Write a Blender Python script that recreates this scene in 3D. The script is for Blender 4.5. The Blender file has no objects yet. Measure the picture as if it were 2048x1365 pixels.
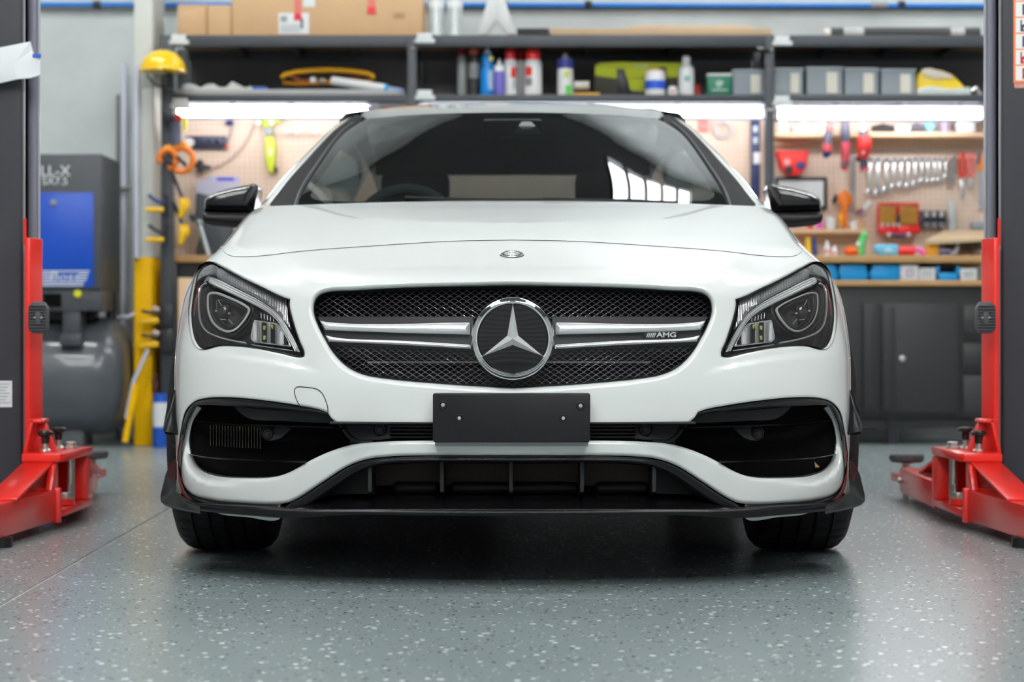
import bpy, bmesh, math, random
import numpy as np
from mathutils import Vector, Matrix
from mathutils.geometry import delaunay_2d_cdt

random.seed(7)
sc = bpy.context.scene
COL = sc.collection
# ------------------------------------------------------------------ camera
LENS = 70.0
F = LENS / 36.0 * 2048.0          # focal length in pixels of the 2048 px frame
CX, CY = 1024.0, 682.5
CAMY, CAMZ = -4.55, 0.57
cam = bpy.data.cameras.new('camera')
cam.lens = LENS; cam.sensor_width = 36.0
cam.clip_start = 0.05; cam.clip_end = 100
cam.dof.use_dof = True
cam.dof.focus_distance = 4.72
cam.dof.aperture_fstop = 3.5
cam_o = bpy.data.objects.new('camera', cam); COL.objects.link(cam_o)
cam_o.location = (0, CAMY, CAMZ); cam_o.rotation_euler = (math.pi / 2, 0, 0)
sc.camera = cam_o
# ------------------------------------------------------------------ world, exposure
w = bpy.data.worlds.new('world'); sc.world = w; w.use_nodes = True
w.node_tree.nodes['Background'].inputs[0].default_value = (0.75, 0.85, 1.0, 1)
w.node_tree.nodes['Background'].inputs[1].default_value = 0.4
vs = sc.view_settings
vs.view_transform = 'Standard'; vs.look = 'None'; vs.gamma = 1.0; vs.use_curve_mapping = False
vs.exposure = 0.0
sc.cycles.use_denoising = True
sc.cycles.max_bounces = 6
sc.cycles.use_adaptive_sampling = True
sc.cycles.adaptive_threshold = 0.035
sc.cycles.diffuse_bounces = 3
sc.cycles.glossy_bounces = 3
sc.cycles.transmission_bounces = 4
sc.cycles.transparent_max_bounces = 8
sc.cycles.sample_clamp_indirect = 6.0
LAMP = 172.0
TUBE = 42.0
DAY = 20.0           # radiance of the daylight behind the high windows

# ------------------------------------------------------------------ materials
MATS = {}
def P(name, col, rough=0.5, metal=0.0, coat=0.0, coat_rough=0.03, noise=0.0, nscale=6.0, bump=0.0, bscale=60.0,
      emit=None, estr=0.0, alpha=None, spec=0.5, trans=0.0, ior=1.45):
    if name in MATS: return MATS[name]
    m = bpy.data.materials.new(name); m.use_nodes = True
    nt = m.node_tree; b = nt.nodes['Principled BSDF']
    c = tuple(col) + (1,)
    b.inputs['Base Color'].default_value = c
    b.inputs['Roughness'].default_value = rough
    b.inputs['Metallic'].default_value = metal
    b.inputs['Coat Weight'].default_value = coat
    b.inputs['Coat Roughness'].default_value = coat_rough
    b.inputs['Specular IOR Level'].default_value = spec
    b.inputs['Transmission Weight'].default_value = trans
    b.inputs['IOR'].default_value = ior
    if noise or bump:
        tc = nt.nodes.new('ShaderNodeTexCoord')
    if noise:
        n = nt.nodes.new('ShaderNodeTexNoise'); n.inputs['Scale'].default_value = nscale; n.inputs['Detail'].default_value = 5
        nt.links.new(tc.outputs['Object'], n.inputs['Vector'])
        r = nt.nodes.new('ShaderNodeMapRange'); r.inputs[3].default_value = 1 - noise; r.inputs[4].default_value = 1 + noise
        nt.links.new(n.outputs['Fac'], r.inputs[0])
        x = nt.nodes.new('ShaderNodeVectorMath'); x.operation = 'SCALE'; x.inputs[0].default_value = col
        nt.links.new(r.outputs[0], x.inputs['Scale'])
        nt.links.new(x.outputs[0], b.inputs['Base Color'])
    if bump:
        n2 = nt.nodes.new('ShaderNodeTexNoise'); n2.inputs['Scale'].default_value = bscale; n2.inputs['Detail'].default_value = 3
        nt.links.new(tc.outputs['Object'], n2.inputs['Vector'])
        bp = nt.nodes.new('ShaderNodeBump'); bp.inputs['Strength'].default_value = bump; bp.inputs['Distance'].default_value = 0.002
        nt.links.new(n2.outputs['Fac'], bp.inputs['Height'])
        nt.links.new(bp.outputs[0], b.inputs['Normal'])
    if emit is not None:
        b.inputs['Emission Color'].default_value = tuple(emit) + (1,)
        b.inputs['Emission Strength'].default_value = estr
    if alpha is not None: b.inputs['Alpha'].default_value = alpha
    MATS[name] = m
    return m

def clear_mat(name, tint, ior=1.5, boost=1.0, rough=0.0, spec=(1, 1, 1)):
    """thin clear sheet: tinted see-through plus a fresnel mirror"""
    if name in MATS: return MATS[name]
    m = bpy.data.materials.new(name); m.use_nodes = True
    nt = m.node_tree; nt.nodes.clear()
    o = nt.nodes.new('ShaderNodeOutputMaterial')
    mix = nt.nodes.new('ShaderNodeMixShader')
    t = nt.nodes.new('ShaderNodeBsdfTransparent'); t.inputs[0].default_value = tuple(tint) + (1,)
    g = nt.nodes.new('ShaderNodeBsdfGlossy'); g.inputs['Roughness'].default_value = rough; g.inputs[0].default_value = tuple(spec) + (1,)
    fr = nt.nodes.new('ShaderNodeFresnel'); fr.inputs[0].default_value = ior
    mu = nt.nodes.new('ShaderNodeMath'); mu.operation = 'MULTIPLY'; mu.inputs[1].default_value = boost; mu.use_clamp = True
    nt.links.new(fr.outputs[0], mu.inputs[0]); nt.links.new(mu.outputs[0], mix.inputs[0])
    nt.links.new(t.outputs[0], mix.inputs[1]); nt.links.new(g.outputs[0], mix.inputs[2])
    nt.links.new(mix.outputs[0], o.inputs[0])
    MATS[name] = m
    return m

def floor_mat():
    m = bpy.data.materials.new('epoxy_floor'); m.use_nodes = True
    nt = m.node_tree; b = nt.nodes['Principled BSDF']; L = nt.links.new
    tc = nt.nodes.new('ShaderNodeTexCoord')
    def N(t, **k):
        n = nt.nodes.new(t)
        for a, v in k.items(): setattr(n, a, v)
        return n
    base = N('ShaderNodeRGB'); base.outputs[0].default_value = (0.235, 0.285, 0.29, 1)
    col = base.outputs[0]
    nz = N('ShaderNodeTexNoise'); nz.inputs['Scale'].default_value = 1.3; nz.inputs['Detail'].default_value = 2
    L(tc.outputs['Object'], nz.inputs['Vector'])
    mr = N('ShaderNodeMapRange'); mr.inputs[3].default_value = .9; mr.inputs[4].default_value = 1.1
    L(nz.outputs['Fac'], mr.inputs[0])
    sca = N('ShaderNodeVectorMath', operation='SCALE'); L(col, sca.inputs[0]); L(mr.outputs[0], sca.inputs['Scale'])
    col = sca.outputs[0]
    # chips: voronoi cells of different sizes, only some of the cells carry a chip
    for scale, size, share, c, seed in ((42, .20, .93, (.78, .86, .86, 1), 0.0), (44, .18, .91, (.02, .025, .03, 1), 3.3),
                                        (80, .22, .93, (.60, .68, .68, 1), 7.1), (85, .22, .91, (.03, .035, .04, 1), 11.7), (27, .15, .945, (.82, .88, .88, 1), 17.0)):
        mp = N('ShaderNodeMapping'); mp.inputs['Location'].default_value = (seed, seed * .7, 0)
        L(tc.outputs['Object'], mp.inputs[0])
        v = N('ShaderNodeTexVoronoi'); v.inputs['Scale'].default_value = scale
        v.voronoi_dimensions = '2D'
        nw = N('ShaderNodeTexNoise'); nw.inputs['Scale'].default_value = scale * 2
        L(mp.outputs[0], nw.inputs['Vector'])
        ad = N('ShaderNodeVectorMath', operation='MULTIPLY_ADD'); L(nw.outputs['Color'], ad.inputs[0]); ad.inputs[1].default_value = (.25 / scale,) * 3; L(mp.outputs[0], ad.inputs[2])
        L(ad.outputs[0], v.inputs['Vector'])
        lt = N('ShaderNodeMath', operation='LESS_THAN'); L(v.outputs['Distance'], lt.inputs[0]); lt.inputs[1].default_value = size
        sep = N('ShaderNodeSeparateColor'); L(v.outputs['Color'], sep.inputs[0])
        gt = N('ShaderNodeMath', operation='GREATER_THAN'); L(sep.outputs[2], gt.inputs[0]); gt.inputs[1].default_value = share
        mu = N('ShaderNodeMath', operation='MULTIPLY'); L(lt.outputs[0], mu.inputs[0]); L(gt.outputs[0], mu.inputs[1])
        mx = N('ShaderNodeMix', data_type='RGBA'); L(mu.outputs[0], mx.inputs[0]); L(col, mx.inputs[6]); mx.inputs[7].default_value = c
        col = mx.outputs[2]
    L(col, b.inputs['Base Color'])
    b.inputs['Roughness'].default_value = 0.27
    b.inputs['Specular IOR Level'].default_value = 0.8
    return m

def peg_mat():
    """hardboard with a square field of drilled holes 25 mm apart"""
    m = bpy.data.materials.new('pegboard'); m.use_nodes = True
    nt = m.node_tree; b = nt.nodes['Principled BSDF']; L = nt.links.new
    tc = nt.nodes.new('ShaderNodeTexCoord')
    sc_ = nt.nodes.new('ShaderNodeVectorMath'); sc_.operation = 'SCALE'; sc_.inputs['Scale'].default_value = 1 / .0254 / 1.2
    L(tc.outputs['Object'], sc_.inputs[0])
    fr = nt.nodes.new('ShaderNodeVectorMath'); fr.operation = 'FRACTION'; L(sc_.outputs[0], fr.inputs[0])
    sb = nt.nodes.new('ShaderNodeVectorMath'); sb.operation = 'SUBTRACT'; L(fr.outputs[0], sb.inputs[0]); sb.inputs[1].default_value = (.5, .5, .5)
    ml = nt.nodes.new('ShaderNodeVectorMath'); ml.operation = 'MULTIPLY'; L(sb.outputs[0], ml.inputs[0]); ml.inputs[1].default_value = (1, 0, 1)
    ln = nt.nodes.new('ShaderNodeVectorMath'); ln.operation = 'LENGTH'; L(ml.outputs[0], ln.inputs[0])
    lt = nt.nodes.new('ShaderNodeMath'); lt.operation = 'LESS_THAN'; L(ln.outputs['Value'], lt.inputs[0]); lt.inputs[1].default_value = .14
    mx = nt.nodes.new('ShaderNodeMix'); mx.data_type = 'RGBA'; L(lt.outputs[0], mx.inputs[0])
    mx.inputs[6].default_value = (.78, .61, .49, 1); mx.inputs[7].default_value = (.40, .27, .19, 1)
    L(mx.outputs[2], b.inputs['Base Color']); b.inputs['Roughness'].default_value = .6
    return m

# ------------------------------------------------------------------ mesh builder
def place(o, parent):
    """origin to the bottom centre, then parent without moving"""
    me = o.data
    n = len(me.vertices)
    co = np.empty(n * 3); me.vertices.foreach_get('co', co); co = co.reshape(-1, 3)
    c = np.array([(co[:, 0].min() + co[:, 0].max()) / 2, (co[:, 1].min() + co[:, 1].max()) / 2, co[:, 2].min()])
    co -= c
    me.vertices.foreach_set('co', co.ravel()); me.update()
    if parent is None:
        o.location = c
    else:
        o.parent = parent
        q = parent; base = Vector((0, 0, 0))
        while q is not None:
            base += Vector(q.location); q = q.parent
        o.location = Vector(c) - base
    return o

class MB:
    def __init__(s): s.v = []; s.f = []
    def add(s, vs_, fs_):
        k = len(s.v); s.v += [tuple(map(float, p)) for p in vs_]; s.f += [tuple(i + k for i in f) for f in fs_]; return s
    def box(s, x0, x1, y0, y1, z0, z1, rz=0, ry=0, rx=0, piv=None):
        vs_ = [(x, y, z) for z in (z0, z1) for y in (y0, y1) for x in (x0, x1)]
        if rz or ry or rx:
            c = Vector(piv) if piv else Vector(((x0 + x1) / 2, (y0 + y1) / 2, (z0 + z1) / 2))
            R = Matrix.Rotation(rz, 3, 'Z') @ Matrix.Rotation(ry, 3, 'Y') @ Matrix.Rotation(rx, 3, 'X')
            vs_ = [tuple(c + R @ (Vector(p) - c)) for p in vs_]
        return s.add(vs_, [(0, 2, 3, 1), (4, 5, 7, 6), (0, 1, 5, 4), (2, 6, 7, 3), (0, 4, 6, 2), (1, 3, 7, 5)])
    def cyl(s, p0, p1, r0, r1=None, n=16, caps=True):
        r1 = r0 if r1 is None else r1
        p0, p1 = Vector(p0), Vector(p1); d = (p1 - p0).normalized()
        a = d.orthogonal().normalized(); b = d.cross(a)
        vs_ = []
        for p, r in ((p0, r0), (p1, r1)):
            for i in range(n):
                t = 2 * math.pi * i / n; vs_.append(tuple(p + (a * math.cos(t) + b * math.sin(t)) * r))
        fs_ = [(i, (i + 1) % n, n + (i + 1) % n, n + i) for i in range(n)]
        if caps: fs_ += [tuple(range(n - 1, -1, -1)), tuple(range(n, 2 * n))]
        return s.add(vs_, fs_)
    def lathe(s, prof, c=(0, 0, 0), axis='Z', n=24, closed=False):
        vs_ = []
        for r, h in prof:
            for i in range(n):
                t = 2 * math.pi * i / n; a, b = r * math.cos(t), r * math.sin(t)
                p = {'Z': (a, b, h), 'X': (h, a, b), 'Y': (a, h, -b)}[axis]
                vs_.append((p[0] + c[0], p[1] + c[1], p[2] + c[2]))
        m = len(prof); fs_ = []
        for j in range(m if closed else m - 1):
            k = (j + 1) % m
            for i in range(n):
                fs_.append((j * n + i, j * n + (i + 1) % n, k * n + (i + 1) % n, k * n + i))
        if not closed:
            if prof[0][0] > 1e-6: fs_.append(tuple(range(n - 1, -1, -1)))
            if prof[-1][0] > 1e-6: fs_.append(tuple(range((m - 1) * n, m * n)))
        return s.add(vs_, fs_)
    def tube(s, path, r, n=8, closed=False, caps=True, flat=1.0):
        pts = [Vector(p) for p in path]; m = len(pts); vs_ = []
        up = None
        for i, p in enumerate(pts):
            a = pts[(i - 1) % m] if (closed or i > 0) else p
            b = pts[(i + 1) % m] if (closed or i < m - 1) else p
            d = (b - a).normalized()
            if up is None: up = d.orthogonal().normalized()
            up = (up - d * up.dot(d)); up = up.normalized() if up.length > 1e-6 else d.orthogonal().normalized()
            q = d.cross(up)
            rr = r[i] if isinstance(r, (list, tuple)) else r
            for k in range(n):
                t = 2 * math.pi * k / n; vs_.append(tuple(p + (up * math.cos(t) + q * math.sin(t) * flat) * rr))
        fs_ = []
        for i in range(m if closed else m - 1):
            j = (i + 1) % m
            for k in range(n): fs_.append((i * n + k, i * n + (k + 1) % n, j * n + (k + 1) % n, j * n + k))
        if caps and not closed: fs_ += [tuple(range(n - 1, -1, -1)), tuple(range((m - 1) * n, m * n))]
        return s.add(vs_, fs_)
    def prism(s, poly, a, b, axis='Y'):
        """poly in (x,z) for axis Y, (y,z) for X, (x,y) for Z, extruded from a to b"""
        def mk(p, h): return {'Y': (p[0], h, p[1]), 'X': (h, p[0], p[1]), 'Z': (p[0], p[1], h)}[axis]
        n = len(poly)
        vs_ = [mk(p, a) for p in poly] + [mk(p, b) for p in poly]
        return s.add(vs_, [tuple(range(n)), tuple(range(2 * n - 1, n - 1, -1))] + [(i, n + i, n + (i + 1) % n, (i + 1) % n) for i in range(n)])
    def ball(s, c, rx, ry=None, rz=None, n=16, m=10, z0=-1.0, z1=1.0):
        ry = rx if ry is None else ry; rz = rx if rz is None else rz
        a0, a1 = math.asin(z0), math.asin(z1); vs_ = []; fs_ = []
        for j in range(m + 1):
            a = a0 + (a1 - a0) * j / m
            for i in range(n):
                t = 2 * math.pi * i / n
                vs_.append((c[0] + rx * math.cos(a) * math.cos(t), c[1] + ry * math.cos(a) * math.sin(t), c[2] + rz * math.sin(a)))
        for j in range(m):
            for i in range(n): fs_.append((j * n + i, j * n + (i + 1) % n, (j + 1) * n + (i + 1) % n, (j + 1) * n + i))
        if z0 > -1: fs_.append(tuple(range(n - 1, -1, -1)))
        if z1 < 1: fs_.append(tuple(range(m * n, (m + 1) * n)))
        return s.add(vs_, fs_)
    def build(s, name, mat, parent=None, bevel=0.0, seg=2, angle=38, kind=None):
        me = bpy.data.meshes.new(name)
        me.from_pydata(s.v, [], s.f)
        bm = bmesh.new(); bm.from_mesh(me)
        bmesh.ops.remove_doubles(bm, verts=bm.verts, dist=1e-6)
        bmesh.ops.recalc_face_normals(bm, faces=bm.faces)
        if bevel > 0:
            es = [e for e in bm.edges if len(e.link_faces) == 2 and e.calc_face_angle(0) > math.radians(30)]
            bmesh.ops.bevel(bm, geom=es, offset=bevel, segments=seg, profile=.5, affect='EDGES', clamp_overlap=True)
        bm.to_mesh(me); bm.free()
        me.polygons.foreach_set('use_smooth', [True] * len(me.polygons))
        me.set_sharp_from_angle(angle=math.radians(angle))
        me.materials.append(mat)
        o = bpy.data.objects.new(name, me); COL.objects.link(o)
        place(o, parent)
        if kind: o['kind'] = kind
        return o

def tag(o, label, cat, group=None):
    o['label'] = label; o['category'] = cat
    if group: o['group'] = group
    return o
def thing(name, label, cat, loc, group=None):
    o = bpy.data.objects.new(name, None); COL.objects.link(o); o.empty_display_size = .1
    o.location = loc
    return tag(o, label, cat, group)
def struct(o): o['kind'] = 'structure'; return o

def W(px, py, Y):
    D = Y - CAMY
    return ((px - CX) * D / F, Y, CAMZ - (py - CY) * D / F)
def X_(px, Y): return (px - CX) * (Y - CAMY) / F
def Z_(py, Y): return CAMZ - (py - CY) * (Y - CAMY) / F
def R_(n, Y): return n * (Y - CAMY) / F            # a length of n pixels at distance Y
def bx(mb, px0, py0, px1, py1, Y, dep, **k):
    return mb.box(X_(px0, Y), X_(px1, Y), Y, Y + dep, Z_(py1, Y), Z_(py0, Y), **k)
def poly(pts, Y): return [(X_(p[0], Y), Z_(p[1], Y)) for p in pts]

def text_mesh(name, txt, size, mat, parent, loc, depth=.001, shear=0.0, sx=1.0, align='CENTER', bold=0.0):
    cu = bpy.data.curves.new(name, 'FONT'); cu.body = txt; cu.size = size; cu.extrude = depth; cu.shear = shear; cu.offset = bold
    cu.align_x = align; cu.align_y = 'CENTER'; cu.resolution_u = 3
    t = bpy.data.objects.new(name + '_tmp', cu); COL.objects.link(t)
    dg = bpy.context.evaluated_depsgraph_get()
    me = bpy.data.meshes.new_from_object(t.evaluated_get(dg))
    bpy.data.objects.remove(t); bpy.data.curves.remove(cu)
    for v in me.vertices: v.co = (v.co.x * sx + loc[0], loc[1] - v.co.z, v.co.y + loc[2])
    me.name = name; me.materials.clear(); me.materials.append(mat)
    o = bpy.data.objects.new(name, me); COL.objects.link(o)
    return place(o, parent)

# ------------------------------------------------------------------ curves and trimmed patches
def cr(pts, closed=False, step=6.0):
    """smooth curve through points; a third value marks a corner"""
    n = len(pts); P_ = [np.array(p[:2], float) for p in pts]; C = [len(p) > 2 for p in pts]
    if not closed: C[0] = C[-1] = True
    out = []
    rng = n if closed else n - 1
    for i in range(rng):
        a, b = P_[i], P_[(i + 1) % n]
        p0 = P_[(i - 1) % n] if not C[i] else a - (b - a)
        p3 = P_[(i + 2) % n] if not C[(i + 1) % n] else b + (b - a)
        m = max(1, int(np.linalg.norm(b - a) / step + .5))
        # centripetal-ish catmull rom
        d1 = max(np.linalg.norm(b - a), 1e-6); d0 = max(np.linalg.norm(a - p0), 1e-6); d2 = max(np.linalg.norm(p3 - b), 1e-6)
        t1 = (a - p0) / d0 * .5 + (b - a) / d1 * .5 if not C[i] else (b - a) / d1
        t2 = (b - a) / d1 * .5 + (p3 - b) / d2 * .5 if not C[(i + 1) % n] else (b - a) / d1
        for k in range(m):
            t = k / m; h = t * t * t; q = t * t
            out.append((2 * h - 3 * q + 1) * a + (h - 2 * q + t) * t1 * d1 + (3 * q - 2 * h) * b + (h - q) * t2 * d1)
    if not closed: out.append(P_[-1])
    return np.array(out)
def resample(pl, step, closed=True):
    pl = np.asarray(pl, float)
    q = np.vstack([pl, pl[:1]]) if closed else pl
    out = []
    for a, b in zip(q[:-1], q[1:]):
        m = max(1, int(math.ceil(np.linalg.norm(b - a) / step)))
        for k in range(m): out.append(a + (b - a) * k / m)
    if not closed: out.append(q[-1])
    return np.array(out)
def pip(pl, pts):
    pts = np.asarray(pts, float); o = np.argsort(pts[:, 1], kind='stable'); x = pts[o, 0]; y = pts[o, 1]
    ins = np.zeros(len(pts), bool); a = np.asarray(pl); b = np.roll(a, -1, 0)
    lo = np.searchsorted(y, np.minimum(a[:, 1], b[:, 1]), 'left'); hi = np.searchsorted(y, np.maximum(a[:, 1], b[:, 1]), 'left')
    for (x0, y0), (x1, y1), i, j in zip(a, b, lo, hi):
        if y0 == y1 or i >= j: continue
        ins[i:j] ^= x[i:j] < (x1 - x0) * (y[i:j] - y0) / (y1 - y0) + x0
    r = np.empty(len(pts), bool); r[o] = ins
    return r
def near(loops, pts, R):
    """distance to closed loops, exact up to R, R beyond"""
    A = np.vstack(loops); B = np.vstack([np.roll(l, -1, 0) for l in loops])
    o = pts.min(0) - R; cell = {}
    lo = np.floor((np.minimum(A, B) - R - o) / R).astype(int); hi = np.floor((np.maximum(A, B) + R - o) / R).astype(int)
    for k in range(len(A)):
        for i in range(lo[k, 0], hi[k, 0] + 1):
            for j in range(lo[k, 1], hi[k, 1] + 1): cell.setdefault((i, j), []).append(k)
    d = np.full(len(pts), float(R)); c = np.floor((pts - o) / R).astype(int)
    key = c[:, 0] * 100003 + c[:, 1]; od = np.argsort(key, kind='stable'); ks = key[od]
    cuts = np.flatnonzero(np.diff(ks)) + 1
    for g in np.split(od, cuts):
        sg = cell.get((c[g[0], 0], c[g[0], 1]))
        if not sg: continue
        p = pts[g][:, None, :]; a = A[sg][None]; e = B[sg][None] - a
        t = np.clip(((p - a) * e).sum(2) / np.maximum((e * e).sum(2), 1e-12), 0, 1)
        q = p - a - t[..., None] * e
        d[g] = np.minimum(d[g], np.sqrt((q * q).sum(2).min(1)))
    return d
def sdist(pl, pts, closed=True):
    a = pl if closed else pl[:-1]; b = np.roll(pl, -1, 0) if closed else pl[1:]
    d = np.full(len(pts), 1e18)
    for p, q in zip(a, b):
        e = q - p; l2 = e @ e
        if l2 < 1e-12: continue
        t = np.clip(((pts - p) @ e) / l2, 0, 1)
        r = pts - p - t[:, None] * e
        d = np.minimum(d, (r * r).sum(1))
    return np.sqrt(d)
def pchip(tab):
    tab = sorted(tab); x = np.array([t[0] for t in tab], float); y = np.array([t[1] for t in tab], float)
    h = np.diff(x); dl = np.diff(y) / h; m = np.zeros(len(x))
    for i in range(1, len(x) - 1):
        if dl[i - 1] * dl[i] > 0:
            w1 = 2 * h[i] + h[i - 1]; w2 = h[i] + 2 * h[i - 1]
            m[i] = (w1 + w2) / (w1 / dl[i - 1] + w2 / dl[i])
    m[0] = dl[0]; m[-1] = dl[-1]
    def f(q):
        q = np.asarray(q, float); i = np.clip(np.searchsorted(x, q) - 1, 0, len(x) - 2)
        t = (q - x[i]) / h[i]; lo = q < x[0]; hi = q > x[-1]; tt = np.clip(t, 0, 1)
        r = (2 * tt**3 - 3 * tt**2 + 1) * y[i] + (tt**3 - 2 * tt**2 + tt) * h[i] * m[i] + (3 * tt**2 - 2 * tt**3) * y[i + 1] + (tt**3 - tt**2) * h[i] * m[i + 1]
        r = np.where(lo, y[0] + (q - x[0]) * m[0], r); r = np.where(hi, y[-1] + (q - x[-1]) * m[-1], r)
        return r
    return f

def patch(name, outline, holes, pos, mat, parent, step=10.0, bstep=5.0, pil=None, wall=0.0, wdir=(0, 1, 0), extra=None, eps=1.5, rimsel=None):
    """Triangulated sheet: 2-D outline with holes, lifted to space by pos(points)->xyz.  pil=(height,width) rounds the
    rim; wall extrudes the rim along wdir; extra gives interior points."""
    outl = resample(outline, bstep); hl = [resample(h, bstep) for h in holes]
    loops = [outl] + hl
    rim = loops if rimsel is None else [loops[i] for i in rimsel]
    def full(pts):
        p = pos(pts)
        if pil:
            d = near(rim, pts, pil[1])
            t = np.clip(d / pil[1], 0, 1)
            p = p.copy(); dy = pil[0] * (1 - np.sqrt(np.clip(1 - (1 - t)**2, 0, 1)))
            p += dy[:, None] * np.array(wdir)
        return p
    if extra is None:
        x0, y0 = outl.min(0); x1, y1 = outl.max(0)
        gx, gy = np.meshgrid(np.arange(x0 + step * .37, x1, step), np.arange(y0 + step * .41, y1, step))
        gx = gx + (np.arange(gx.shape[0]) % 2)[:, None] * step * .5
        ex = np.c_[gx.ravel(), gy.ravel()]
    else: ex = np.asarray(extra, float)
    keep = pip(outl, ex)
    for h in hl: keep &= ~pip(h, ex)
    ex = ex[keep]
    R0 = max(.45 * bstep, (pil[1] * 1.2 if pil else 0))
    if len(ex): ex = ex[near(loops, ex, R0 * 1.01) > R0]
    rings = []
    if pil:
        for l in rim:
            nx = np.roll(l, -1, 0) - np.roll(l, 1, 0); nx = np.c_[-nx[:, 1], nx[:, 0]]; nx /= np.maximum(np.linalg.norm(nx, axis=1), 1e-9)[:, None]
            ar = (l[:, 0] * np.roll(l[:, 1], -1) - np.roll(l[:, 0], -1) * l[:, 1]).sum()
            sg = (1 if ar > 0 else -1) * (1 if l is outl else -1)
            for k in (.12, .35, .65, 1.0):
                q = l + nx * sg * pil[1] * k
                rings.append(q[near(loops, q, pil[1] * 1.01) > pil[1] * k * .85])
        rings = [np.vstack(rings)]
        ok = pip(outl, rings[0])
        for h in hl: ok &= ~pip(h, rings[0])
        rings = [rings[0][ok]]
    pts = np.vstack([outl] + hl + [ex] + rings)
    edges = []; k = 0
    for l in loops:
        n = len(l); edges += [(k + i, k + (i + 1) % n) for i in range(n)]; k += n
    ov, oe, of, _, _, _ = delaunay_2d_cdt([Vector(p) for p in pts], edges, [], 0, 1e-5)
    V = np.array([(p[0], p[1]) for p in ov]); T = np.array(of)
    c = V[T].mean(1); ins = pip(outl, c)
    for h in hl: ins &= ~pip(h, c)
    T = T[ins]
    p3 = full(V)
    eu = np.array([eps, 0.]); ev = np.array([0., eps])
    du = full(V + eu) - full(V - eu); dv = full(V + ev) - full(V - ev)
    nn = np.cross(du, dv); ln = np.linalg.norm(nn, axis=1); nn /= np.maximum(ln, 1e-12)[:, None]
    # orient: triangles agree with the analytic normal; outward is against wdir
    wd = np.array(wdir, float)
    vw = p3 - np.array([0, CAMY, CAMZ]) if tuple(wdir) == (0, 1, 0) else np.tile(wd, (len(p3), 1))
    nn[(nn * vw).sum(1) > 0] *= -1
    fn = np.cross(p3[T[:, 1]] - p3[T[:, 0]], p3[T[:, 2]] - p3[T[:, 0]])
    fl = (fn * nn[T].mean(1)).sum(1) < 0
    T[fl] = T[fl][:, ::-1]
    verts = [tuple(p) for p in p3]; faces = [tuple(int(i) for i in t) for t in T]; nor = [tuple(n) for n in nn]
    if wall:
        cnt = {}
        for t in faces:
            for i in range(3):
                e = (t[i], t[(i + 1) % 3]); cnt[e] = 1
        bd = [e for e in cnt if (e[1], e[0]) not in cnt]
        m = {}
        def dupv(i, back):
            key = (i, back)
            if key not in m:
                m[key] = len(verts)
                q = p3[i] + (wd * wall if back else 0)
                verts.append(tuple(q)); nor.append((0, 0, 0))
            return m[key]
        for a, b in bd: faces.append((dupv(b, 0), dupv(a, 0), dupv(a, 1), dupv(b, 1)))
    me = bpy.data.meshes.new(name); me.from_pydata(verts, [], faces); me.update()
    me.polygons.foreach_set('use_smooth', [True] * len(faces))
    if wall:
        vn = [tuple(v.normal) for v in me.vertices]
        nor = [vn[i] if nor[i] == (0, 0, 0) else nor[i] for i in range(len(nor))]
    me.normals_split_custom_set_from_vertices(nor)
    me.materials.append(mat)
    o = bpy.data.objects.new(name, me); COL.objects.link(o)
    return place(o, parent)

def lip(name, loop, pos, prof, mat, parent, closed=True, inward=True):
    """strip that follows a trimmed rim: prof = (inset px, extra depth m) pairs"""
    l = np.asarray(loop, float)
    t = np.roll(l, -1, 0) - np.roll(l, 1, 0); n = np.c_[-t[:, 1], t[:, 0]]; n /= np.maximum(np.linalg.norm(n, axis=1), 1e-9)[:, None]
    test = l + n * .5
    if pip(l, test).mean() < .5: n = -n
    if not inward: n = -n
    mb = MB(); N = len(l); rows = []
    base = pos(l)
    for ins, dp in prof:
        q = pos(l + n * ins); q[:, 1] = base[:, 1] + dp if dp is not None else q[:, 1]
        D0 = base[:, 1] - CAMY; D1 = q[:, 1] - CAMY
        uv = l + n * ins
        q[:, 0] = uv[:, 0] * D1 / F + X0; q[:, 2] = CAMZ - (uv[:, 1] - CY) * D1 / F
        rows.append(q)
    vs_ = [tuple(p) for r in rows for p in r]
    fs_ = []
    for j in range(len(rows) - 1):
        for i in range(N if closed else N - 1):
            fs_.append((j * N + i, j * N + (i + 1) % N, (j + 1) * N + (i + 1) % N, (j + 1) * N + i))
    mb.add(vs_, fs_)
    return mb.build(name, mat, parent, angle=60)

# ================================================================== the room
M_conc = P('concrete_panel', (.50, .54, .54), .85, noise=.22, nscale=3.0, bump=.15, bscale=30)
M_wall = P('painted_wall', (.50, .50, .49), .7, noise=.05)
M_ceil = P('ceiling_steel', (.12, .125, .13), .55, noise=.1)
M_beam = P('ceiling_beam_paint', (.04, .042, .045), .5, noise=.1)
M_floor = floor_mat()
M_seal = P('joint_sealant', (.42, .44, .43), .8, noise=.45, nscale=40)
RX, RY0, RY1, RZ = 7.5, -9.0, 7.1, 5.75

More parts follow.
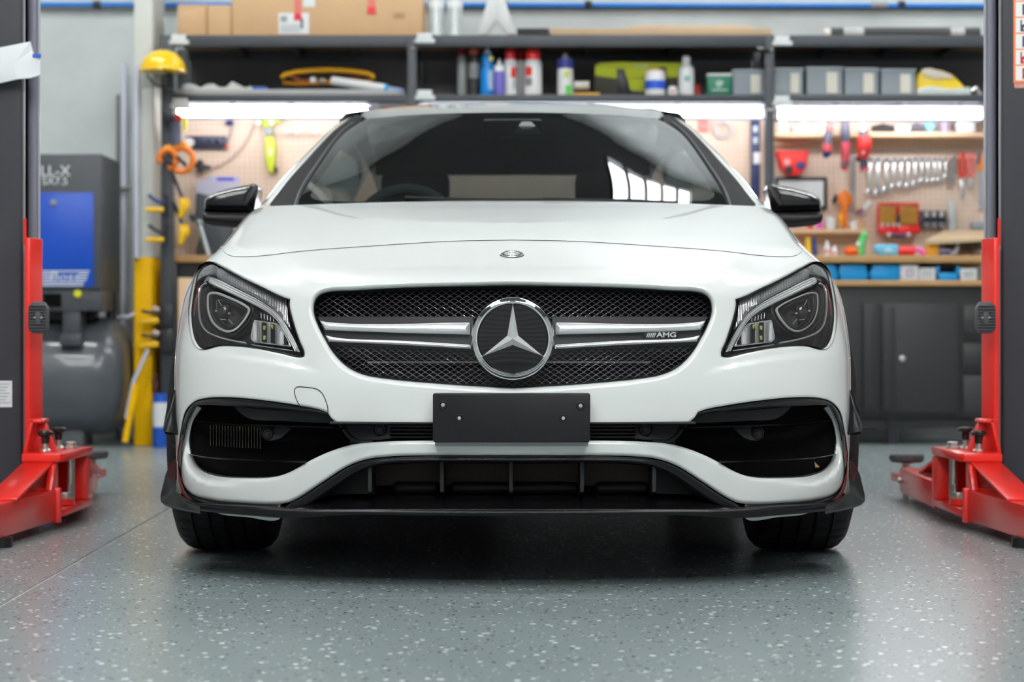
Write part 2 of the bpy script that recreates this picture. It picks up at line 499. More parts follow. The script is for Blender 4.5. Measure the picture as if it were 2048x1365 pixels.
def floor():
    def xj(y): return -1.1136 - .026 * y
    jw, cw, yc = .011, .0035, -.14
    me = bpy.data.meshes.new('floor'); vs_ = []; fs_ = []; mi = []
    def quad(pts, m):
        k = len(vs_); vs_.extend(pts); fs_.append(tuple(range(k, k + len(pts)))); mi.append(m)
    ys = [(RY0, yc - cw / 2), (yc + cw / 2, RY1)]
    for y0, y1 in ys:
        quad([(-RX, y0, 0), (xj(y0), y0, 0), (xj(y1), y1, 0), (-RX, y1, 0)], 0)
        quad([(xj(y0) + jw, y0, 0), (RX, y0, 0), (RX, y1, 0), (xj(y1) + jw, y1, 0)], 0)
    g = -.004
    quad([(xj(RY0), RY0, g), (xj(RY0) + jw, RY0, g), (xj(RY1) + jw, RY1, g), (xj(RY1), RY1, g)], 1)
    quad([(xj(RY0), RY0, 0), (xj(RY0), RY0, g), (xj(RY1), RY1, g), (xj(RY1), RY1, 0)], 1)
    quad([(xj(RY0) + jw, RY0, g), (xj(RY0) + jw, RY0, 0), (xj(RY1) + jw, RY1, 0), (xj(RY1) + jw, RY1, g)], 1)
    quad([(-RX, yc - cw / 2, -.0012), (RX, yc - cw / 2, -.0012), (RX, yc + cw / 2, -.0012), (-RX, yc + cw / 2, -.0012)], 1)
    me.from_pydata(vs_, [], fs_); me.materials.append(M_floor); me.materials.append(M_seal)
    me.polygons.foreach_set('material_index', mi)
    o = bpy.data.objects.new('floor', me); COL.objects.link(o); struct(o)
floor()
# walls and a roof with one roof light at the right, above the back of the car
WX0, WX1, WY0, WY1 = 1.0, 1.95, 5.32, 6.75
struct(MB().box(-RX, RX, RY1, RY1 + .2, 0, RZ).build('wall_back', M_conc))
struct(MB().box(-RX, RX, RY0 - .2, RY0, 0, RZ).build('wall_front', M_wall))
struct(MB().box(-RX - .2, -RX, RY0, RY1, 0, RZ).build('wall_left', M_wall))
struct(MB().box(RX, RX + .2, RY0, RY1, 0, RZ).build('wall_right', M_wall))
mb = MB(); mb.box(-RX, WX0, RY0, RY1, RZ, RZ + .15); mb.box(WX1, RX, RY0, RY1, RZ, RZ + .15)
mb.box(WX0, WX1, RY0, WY0, RZ, RZ + .15); mb.box(WX0, WX1, WY1, RY1, RZ, RZ + .15)
ceil = struct(mb.build('ceiling', M_ceil))
for y in (-6.2, -3.2, -.2, 2.6, 5.2):
    MB().box(-RX, RX, y - .08, y + .08, RZ - .25, RZ).build('ceiling_beam', M_beam, ceil)
M_day = P('daylight_pane', (.8, .8, .8), .4, emit=(.95, .96, 1.0), estr=DAY)
M_frame = P('window_frame_paint', (.12, .12, .12), .5)
win = struct(MB().box(WX0, WX1, WY0, WY0 + .04, RZ - .01, RZ + .1).build('window_1', M_frame))
n = 5
for i in range(n):
    a = WX0 + (WX1 - WX0) * i / n; b = WX0 + (WX1 - WX0) * (i + 1) / n
    MB().box(a + .02, b - .02, WY0 + .04, WY1, RZ + .08, RZ + .1).build('pane', M_day, win)
    MB().box(a - .02, a + .02, WY0, WY1, RZ, RZ + .1).build('mullion', M_frame, win)
# roller door behind the camera
M_door = P('roller_door_steel', (.56, .57, .57), .4, noise=.04)
door = struct(MB().box(-2.4, 3.4, RY0 + .0, RY0 + .06, 0, 3.4).build('door_1', M_door))
for i in range(33):
    MB().prism([(RY0 + .06, .1 * i), (RY0 + .10, .1 * i + .05), (RY0 + .06, .1 * i + .1)], -2.4, 3.4, 'X').build('slat', M_door, door)
# ceiling battens
M_lampcase = P('lamp_housing_white', (.7, .7, .7), .4)
M_lamp = P('lamp_tube_lit', (1, 1, 1), .5, emit=(.985, 1.0, .985), estr=LAMP)
def batten(x, y, label, z=5.1, L=1.5):
    t = thing('ceiling_light', label, 'ceiling light', (x, y, z), 'ceiling battens')
    MB().prism([(y - .09, z), (y + .09, z), (y + .05, z + .07), (y - .05, z + .07)], x - L / 2, x + L / 2, 'X').build('housing', M_lampcase, t)
    for d in (-.045, .045):
        MB().cyl((x - L / 2 + .03, y + d, z - .02), (x + L / 2 - .03, y + d, z - .02), .018, n=8).build('tube', M_lamp, t)
    for d in (-.5, .5): MB().cyl((x + d, y, z + .06), (x + d, y, RZ), .006, n=6).build('suspension_wire', M_beam, t)
for x, side in ((-2.3, 'left'), (2.3, 'right')):
    for y, where in ((-5.2, 'nearest the roller door'), (-2.3, 'in front of the car'), (.35, 'above the car bonnet'), (3.9, 'above the car boot')):
        batten(x, y, 'white twin tube ceiling batten %s, %s row' % (where, side))
    batten(x * .48, -3.9, 'added fill light ceiling batten inside the %s row, before the car' % side)  # unseen extra battens, added to fill the car's front with light
    batten(x * .48, -6.8, 'added fill light ceiling batten inside the %s row, by the roller door' % side)  # further added pair for frontal fill on the bumper
    batten(x * 1.65, 4.9, 'added fill light ceiling batten towards the %s rear corner' % side)  # added pair that brightens the sides of the back area

# ================================================================== the car
CC = 1025.5                                   # image column of the car's middle
X0 = (CC - CX) * 4.7 / F
M_white = P('white_paint', (.66, .69, .68), .32, coat=1.0, coat_rough=.03)
M_gloss = P('gloss_black', (.005, .005, .006), .25, coat=.7, coat_rough=.05, spec=.3)
M_lipb = P('satin_black', (.006, .006, .007), .3, coat=.12, coat_rough=.1, spec=.25)
M_plas = P('black_plastic', (.012, .012, .013), .5, spec=.3, noise=.15, nscale=30)
M_plas2 = P('grey_plastic', (.022, .023, .026), .45, spec=.4, noise=.15, nscale=40)
M_dark = P('cavity_black', (.003, .003, .003), .8, spec=.1)
M_chrome = P('chrome', (.86, .87, .88), .06, metal=1.0)
M_satin = P('satin_silver', (.80, .82, .84), .34, metal=.7)
M_rub = P('tyre_rubber', (.009, .009, .010), .62, spec=.3, noise=.2, nscale=20)
M_gask = P('gasket_black', (.01, .01, .011), .35)
M_shield = clear_mat('tinted_windscreen', (.20, .23, .23), 1.5, 1.15)
M_sideglass = clear_mat('dark_side_glass', (.12, .13, .13), 1.5, 1.0)
M_lens = clear_mat('lamp_lens', (.96, .97, .97), 1.45, 1.0)

def L_(px, py): return (CC - px, py)          # pixel on the left half -> (offset, row)
def Lh(pts): return [((CC - p[0], p[1]) + tuple(p[2:])) for p in pts]
def mirror(l): return np.c_[-np.asarray(l)[:, 0], np.asarray(l)[:, 1]][::-1]
def full(half):
    """half outline from the middle line down the +u side back to the middle line"""
    h = np.asarray(half, float); m = h[::-1].copy(); m[:, 0] *= -1
    m = m[(np.abs(m[:, 0]) > 1e-6)]
    return np.vstack([h, m])

f_yc = pchip([(1060, .0), (1000, .0), (912, 0.0), (883, .0), (850, .012), (775, .022), (700, .05), (640, .075), (600, .092), (578, .108),
              (560, .135), (540, .19), (510, .32), (485, .45), (450, .72), (420, 1.05), (403, 1.28), (395, 1.36)])
f_us = pchip([(1060, 648), (1000, 661), (960, 669), (900, 673), (800, 676), (740, 676), (700, 674), (650, 668), (600, 658), (560, 642), (530, 622),
              (500, 588), (480, 570), (450, 547), (430, 530), (412, 505), (400, 492)])
f_ye = pchip([(1060, .40), (1000, .42), (900, .46), (800, .5), (700, .56), (640, .62), (600, .66), (560, .70), (530, .75), (500, .84), (480, .98),
              (450, 1.2), (430, 1.36), (412, 1.5), (400, 1.58)])
f_ridge = pchip([(600, 372), (575, 391), (552, 417), (535, 434), (489, 472), (456, 501), (442, 512), (410, 530)])
f_dome = pchip([(600, 190), (560, 215), (540, 224), (500, 236), (440, 250), (405, 256)])
def gcorner(t, a, n):
    t = np.clip(t, 0, 1)
    return a * t**2 + (1 - a) * (1 - np.power(np.clip(1 - t**n, 0, 1), 1 / n))
def sstep(x):
    x = np.clip(x, 0, 1); return x * x * (3 - 2 * x)
def S(u, v):
    u = np.abs(u); us = f_us(v); t = u / us
    yc = f_yc(v); ye = f_ye(v)
    y = yc + (ye - yc) * gcorner(t, .38, 3.2)
    # ridge that runs from the grille corner back to the pillar
    d = u - f_ridge(v); rs = .5 * (d + np.sqrt(d * d + 70.))
    wv = sstep((592 - v) / 70) * sstep((1 - t) / .18)
    y = y + .0011 * rs * np.exp(-np.clip(rs, 0, None) / 60.) * wv
    d = u - f_dome(v); rs = .5 * (d + np.sqrt(d * d + 60.))
    wv = sstep((570 - v) / 90) * sstep((1 - t) / .4)
    y = y + .0007 * rs * np.exp(-np.clip(rs, 0, None) / 60.) * wv
    # shallow step in the cheek below the headlamp
    vr = f_step(u)
    y = y + .009 * sstep((vr - v) / 15) * sstep((v - 590) / 90) * sstep((u - 376) / 60) * sstep((1 - t) / .1)
    return y
f_step = pchip([(360, 772), (385, 757), (400, 749), (430, 742), (505, 728), (575, 718), (640, 714), (690, 713)])
def pos(fn):
    def q(pts):
        pts = np.asarray(pts, float); Y = fn(pts[:, 0], pts[:, 1]); D = Y - CAMY
        return np.c_[pts[:, 0] * D / F + X0, Y, CAMZ - (pts[:, 1] - CY) * D / F]
    return q
def off(fn, d): return lambda u, v: fn(u, v) + d
posS = pos(S)
def rows(v0, v1, dv, nt=46, tmax=.997):
    """interior points that crowd towards the silhouette"""
    out = []
    s = np.linspace(0, 1, nt); tt = 1 - (1 - s)**1.9 * 1.0
    tt = np.concatenate([np.linspace(0, .8, nt), .8 + .2 * tt]) * tmax
    tt = np.unique(np.round(tt, 4))
    for i, v in enumerate(np.arange(v0, v1, dv)):
        us = float(f_us(v))
        for t in tt: out.append((t * us, v)); out.append((-t * us, v))
    return out

car = thing('car', 'white sports sedan parked nose on to the camera', 'car', (X0, 0, 0))

# ---- outlines (pixels on the left half)
grille_h = cr(Lh([(1025.5, 574, 1), (960, 575), (863.7, 577), (775.8, 580), (705.5, 584), (656, 587), (642, 592), (632.5, 602), (629, 618), (631, 634), (638.5, 654), (651, 679),
                  (665, 702), (683, 723.5), (704, 739.5), (731, 750.5), (775, 758), (863.7, 766.5), (960, 773), (1025.5, 776, 1)]), step=5)
grille_open = full(grille_h)
# the hole in the painted skin is larger: a rounded flange leads in to the mesh
def offset_loop(l, d):
    l = np.asarray(l, float); t = np.roll(l, -1, 0) - np.roll(l, 1, 0)
    n = np.c_[-t[:, 1], t[:, 0]]; n /= np.maximum(np.linalg.norm(n, axis=1), 1e-9)[:, None]
    if pip(l, l + n * .5).mean() > .5: n = -n
    return l + n * d
grille_skin = offset_loop(grille_open, 11)
lamp = cr(Lh([(427.6, 523.6), (441, 530), (466.4, 543.8), (491.7, 557.3), (517, 570), (542, 582.6), (567.5, 594.4), (580, 598.6, 1), (579.3, 609.6), (582.7, 628),
              (589.4, 651.7), (599.6, 682), (609.0, 706), (608, 714, 1), (599.6, 715.7), (559, 707.3), (508.5, 697.2), (474.8, 693), (441, 692.5),
              (424.3, 696.4), (410.8, 699.7), (400.7, 696.4), (390.6, 682), (384.7, 660), (382.2, 626), (384.5, 601), (389.5, 571), (396, 545.5), (406, 532), (417, 525)]), closed=True, step=5)
lampR = mirror(lamp)[:, :]; lampL = lamp           # +u is the right side of the frame after lifting
shut = Lh([(1025.5, 481, 1), (900, 483.5), (758, 492), (592, 504.5), (540, 511), (500, 514), (470, 514), (456, 511), (447, 504), (441, 493, 1)])
shut_c = cr(shut, step=6)
sil = np.array([(float(f_us(v)), v) for v in np.arange(494, 1001, 6)])
# lower edge of the painted fascia: outside of the black intake frame, then under the upper band
low = cr(Lh([(352.6, 1000, 1), (352.6, 950), (354.5, 910), (361, 860), (371, 822), (389, 803), (420, 795.5), (470, 795.5), (540, 802.5), (600, 811.5), (640, 819.5), (655, 825, 1), (662, 836),
             (674, 846, 1), (760, 848), (1025.5, 849, 1)]), step=5)
fas = np.vstack([shut_c, sil[1:], low[1:]])
# sinking of the skin towards the rim of the lower mouth, flare of grille
fascia_outline = full(fas)
tow = cr(Lh([(590, 779), (594, 775.5), (612, 776), (632, 779), (643, 787), (650, 800), (655, 818), (655, 825, 1), (640, 819.5), (600, 811.5, 1), (592, 795)]), closed=True, step=4)
tow = np.c_[-tow[:, 0], tow[:, 1]][::-1]
ex = [p for p in rows(484, 1000, 7)]
bumper = patch('bumper', fascia_outline, [grille_skin, lampL, mirror(lamp)], posS, M_white, car, extra=ex, bstep=5, pil=(.005, 5), wall=.03, rimsel=(0, 2, 3))
lip('grille_surround', grille_skin, posS, [(0, 0), (2.5, .0008), (5, .003), (7.5, .0075), (9.5, .015), (11, .028), (11.8, .07)], M_white, car)
# tow-hook cover on the left only
towl = offset_loop(tow, .8)
mbt = MB(); q = pos(off(S, -.0004))(towl); mbt.tube([tuple(p) for p in q], .0011, n=5, closed=True); mbt.build('tow_cover_gap', M_gask, car)
# ---- hood
hood_rear = cr(Lh([(1025.5, 402, 1), (880, 402.5), (720, 406), (600, 410), (538, 412.5, 1)]), step=6)
sil_h = np.array([(float(f_us(v)), v) for v in np.arange(412.5, 491, 5)])
shut_h = shut_c[::-1] + np.array([0, -1.1]); shut_h[0] = (float(f_us(490.8)), 490.8); shut_h[-1] = (0, 479.9)
hood_out = full(np.vstack([hood_rear, sil_h[1:], shut_h]))
exh = rows(405, 515, 3.2)
patch('hood', hood_out, [], posS, M_white, car, extra=exh, bstep=5, pil=(.003, 1.3), wall=.02)
# dark gap under the shut line
gap = np.vstack([shut_c + np.array([0, 1.5]), (shut_c + np.array([0, -3.5]))[::-1]])
for sgn, nm in ((1, 'hood_gap'), (-1, 'hood_gap')):
    g2 = gap.copy(); g2[:, 0] *= sgn
    patch(nm, g2, [], pos(off(S, .012)), M_gask, car, step=5, bstep=6)

# ---- sides: from the silhouette back along doors to the tail, with wheel openings
vs_sil = np.arange(400, 1001, 10)
zs = np.array([float(Z_(v, float(f_ye(v)))) for v in vs_sil]); xs = np.array([float(f_us(v)) * (float(f_ye(v)) - CAMY) / F for v in vs_sil])
ysl = np.array([float(f_ye(v)) for v in vs_sil])
o_ = np.argsort(zs); f_xz = lambda z: np.interp(z, zs[o_], xs[o_]); f_yz = lambda z: np.interp(z, zs[o_], ysl[o_])
f_w = pchip([(.15, .86), (.3, .895), (.45, .905), (.6, .90), (.75, .885), (.85, .86), (.93, .83), (1.02, .78), (1.1, .74)])
def side_pos(sgn):
    def q(p):
        Y, z = p[:, 0], p[:, 1]; x0 = f_xz(z); w_ = np.maximum(f_w(z), x0)
        k = np.clip((Y - f_yz(z)) / .42, 0, 1); k = k * k * (3 - 2 * k)
        r = np.clip((Y - 3.7) / .8, 0, 1)
        # keep in behind the silhouette close to the bumper corner
        return np.c_[sgn * (x0 + (w_ - x0) * k - .12 * r * r) + X0, Y, z]
    return q
front_edge = [(float(f_yz(z)), z) for z in np.linspace(.215, .985, 34)]
zt = lambda y: .985 + .05 * np.clip((y - 1.6) / 2.5, 0, 1)
top_edge = [(y, float(zt(y))) for y in np.linspace(1.7, 4.45, 20)]
side_o = front_edge + top_edge + [(4.55, .9), (4.58, .7), (4.55, .5), (4.5, .3), (4.3, .22)]
AX1, AX2, RW, ZW = .90, 3.60, .33, .325
def arch(cy, r, n=26):
    a0 = math.asin((ZW - .22) / r)
    return [(cy + r * math.cos(a), ZW + r * math.sin(a)) for a in np.linspace(-a0, math.pi + a0, n)]
side_o = side_o + arch(AX2, .365) + [(1.6, .2)] + arch(AX1, .36)
side_o = [p for p in side_o]
for sgn in (-1, 1):
    patch('side_panel', np.array(side_o), [], side_pos(sgn), M_white, car, step=.07, bstep=.05, wdir=(-sgn, 0, 0), wall=.03, eps=.01)
    for cy, r in ((AX1, .362), (AX2, .367)):
        mb = MB(); a0 = math.asin((ZW - .2) / r); prof = []
        angs = np.linspace(-a0, math.pi + a0, 22)
        for a in angs:
            for x in (.55, .86): prof.append((sgn * x + X0, cy + r * math.cos(a), ZW + r * math.sin(a)))
        mb.add(prof, [(2 * i, 2 * i + 1, 2 * i + 3, 2 * i + 2) for i in range(len(angs) - 1)])
        mb.build('wheel_arch_liner', M_plas, car)

# ---- lower bumper bar (white Z-shaped bar under the mouth)
bar_in = [(1025.5, 883.5, 1), (740, 886), (705, 890.5), (665, 902), (622, 921), (582, 944), (556, 953.5), (530, 957), (470, 957), (430, 953), (402, 942), (386, 922), (379, 895), (381, 860), (389, 836), (402, 817, 1)]
bar_out = [(393, 812, 1), (379, 836), (371, 865), (364.5, 910), (362, 945), (367, 972), (382, 989), (420, 1000.5), (480, 1006.5), (556, 1009), (577, 1006), (598, 996), (640, 968.5), (700, 931), (738, 918.5),
           (785, 913.5), (850, 912), (1025.5, 911.5, 1)]
bi = cr(Lh(bar_in), step=5); bo = cr(Lh(bar_out), step=5)
wall_in = np.array(cr(Lh([(402, 817, 1), (389, 836), (381, 860), (379, 895), (386, 922), (402, 942), (430, 953), (470, 957), (530, 957, 1)]), step=4))
def S_bar(u, v):
    au = np.abs(u); y = S(au, v) + .014
    # the inner cheek turns away towards the opening
    d = sdist(wall_in, np.c_[au.ravel(), v.ravel()], closed=False).reshape(au.shape)
    k = sstep((au - 530) / 110)
    y = y + k * sstep(1 - d / 20.) * .042
    return y
bar_loop = full(np.vstack([bi, bo]))
patch('lower_bumper_bar', bar_loop, [], pos(S_bar), M_white, car, step=8, bstep=5, pil=(.009, 8), wall=.05)
# ---- gloss black intake frames that run down into the splitter
fr_out = Lh([(655, 826.5, 1), (640, 820.5), (600, 812.5), (540, 803.5), (470, 796.5), (420, 796.5), (389, 804), (372, 823), (362, 860), (355.5, 910), (353.6, 950), (357, 982), (368, 1003), (395, 1014), (440, 1019.5), (560, 1025, 1)])
fr_in = Lh([(562, 1010, 1), (480, 1008), (420, 1002), (381, 990.5), (366, 973), (361, 945), (363.5, 910), (370, 865), (378, 836), (392, 813), (408, 811), (440, 812), (480, 814), (540, 818), (600, 824), (640, 828), (655, 829.5, 1)])
fr = np.vstack([cr(fr_out, step=5), cr(fr_in, step=5)])
S_fr = off(S, .004)
for sgn in (1, -1):
    l = fr if sgn == 1 else mirror(fr)
    patch('intake_frame', l, [], pos(S_fr), M_gloss, car, step=5, bstep=4, pil=(.012, 8), wall=.06)
    # cavity behind the opening
    cav = cr(Lh([(674, 846), (655, 829), (600, 824), (480, 814), (408, 811), (378, 836), (370, 900), (378, 935), (402, 950), (470, 962), (556, 960), (622, 930), (700, 896), (742, 888), (742, 848)]), closed=True, step=8)
    l = cav if sgn == 1 else mirror(cav)
    patch('intake_cavity', l, [], lambda p: pos(lambda u, v: S(u, v) + .13 - .05 * np.clip((np.abs(u) - 560) / 80, 0, 1))(p), M_dark, car, step=14, bstep=8, wall=-.035)
    # slats
    for path, wd_ in (([(389, 842), (420, 846.5), (480, 850.5), (560, 853.5), (640, 856), (690, 857)], .011), ([(378, 908), (410, 914), (470, 919), (540, 922.5), (612, 923)], .012)):
        c = cr(Lh(path), step=8); c[:, 0] *= sgn
        mb = MB(); vs_ = []; m = len(c)
        for i, (u, v) in enumerate(c):
            e = min(1, min(i, m - 1 - i) / 4 + .25) if i < 6 else 1
            for dv, dy in ((-2.2 * e, .02), (0, .006), (2.6 * e, .018), (4 * e, .06), (-2.5 * e, .06)):
                vs_.append(tuple(pos(off(S, dy))(np.array([[u, v + dv]]))[0]))
        fs_ = [(i * 5 + k, i * 5 + (k + 1) % 5, (i + 1) * 5 + (k + 1) % 5, (i + 1) * 5 + k) for i in range(m - 1) for k in range(5)]
        mb.add(vs_, fs_); mb.build('intake_slat', M_gloss, car, angle=50)
    # grey upper baffle and tab with the round parking sensor
    bf = cr(Lh([(468, 814, 1), (655, 829, 1), (690, 846, 1), (640, 846), (560, 842), (500, 838), (482, 828)]), closed=True, step=8); bf = bf if sgn == 1 else mirror(bf)
    patch('intake_baffle', bf, [], pos(off(S, .055)), M_plas2, car, step=10, bstep=8, wall=.03)
    tb = cr(Lh([(528, 855, 1), (584, 856, 1), (572, 868), (562, 876), (548, 881), (534, 881), (524, 872), (523, 862)]), closed=True, step=5); tb = tb if sgn == 1 else mirror(tb)
    tabp = patch('sensor_tab', tb, [], pos(off(S, .045)), M_plas2, car, step=7, bstep=5, wall=.02)
    c = pos(off(S, .036))(np.array([[sgn * (CC - 535), 868.]]))[0]
    sp = MB().lathe([(.0145, .016), (.0145, 0), (.0125, -.002), (.011, .002), (.007, .002), (.006, -.001), (0, -.001)], c, 'Y', 24).build('parking_sensor', M_plas, car)
    # side panel of the middle slot with its own sensor
    pn = cr(Lh([(674, 848, 1), (772, 848, 1), (781, 851, 1), (781, 878, 1), (752, 881), (720, 882), (702, 880, 1), (690, 868)]), closed=True, step=5); pn = pn if sgn == 1 else mirror(pn)
    patch('slot_panel', pn, [], pos(off(S, .028)), M_plas2, car, step=8, bstep=5, pil=(.004, 4), wall=.04)
    ed = cr(Lh([(672, 846, 1), (684, 848), (704, 872), (716, 879), (745, 881, 1), (745, 885), (712, 886), (698, 879), (680, 856)]), closed=True, step=5); ed = ed if sgn == 1 else mirror(ed)
    patch('slot_panel_edge', ed, [], pos(off(S, .022)), M_plas, car, step=5, bstep=4, pil=(.006, 4), wall=.04)
    c = pos(off(S, .022))(np.array([[sgn * (CC - 759.5), 860.]]))[0]
    sp = MB().lathe([(.0165, .02), (.0165, 0), (.0145, -.003), (.012, .002), (.0085, .002), (.007, -.003), (0, -.003)], c, 'Y', 24).build('parking_sensor', M_plas, car)
# radiator seen through the left intake
mb = MB()
for i in range(18):
    px = 421 + i * 5.85; v0, v1 = 851 + (px - 421) * .03, 893 + (px - 421) * .06
    p0 = pos(off(S, .085))(np.array([[-(CC - px), v0], [-(CC - px), v1]]))
    mb.box(p0[0][0] - .0011, p0[0][0] + .0011, p0[0][1], p0[0][1] + .02, p0[1][2], p0[0][2])
mb.build('intercooler_fins', P('fin_metal', (.05, .043, .034), .6, metal=.3, noise=.7, nscale=60), car, kind='stuff')
# small orange leaf-shaped chip in the right intake
p_ = pos(off(S, .05))(np.array([[1629 - CC, 924.], [1640 - CC, 935.], [1631 - CC, 936.]]))
MB().add([tuple(p) for p in p_] + [tuple(p + np.array([0, .004, 0])) for p in p_], [(0, 1, 2), (5, 4, 3), (0, 3, 4, 1), (1, 4, 5, 2), (2, 5, 3, 0)]).build('orange_chip', P('orange_chip', (.75, .42, .18), .6), car)
# middle slot: dark back and fine louvres
mb = MB()
for k in range(4):
    v = 853 + k * 7.2
    for a, b in ((781, 1270),):
        D = .06 - CAMY
        mb.box(X_(781, .055), X_(1270, .055), .055, .09, Z_(v + 1.3, .055), Z_(v - 1.0, .055))
mb.build('slot_louvres', M_plas, car, kind='stuff')
MB().box(X_(700, .12), X_(1351, .12), .12, .14, Z_(900, .12), Z_(835, .12)).build('slot_back', P('radiator_core', (.03, .024, .018), .6, noise=.6, nscale=120), car)
MB().box(X_(660, .03), X_(1391, .03), .02, .13, Z_(848.5, .03), Z_(845, .03)).build('slot_roof', M_plas, car)

# ---- lower opening, splitter and vanes
arch_out = Lh([(560, 1024, 1), (578, 1009), (599, 998.5), (641, 971), (701, 933.5), (739, 921), (786, 916), (850, 914.5), (1025.5, 914, 1)])
arch_in = Lh([(1025.5, 926, 1), (850, 926), (790, 928), (748, 934), (712, 948), (668, 977), (630, 1003), (606, 1018), (590, 1024, 1)])
ao, ai = cr(arch_out, step=5), cr(arch_in, step=5)
half = np.vstack([ao[::-1], ai[::-1]])       # middle -> corner -> back to the middle
patch('lower_arch_trim', full(half), [], pos(off(S, .006)), M_lipb, car, step=5, bstep=4, pil=(.012, 6), wall=.05)
def S_shelf(u, v):
    k = np.clip((1021 - v) / 31., 0, 1)
    return S(u, 1000 + 0 * v) * (1 - .5 * k) - .045 + .19 * k
shelf = full(np.vstack([cr(Lh([(1025.5, 990, 1), (760, 991), (700, 994), (650, 1002), (620, 1010), (590, 1018, 1)]), step=8), cr(Lh([(585, 1021, 1), (700, 1021.5), (1025.5, 1021.5, 1)]), step=8)]))
patch('splitter_shelf', shelf, [], pos(S_shelf), M_gloss, car, step=8, bstep=6)
# front lip band across the whole nose
lip_t = Lh([(1025.5, 1020, 1), (700, 1020), (585, 1019.5), (480, 1014), (400, 1009), (368, 1003), (356, 990, 1)])
lip_b = Lh([(345, 1004, 1), (370, 1018), (420, 1026), (500, 1033), (570, 1038), (620, 1036), (700, 1031.5), (850, 1032.5), (1025.5, 1034, 1)])
lip_l = full(np.vstack([cr(lip_t, step=6), cr(lip_b, step=6)]))
patch('front_splitter', lip_l, [], pos(off(S, -.05)), M_lipb, car, step=6, bstep=5, pil=(.012, 7), wall=.18)
# white rear of the lip seen under it at both ends
for sgn in (1, -1):
    l = cr(Lh([(430, 1024, 1), (560, 1032, 1), (560, 1037.5), (490, 1034.5), (440, 1028.5)]), closed=True, step=6); l = l if sgn == 1 else mirror(l)
    patch('undertray_edge', l, [], pos(off(S, .10)), M_white, car, step=8, bstep=6, wall=.05)
# vanes
for px in (742, 885, 1022, 1163, 1306):
    Y = .1; a, b = X_(px - 4, Y), X_(px + 4, Y)
    MB().prism([(.06, Z_(924, .06)), (.2, Z_(924, .2)), (.2, Z_(989, .2)), (.13, Z_(990, .13)), (.06, Z_(1004, .06) if False else Z_(985, .06))], a, b, 'X').build('grille_vane', M_plas2, car, bevel=.002)
# dark inside of the lower opening
lo = full(np.vstack([cr(Lh([(1025.5, 918, 1), (790, 920), (740, 928), (668, 970), (600, 1010, 1)]), step=10), np.array(Lh([(600, 1014), (1025.5, 1014)]))]))
patch('lower_cavity', lo, [], pos(lambda u, v: S(u, v) + .26), P('cavity_grey', (.012, .012, .013), .7, noise=.5, nscale=8), car, step=16, bstep=10, wall=-.2)
for sgn in (1, -1):
    l = cr(Lh([(738, 934, 1), (738, 988, 1), (660, 992), (636, 1000), (655, 985), (700, 955)]), closed=True, step=6); l = l if sgn == 1 else mirror(l)
    patch('lower_side_baffle', l, [], pos(off(S, .09)), M_plas, car, step=10, bstep=6, wall=.1)
Y = .2
MB().box(X_(745, Y), X_(1303, Y), Y, Y + .02, Z_(972, Y), Z_(926, Y)).build('radiator', P('radiator_red_brown', (.035, .018, .014), .6, noise=.7, nscale=90), car)
for a, b in ((785, 880), (1190, 1300), (900, 1160)):
    MB().box(X_(a, .17), X_(b, .17), .17, .22, Z_(990, .17), Z_(966, .17)).build('crash_bar', M_plas, car, bevel=.012, seg=3)
# canards on the corners
def canard(name, pts, Yf, sgn, thick=.006):
    """thin winglet; pts = (u, v, Y) around its edge"""
    p = [np.array([sgn * u * (y - CAMY) / F + X0, y, CAMZ - (v - CY) * (y - CAMY) / F]) for u, v, y in pts]
    c = sum(p) / len(p); mb = MB(); n = len(p)
    vs_ = [tuple(q) for q in p] + [tuple(q + np.array([0, thick * 1.3, -thick])) for q in p] + [tuple(c - np.array([0, .004, 0])), tuple(c + np.array([0, thick * 1.6, -thick]))]
    fs_ = [(i, (i + 1) % n, 2 * n) for i in range(n)] + [(n + (i + 1) % n, n + i, 2 * n + 1) for i in range(n)] + [(i, n + i, n + (i + 1) % n, (i + 1) % n) for i in range(n)]
    mb.add(vs_, fs_); return mb.build(name, M_lipb, car, angle=60)
for sgn in (1, -1):
    canard('lower_canard', [(CC - 352, 918, .42), (CC - 340, 930, .42), (CC - 331, 950, .40), (CC - 325, 975, .36), (CC - 321, 992, .33), (CC - 321, 1000, .31), (CC - 328, 1007, .29), (CC - 345, 1013, .25), (CC - 372, 1019, .17),
                            (CC - 400, 1024, .12), (CC - 400, 1014, .13), (CC - 372, 1003, .2), (CC - 358, 985, .28), (CC - 353, 955, .36)], 0, sgn)
    canard('upper_canard', [(CC - 352, 780, .46), (CC - 343, 783, .46), (CC - 336, 805, .44), (CC - 330, 835, .40), (CC - 326, 858, .36), (CC - 329, 864, .35), (CC - 345, 866, .36), (CC - 356, 866, .38), (CC - 353, 830, .42)], 0, sgn)

# ---- grille: mesh net, bars, star
M_net = P('grille_net', (.06, .062, .072), .35, coat=.5)
gin = offset_loop(grille_open, -1.5)
mb = MB(); per, hh = 16.7, 5.45
def net_pos(u, v): return pos(off(S, .045))(np.array([[u, v]]))[0]
for i, v0 in enumerate(np.arange(577, 792, hh)):
    o2 = per / 2 if i % 2 else 0
    uu = np.arange(-410, 410.1, per / 6)
    ph = ((uu + o2) / per) % 1.0
    vv = v0 - hh * 1.04 * (1 - (2 * ph - 1)**2)**.9
    pts = np.c_[uu, vv]; ins = pip(gin, pts)
    q3 = pos(off(S, .045))(pts)
    run = []
    for k in range(len(uu) + 1):
        if k < len(uu) and ins[k]: run.append(tuple(q3[k] + np.array([0, .004 * abs(2 * ph[k] - 1), 0])))
        else:
            if len(run) > 1: mb.tube(run, .00072, n=4, caps=False)
            run = []
grille_o = mb.build('grille_mesh', M_net, car, angle=80)
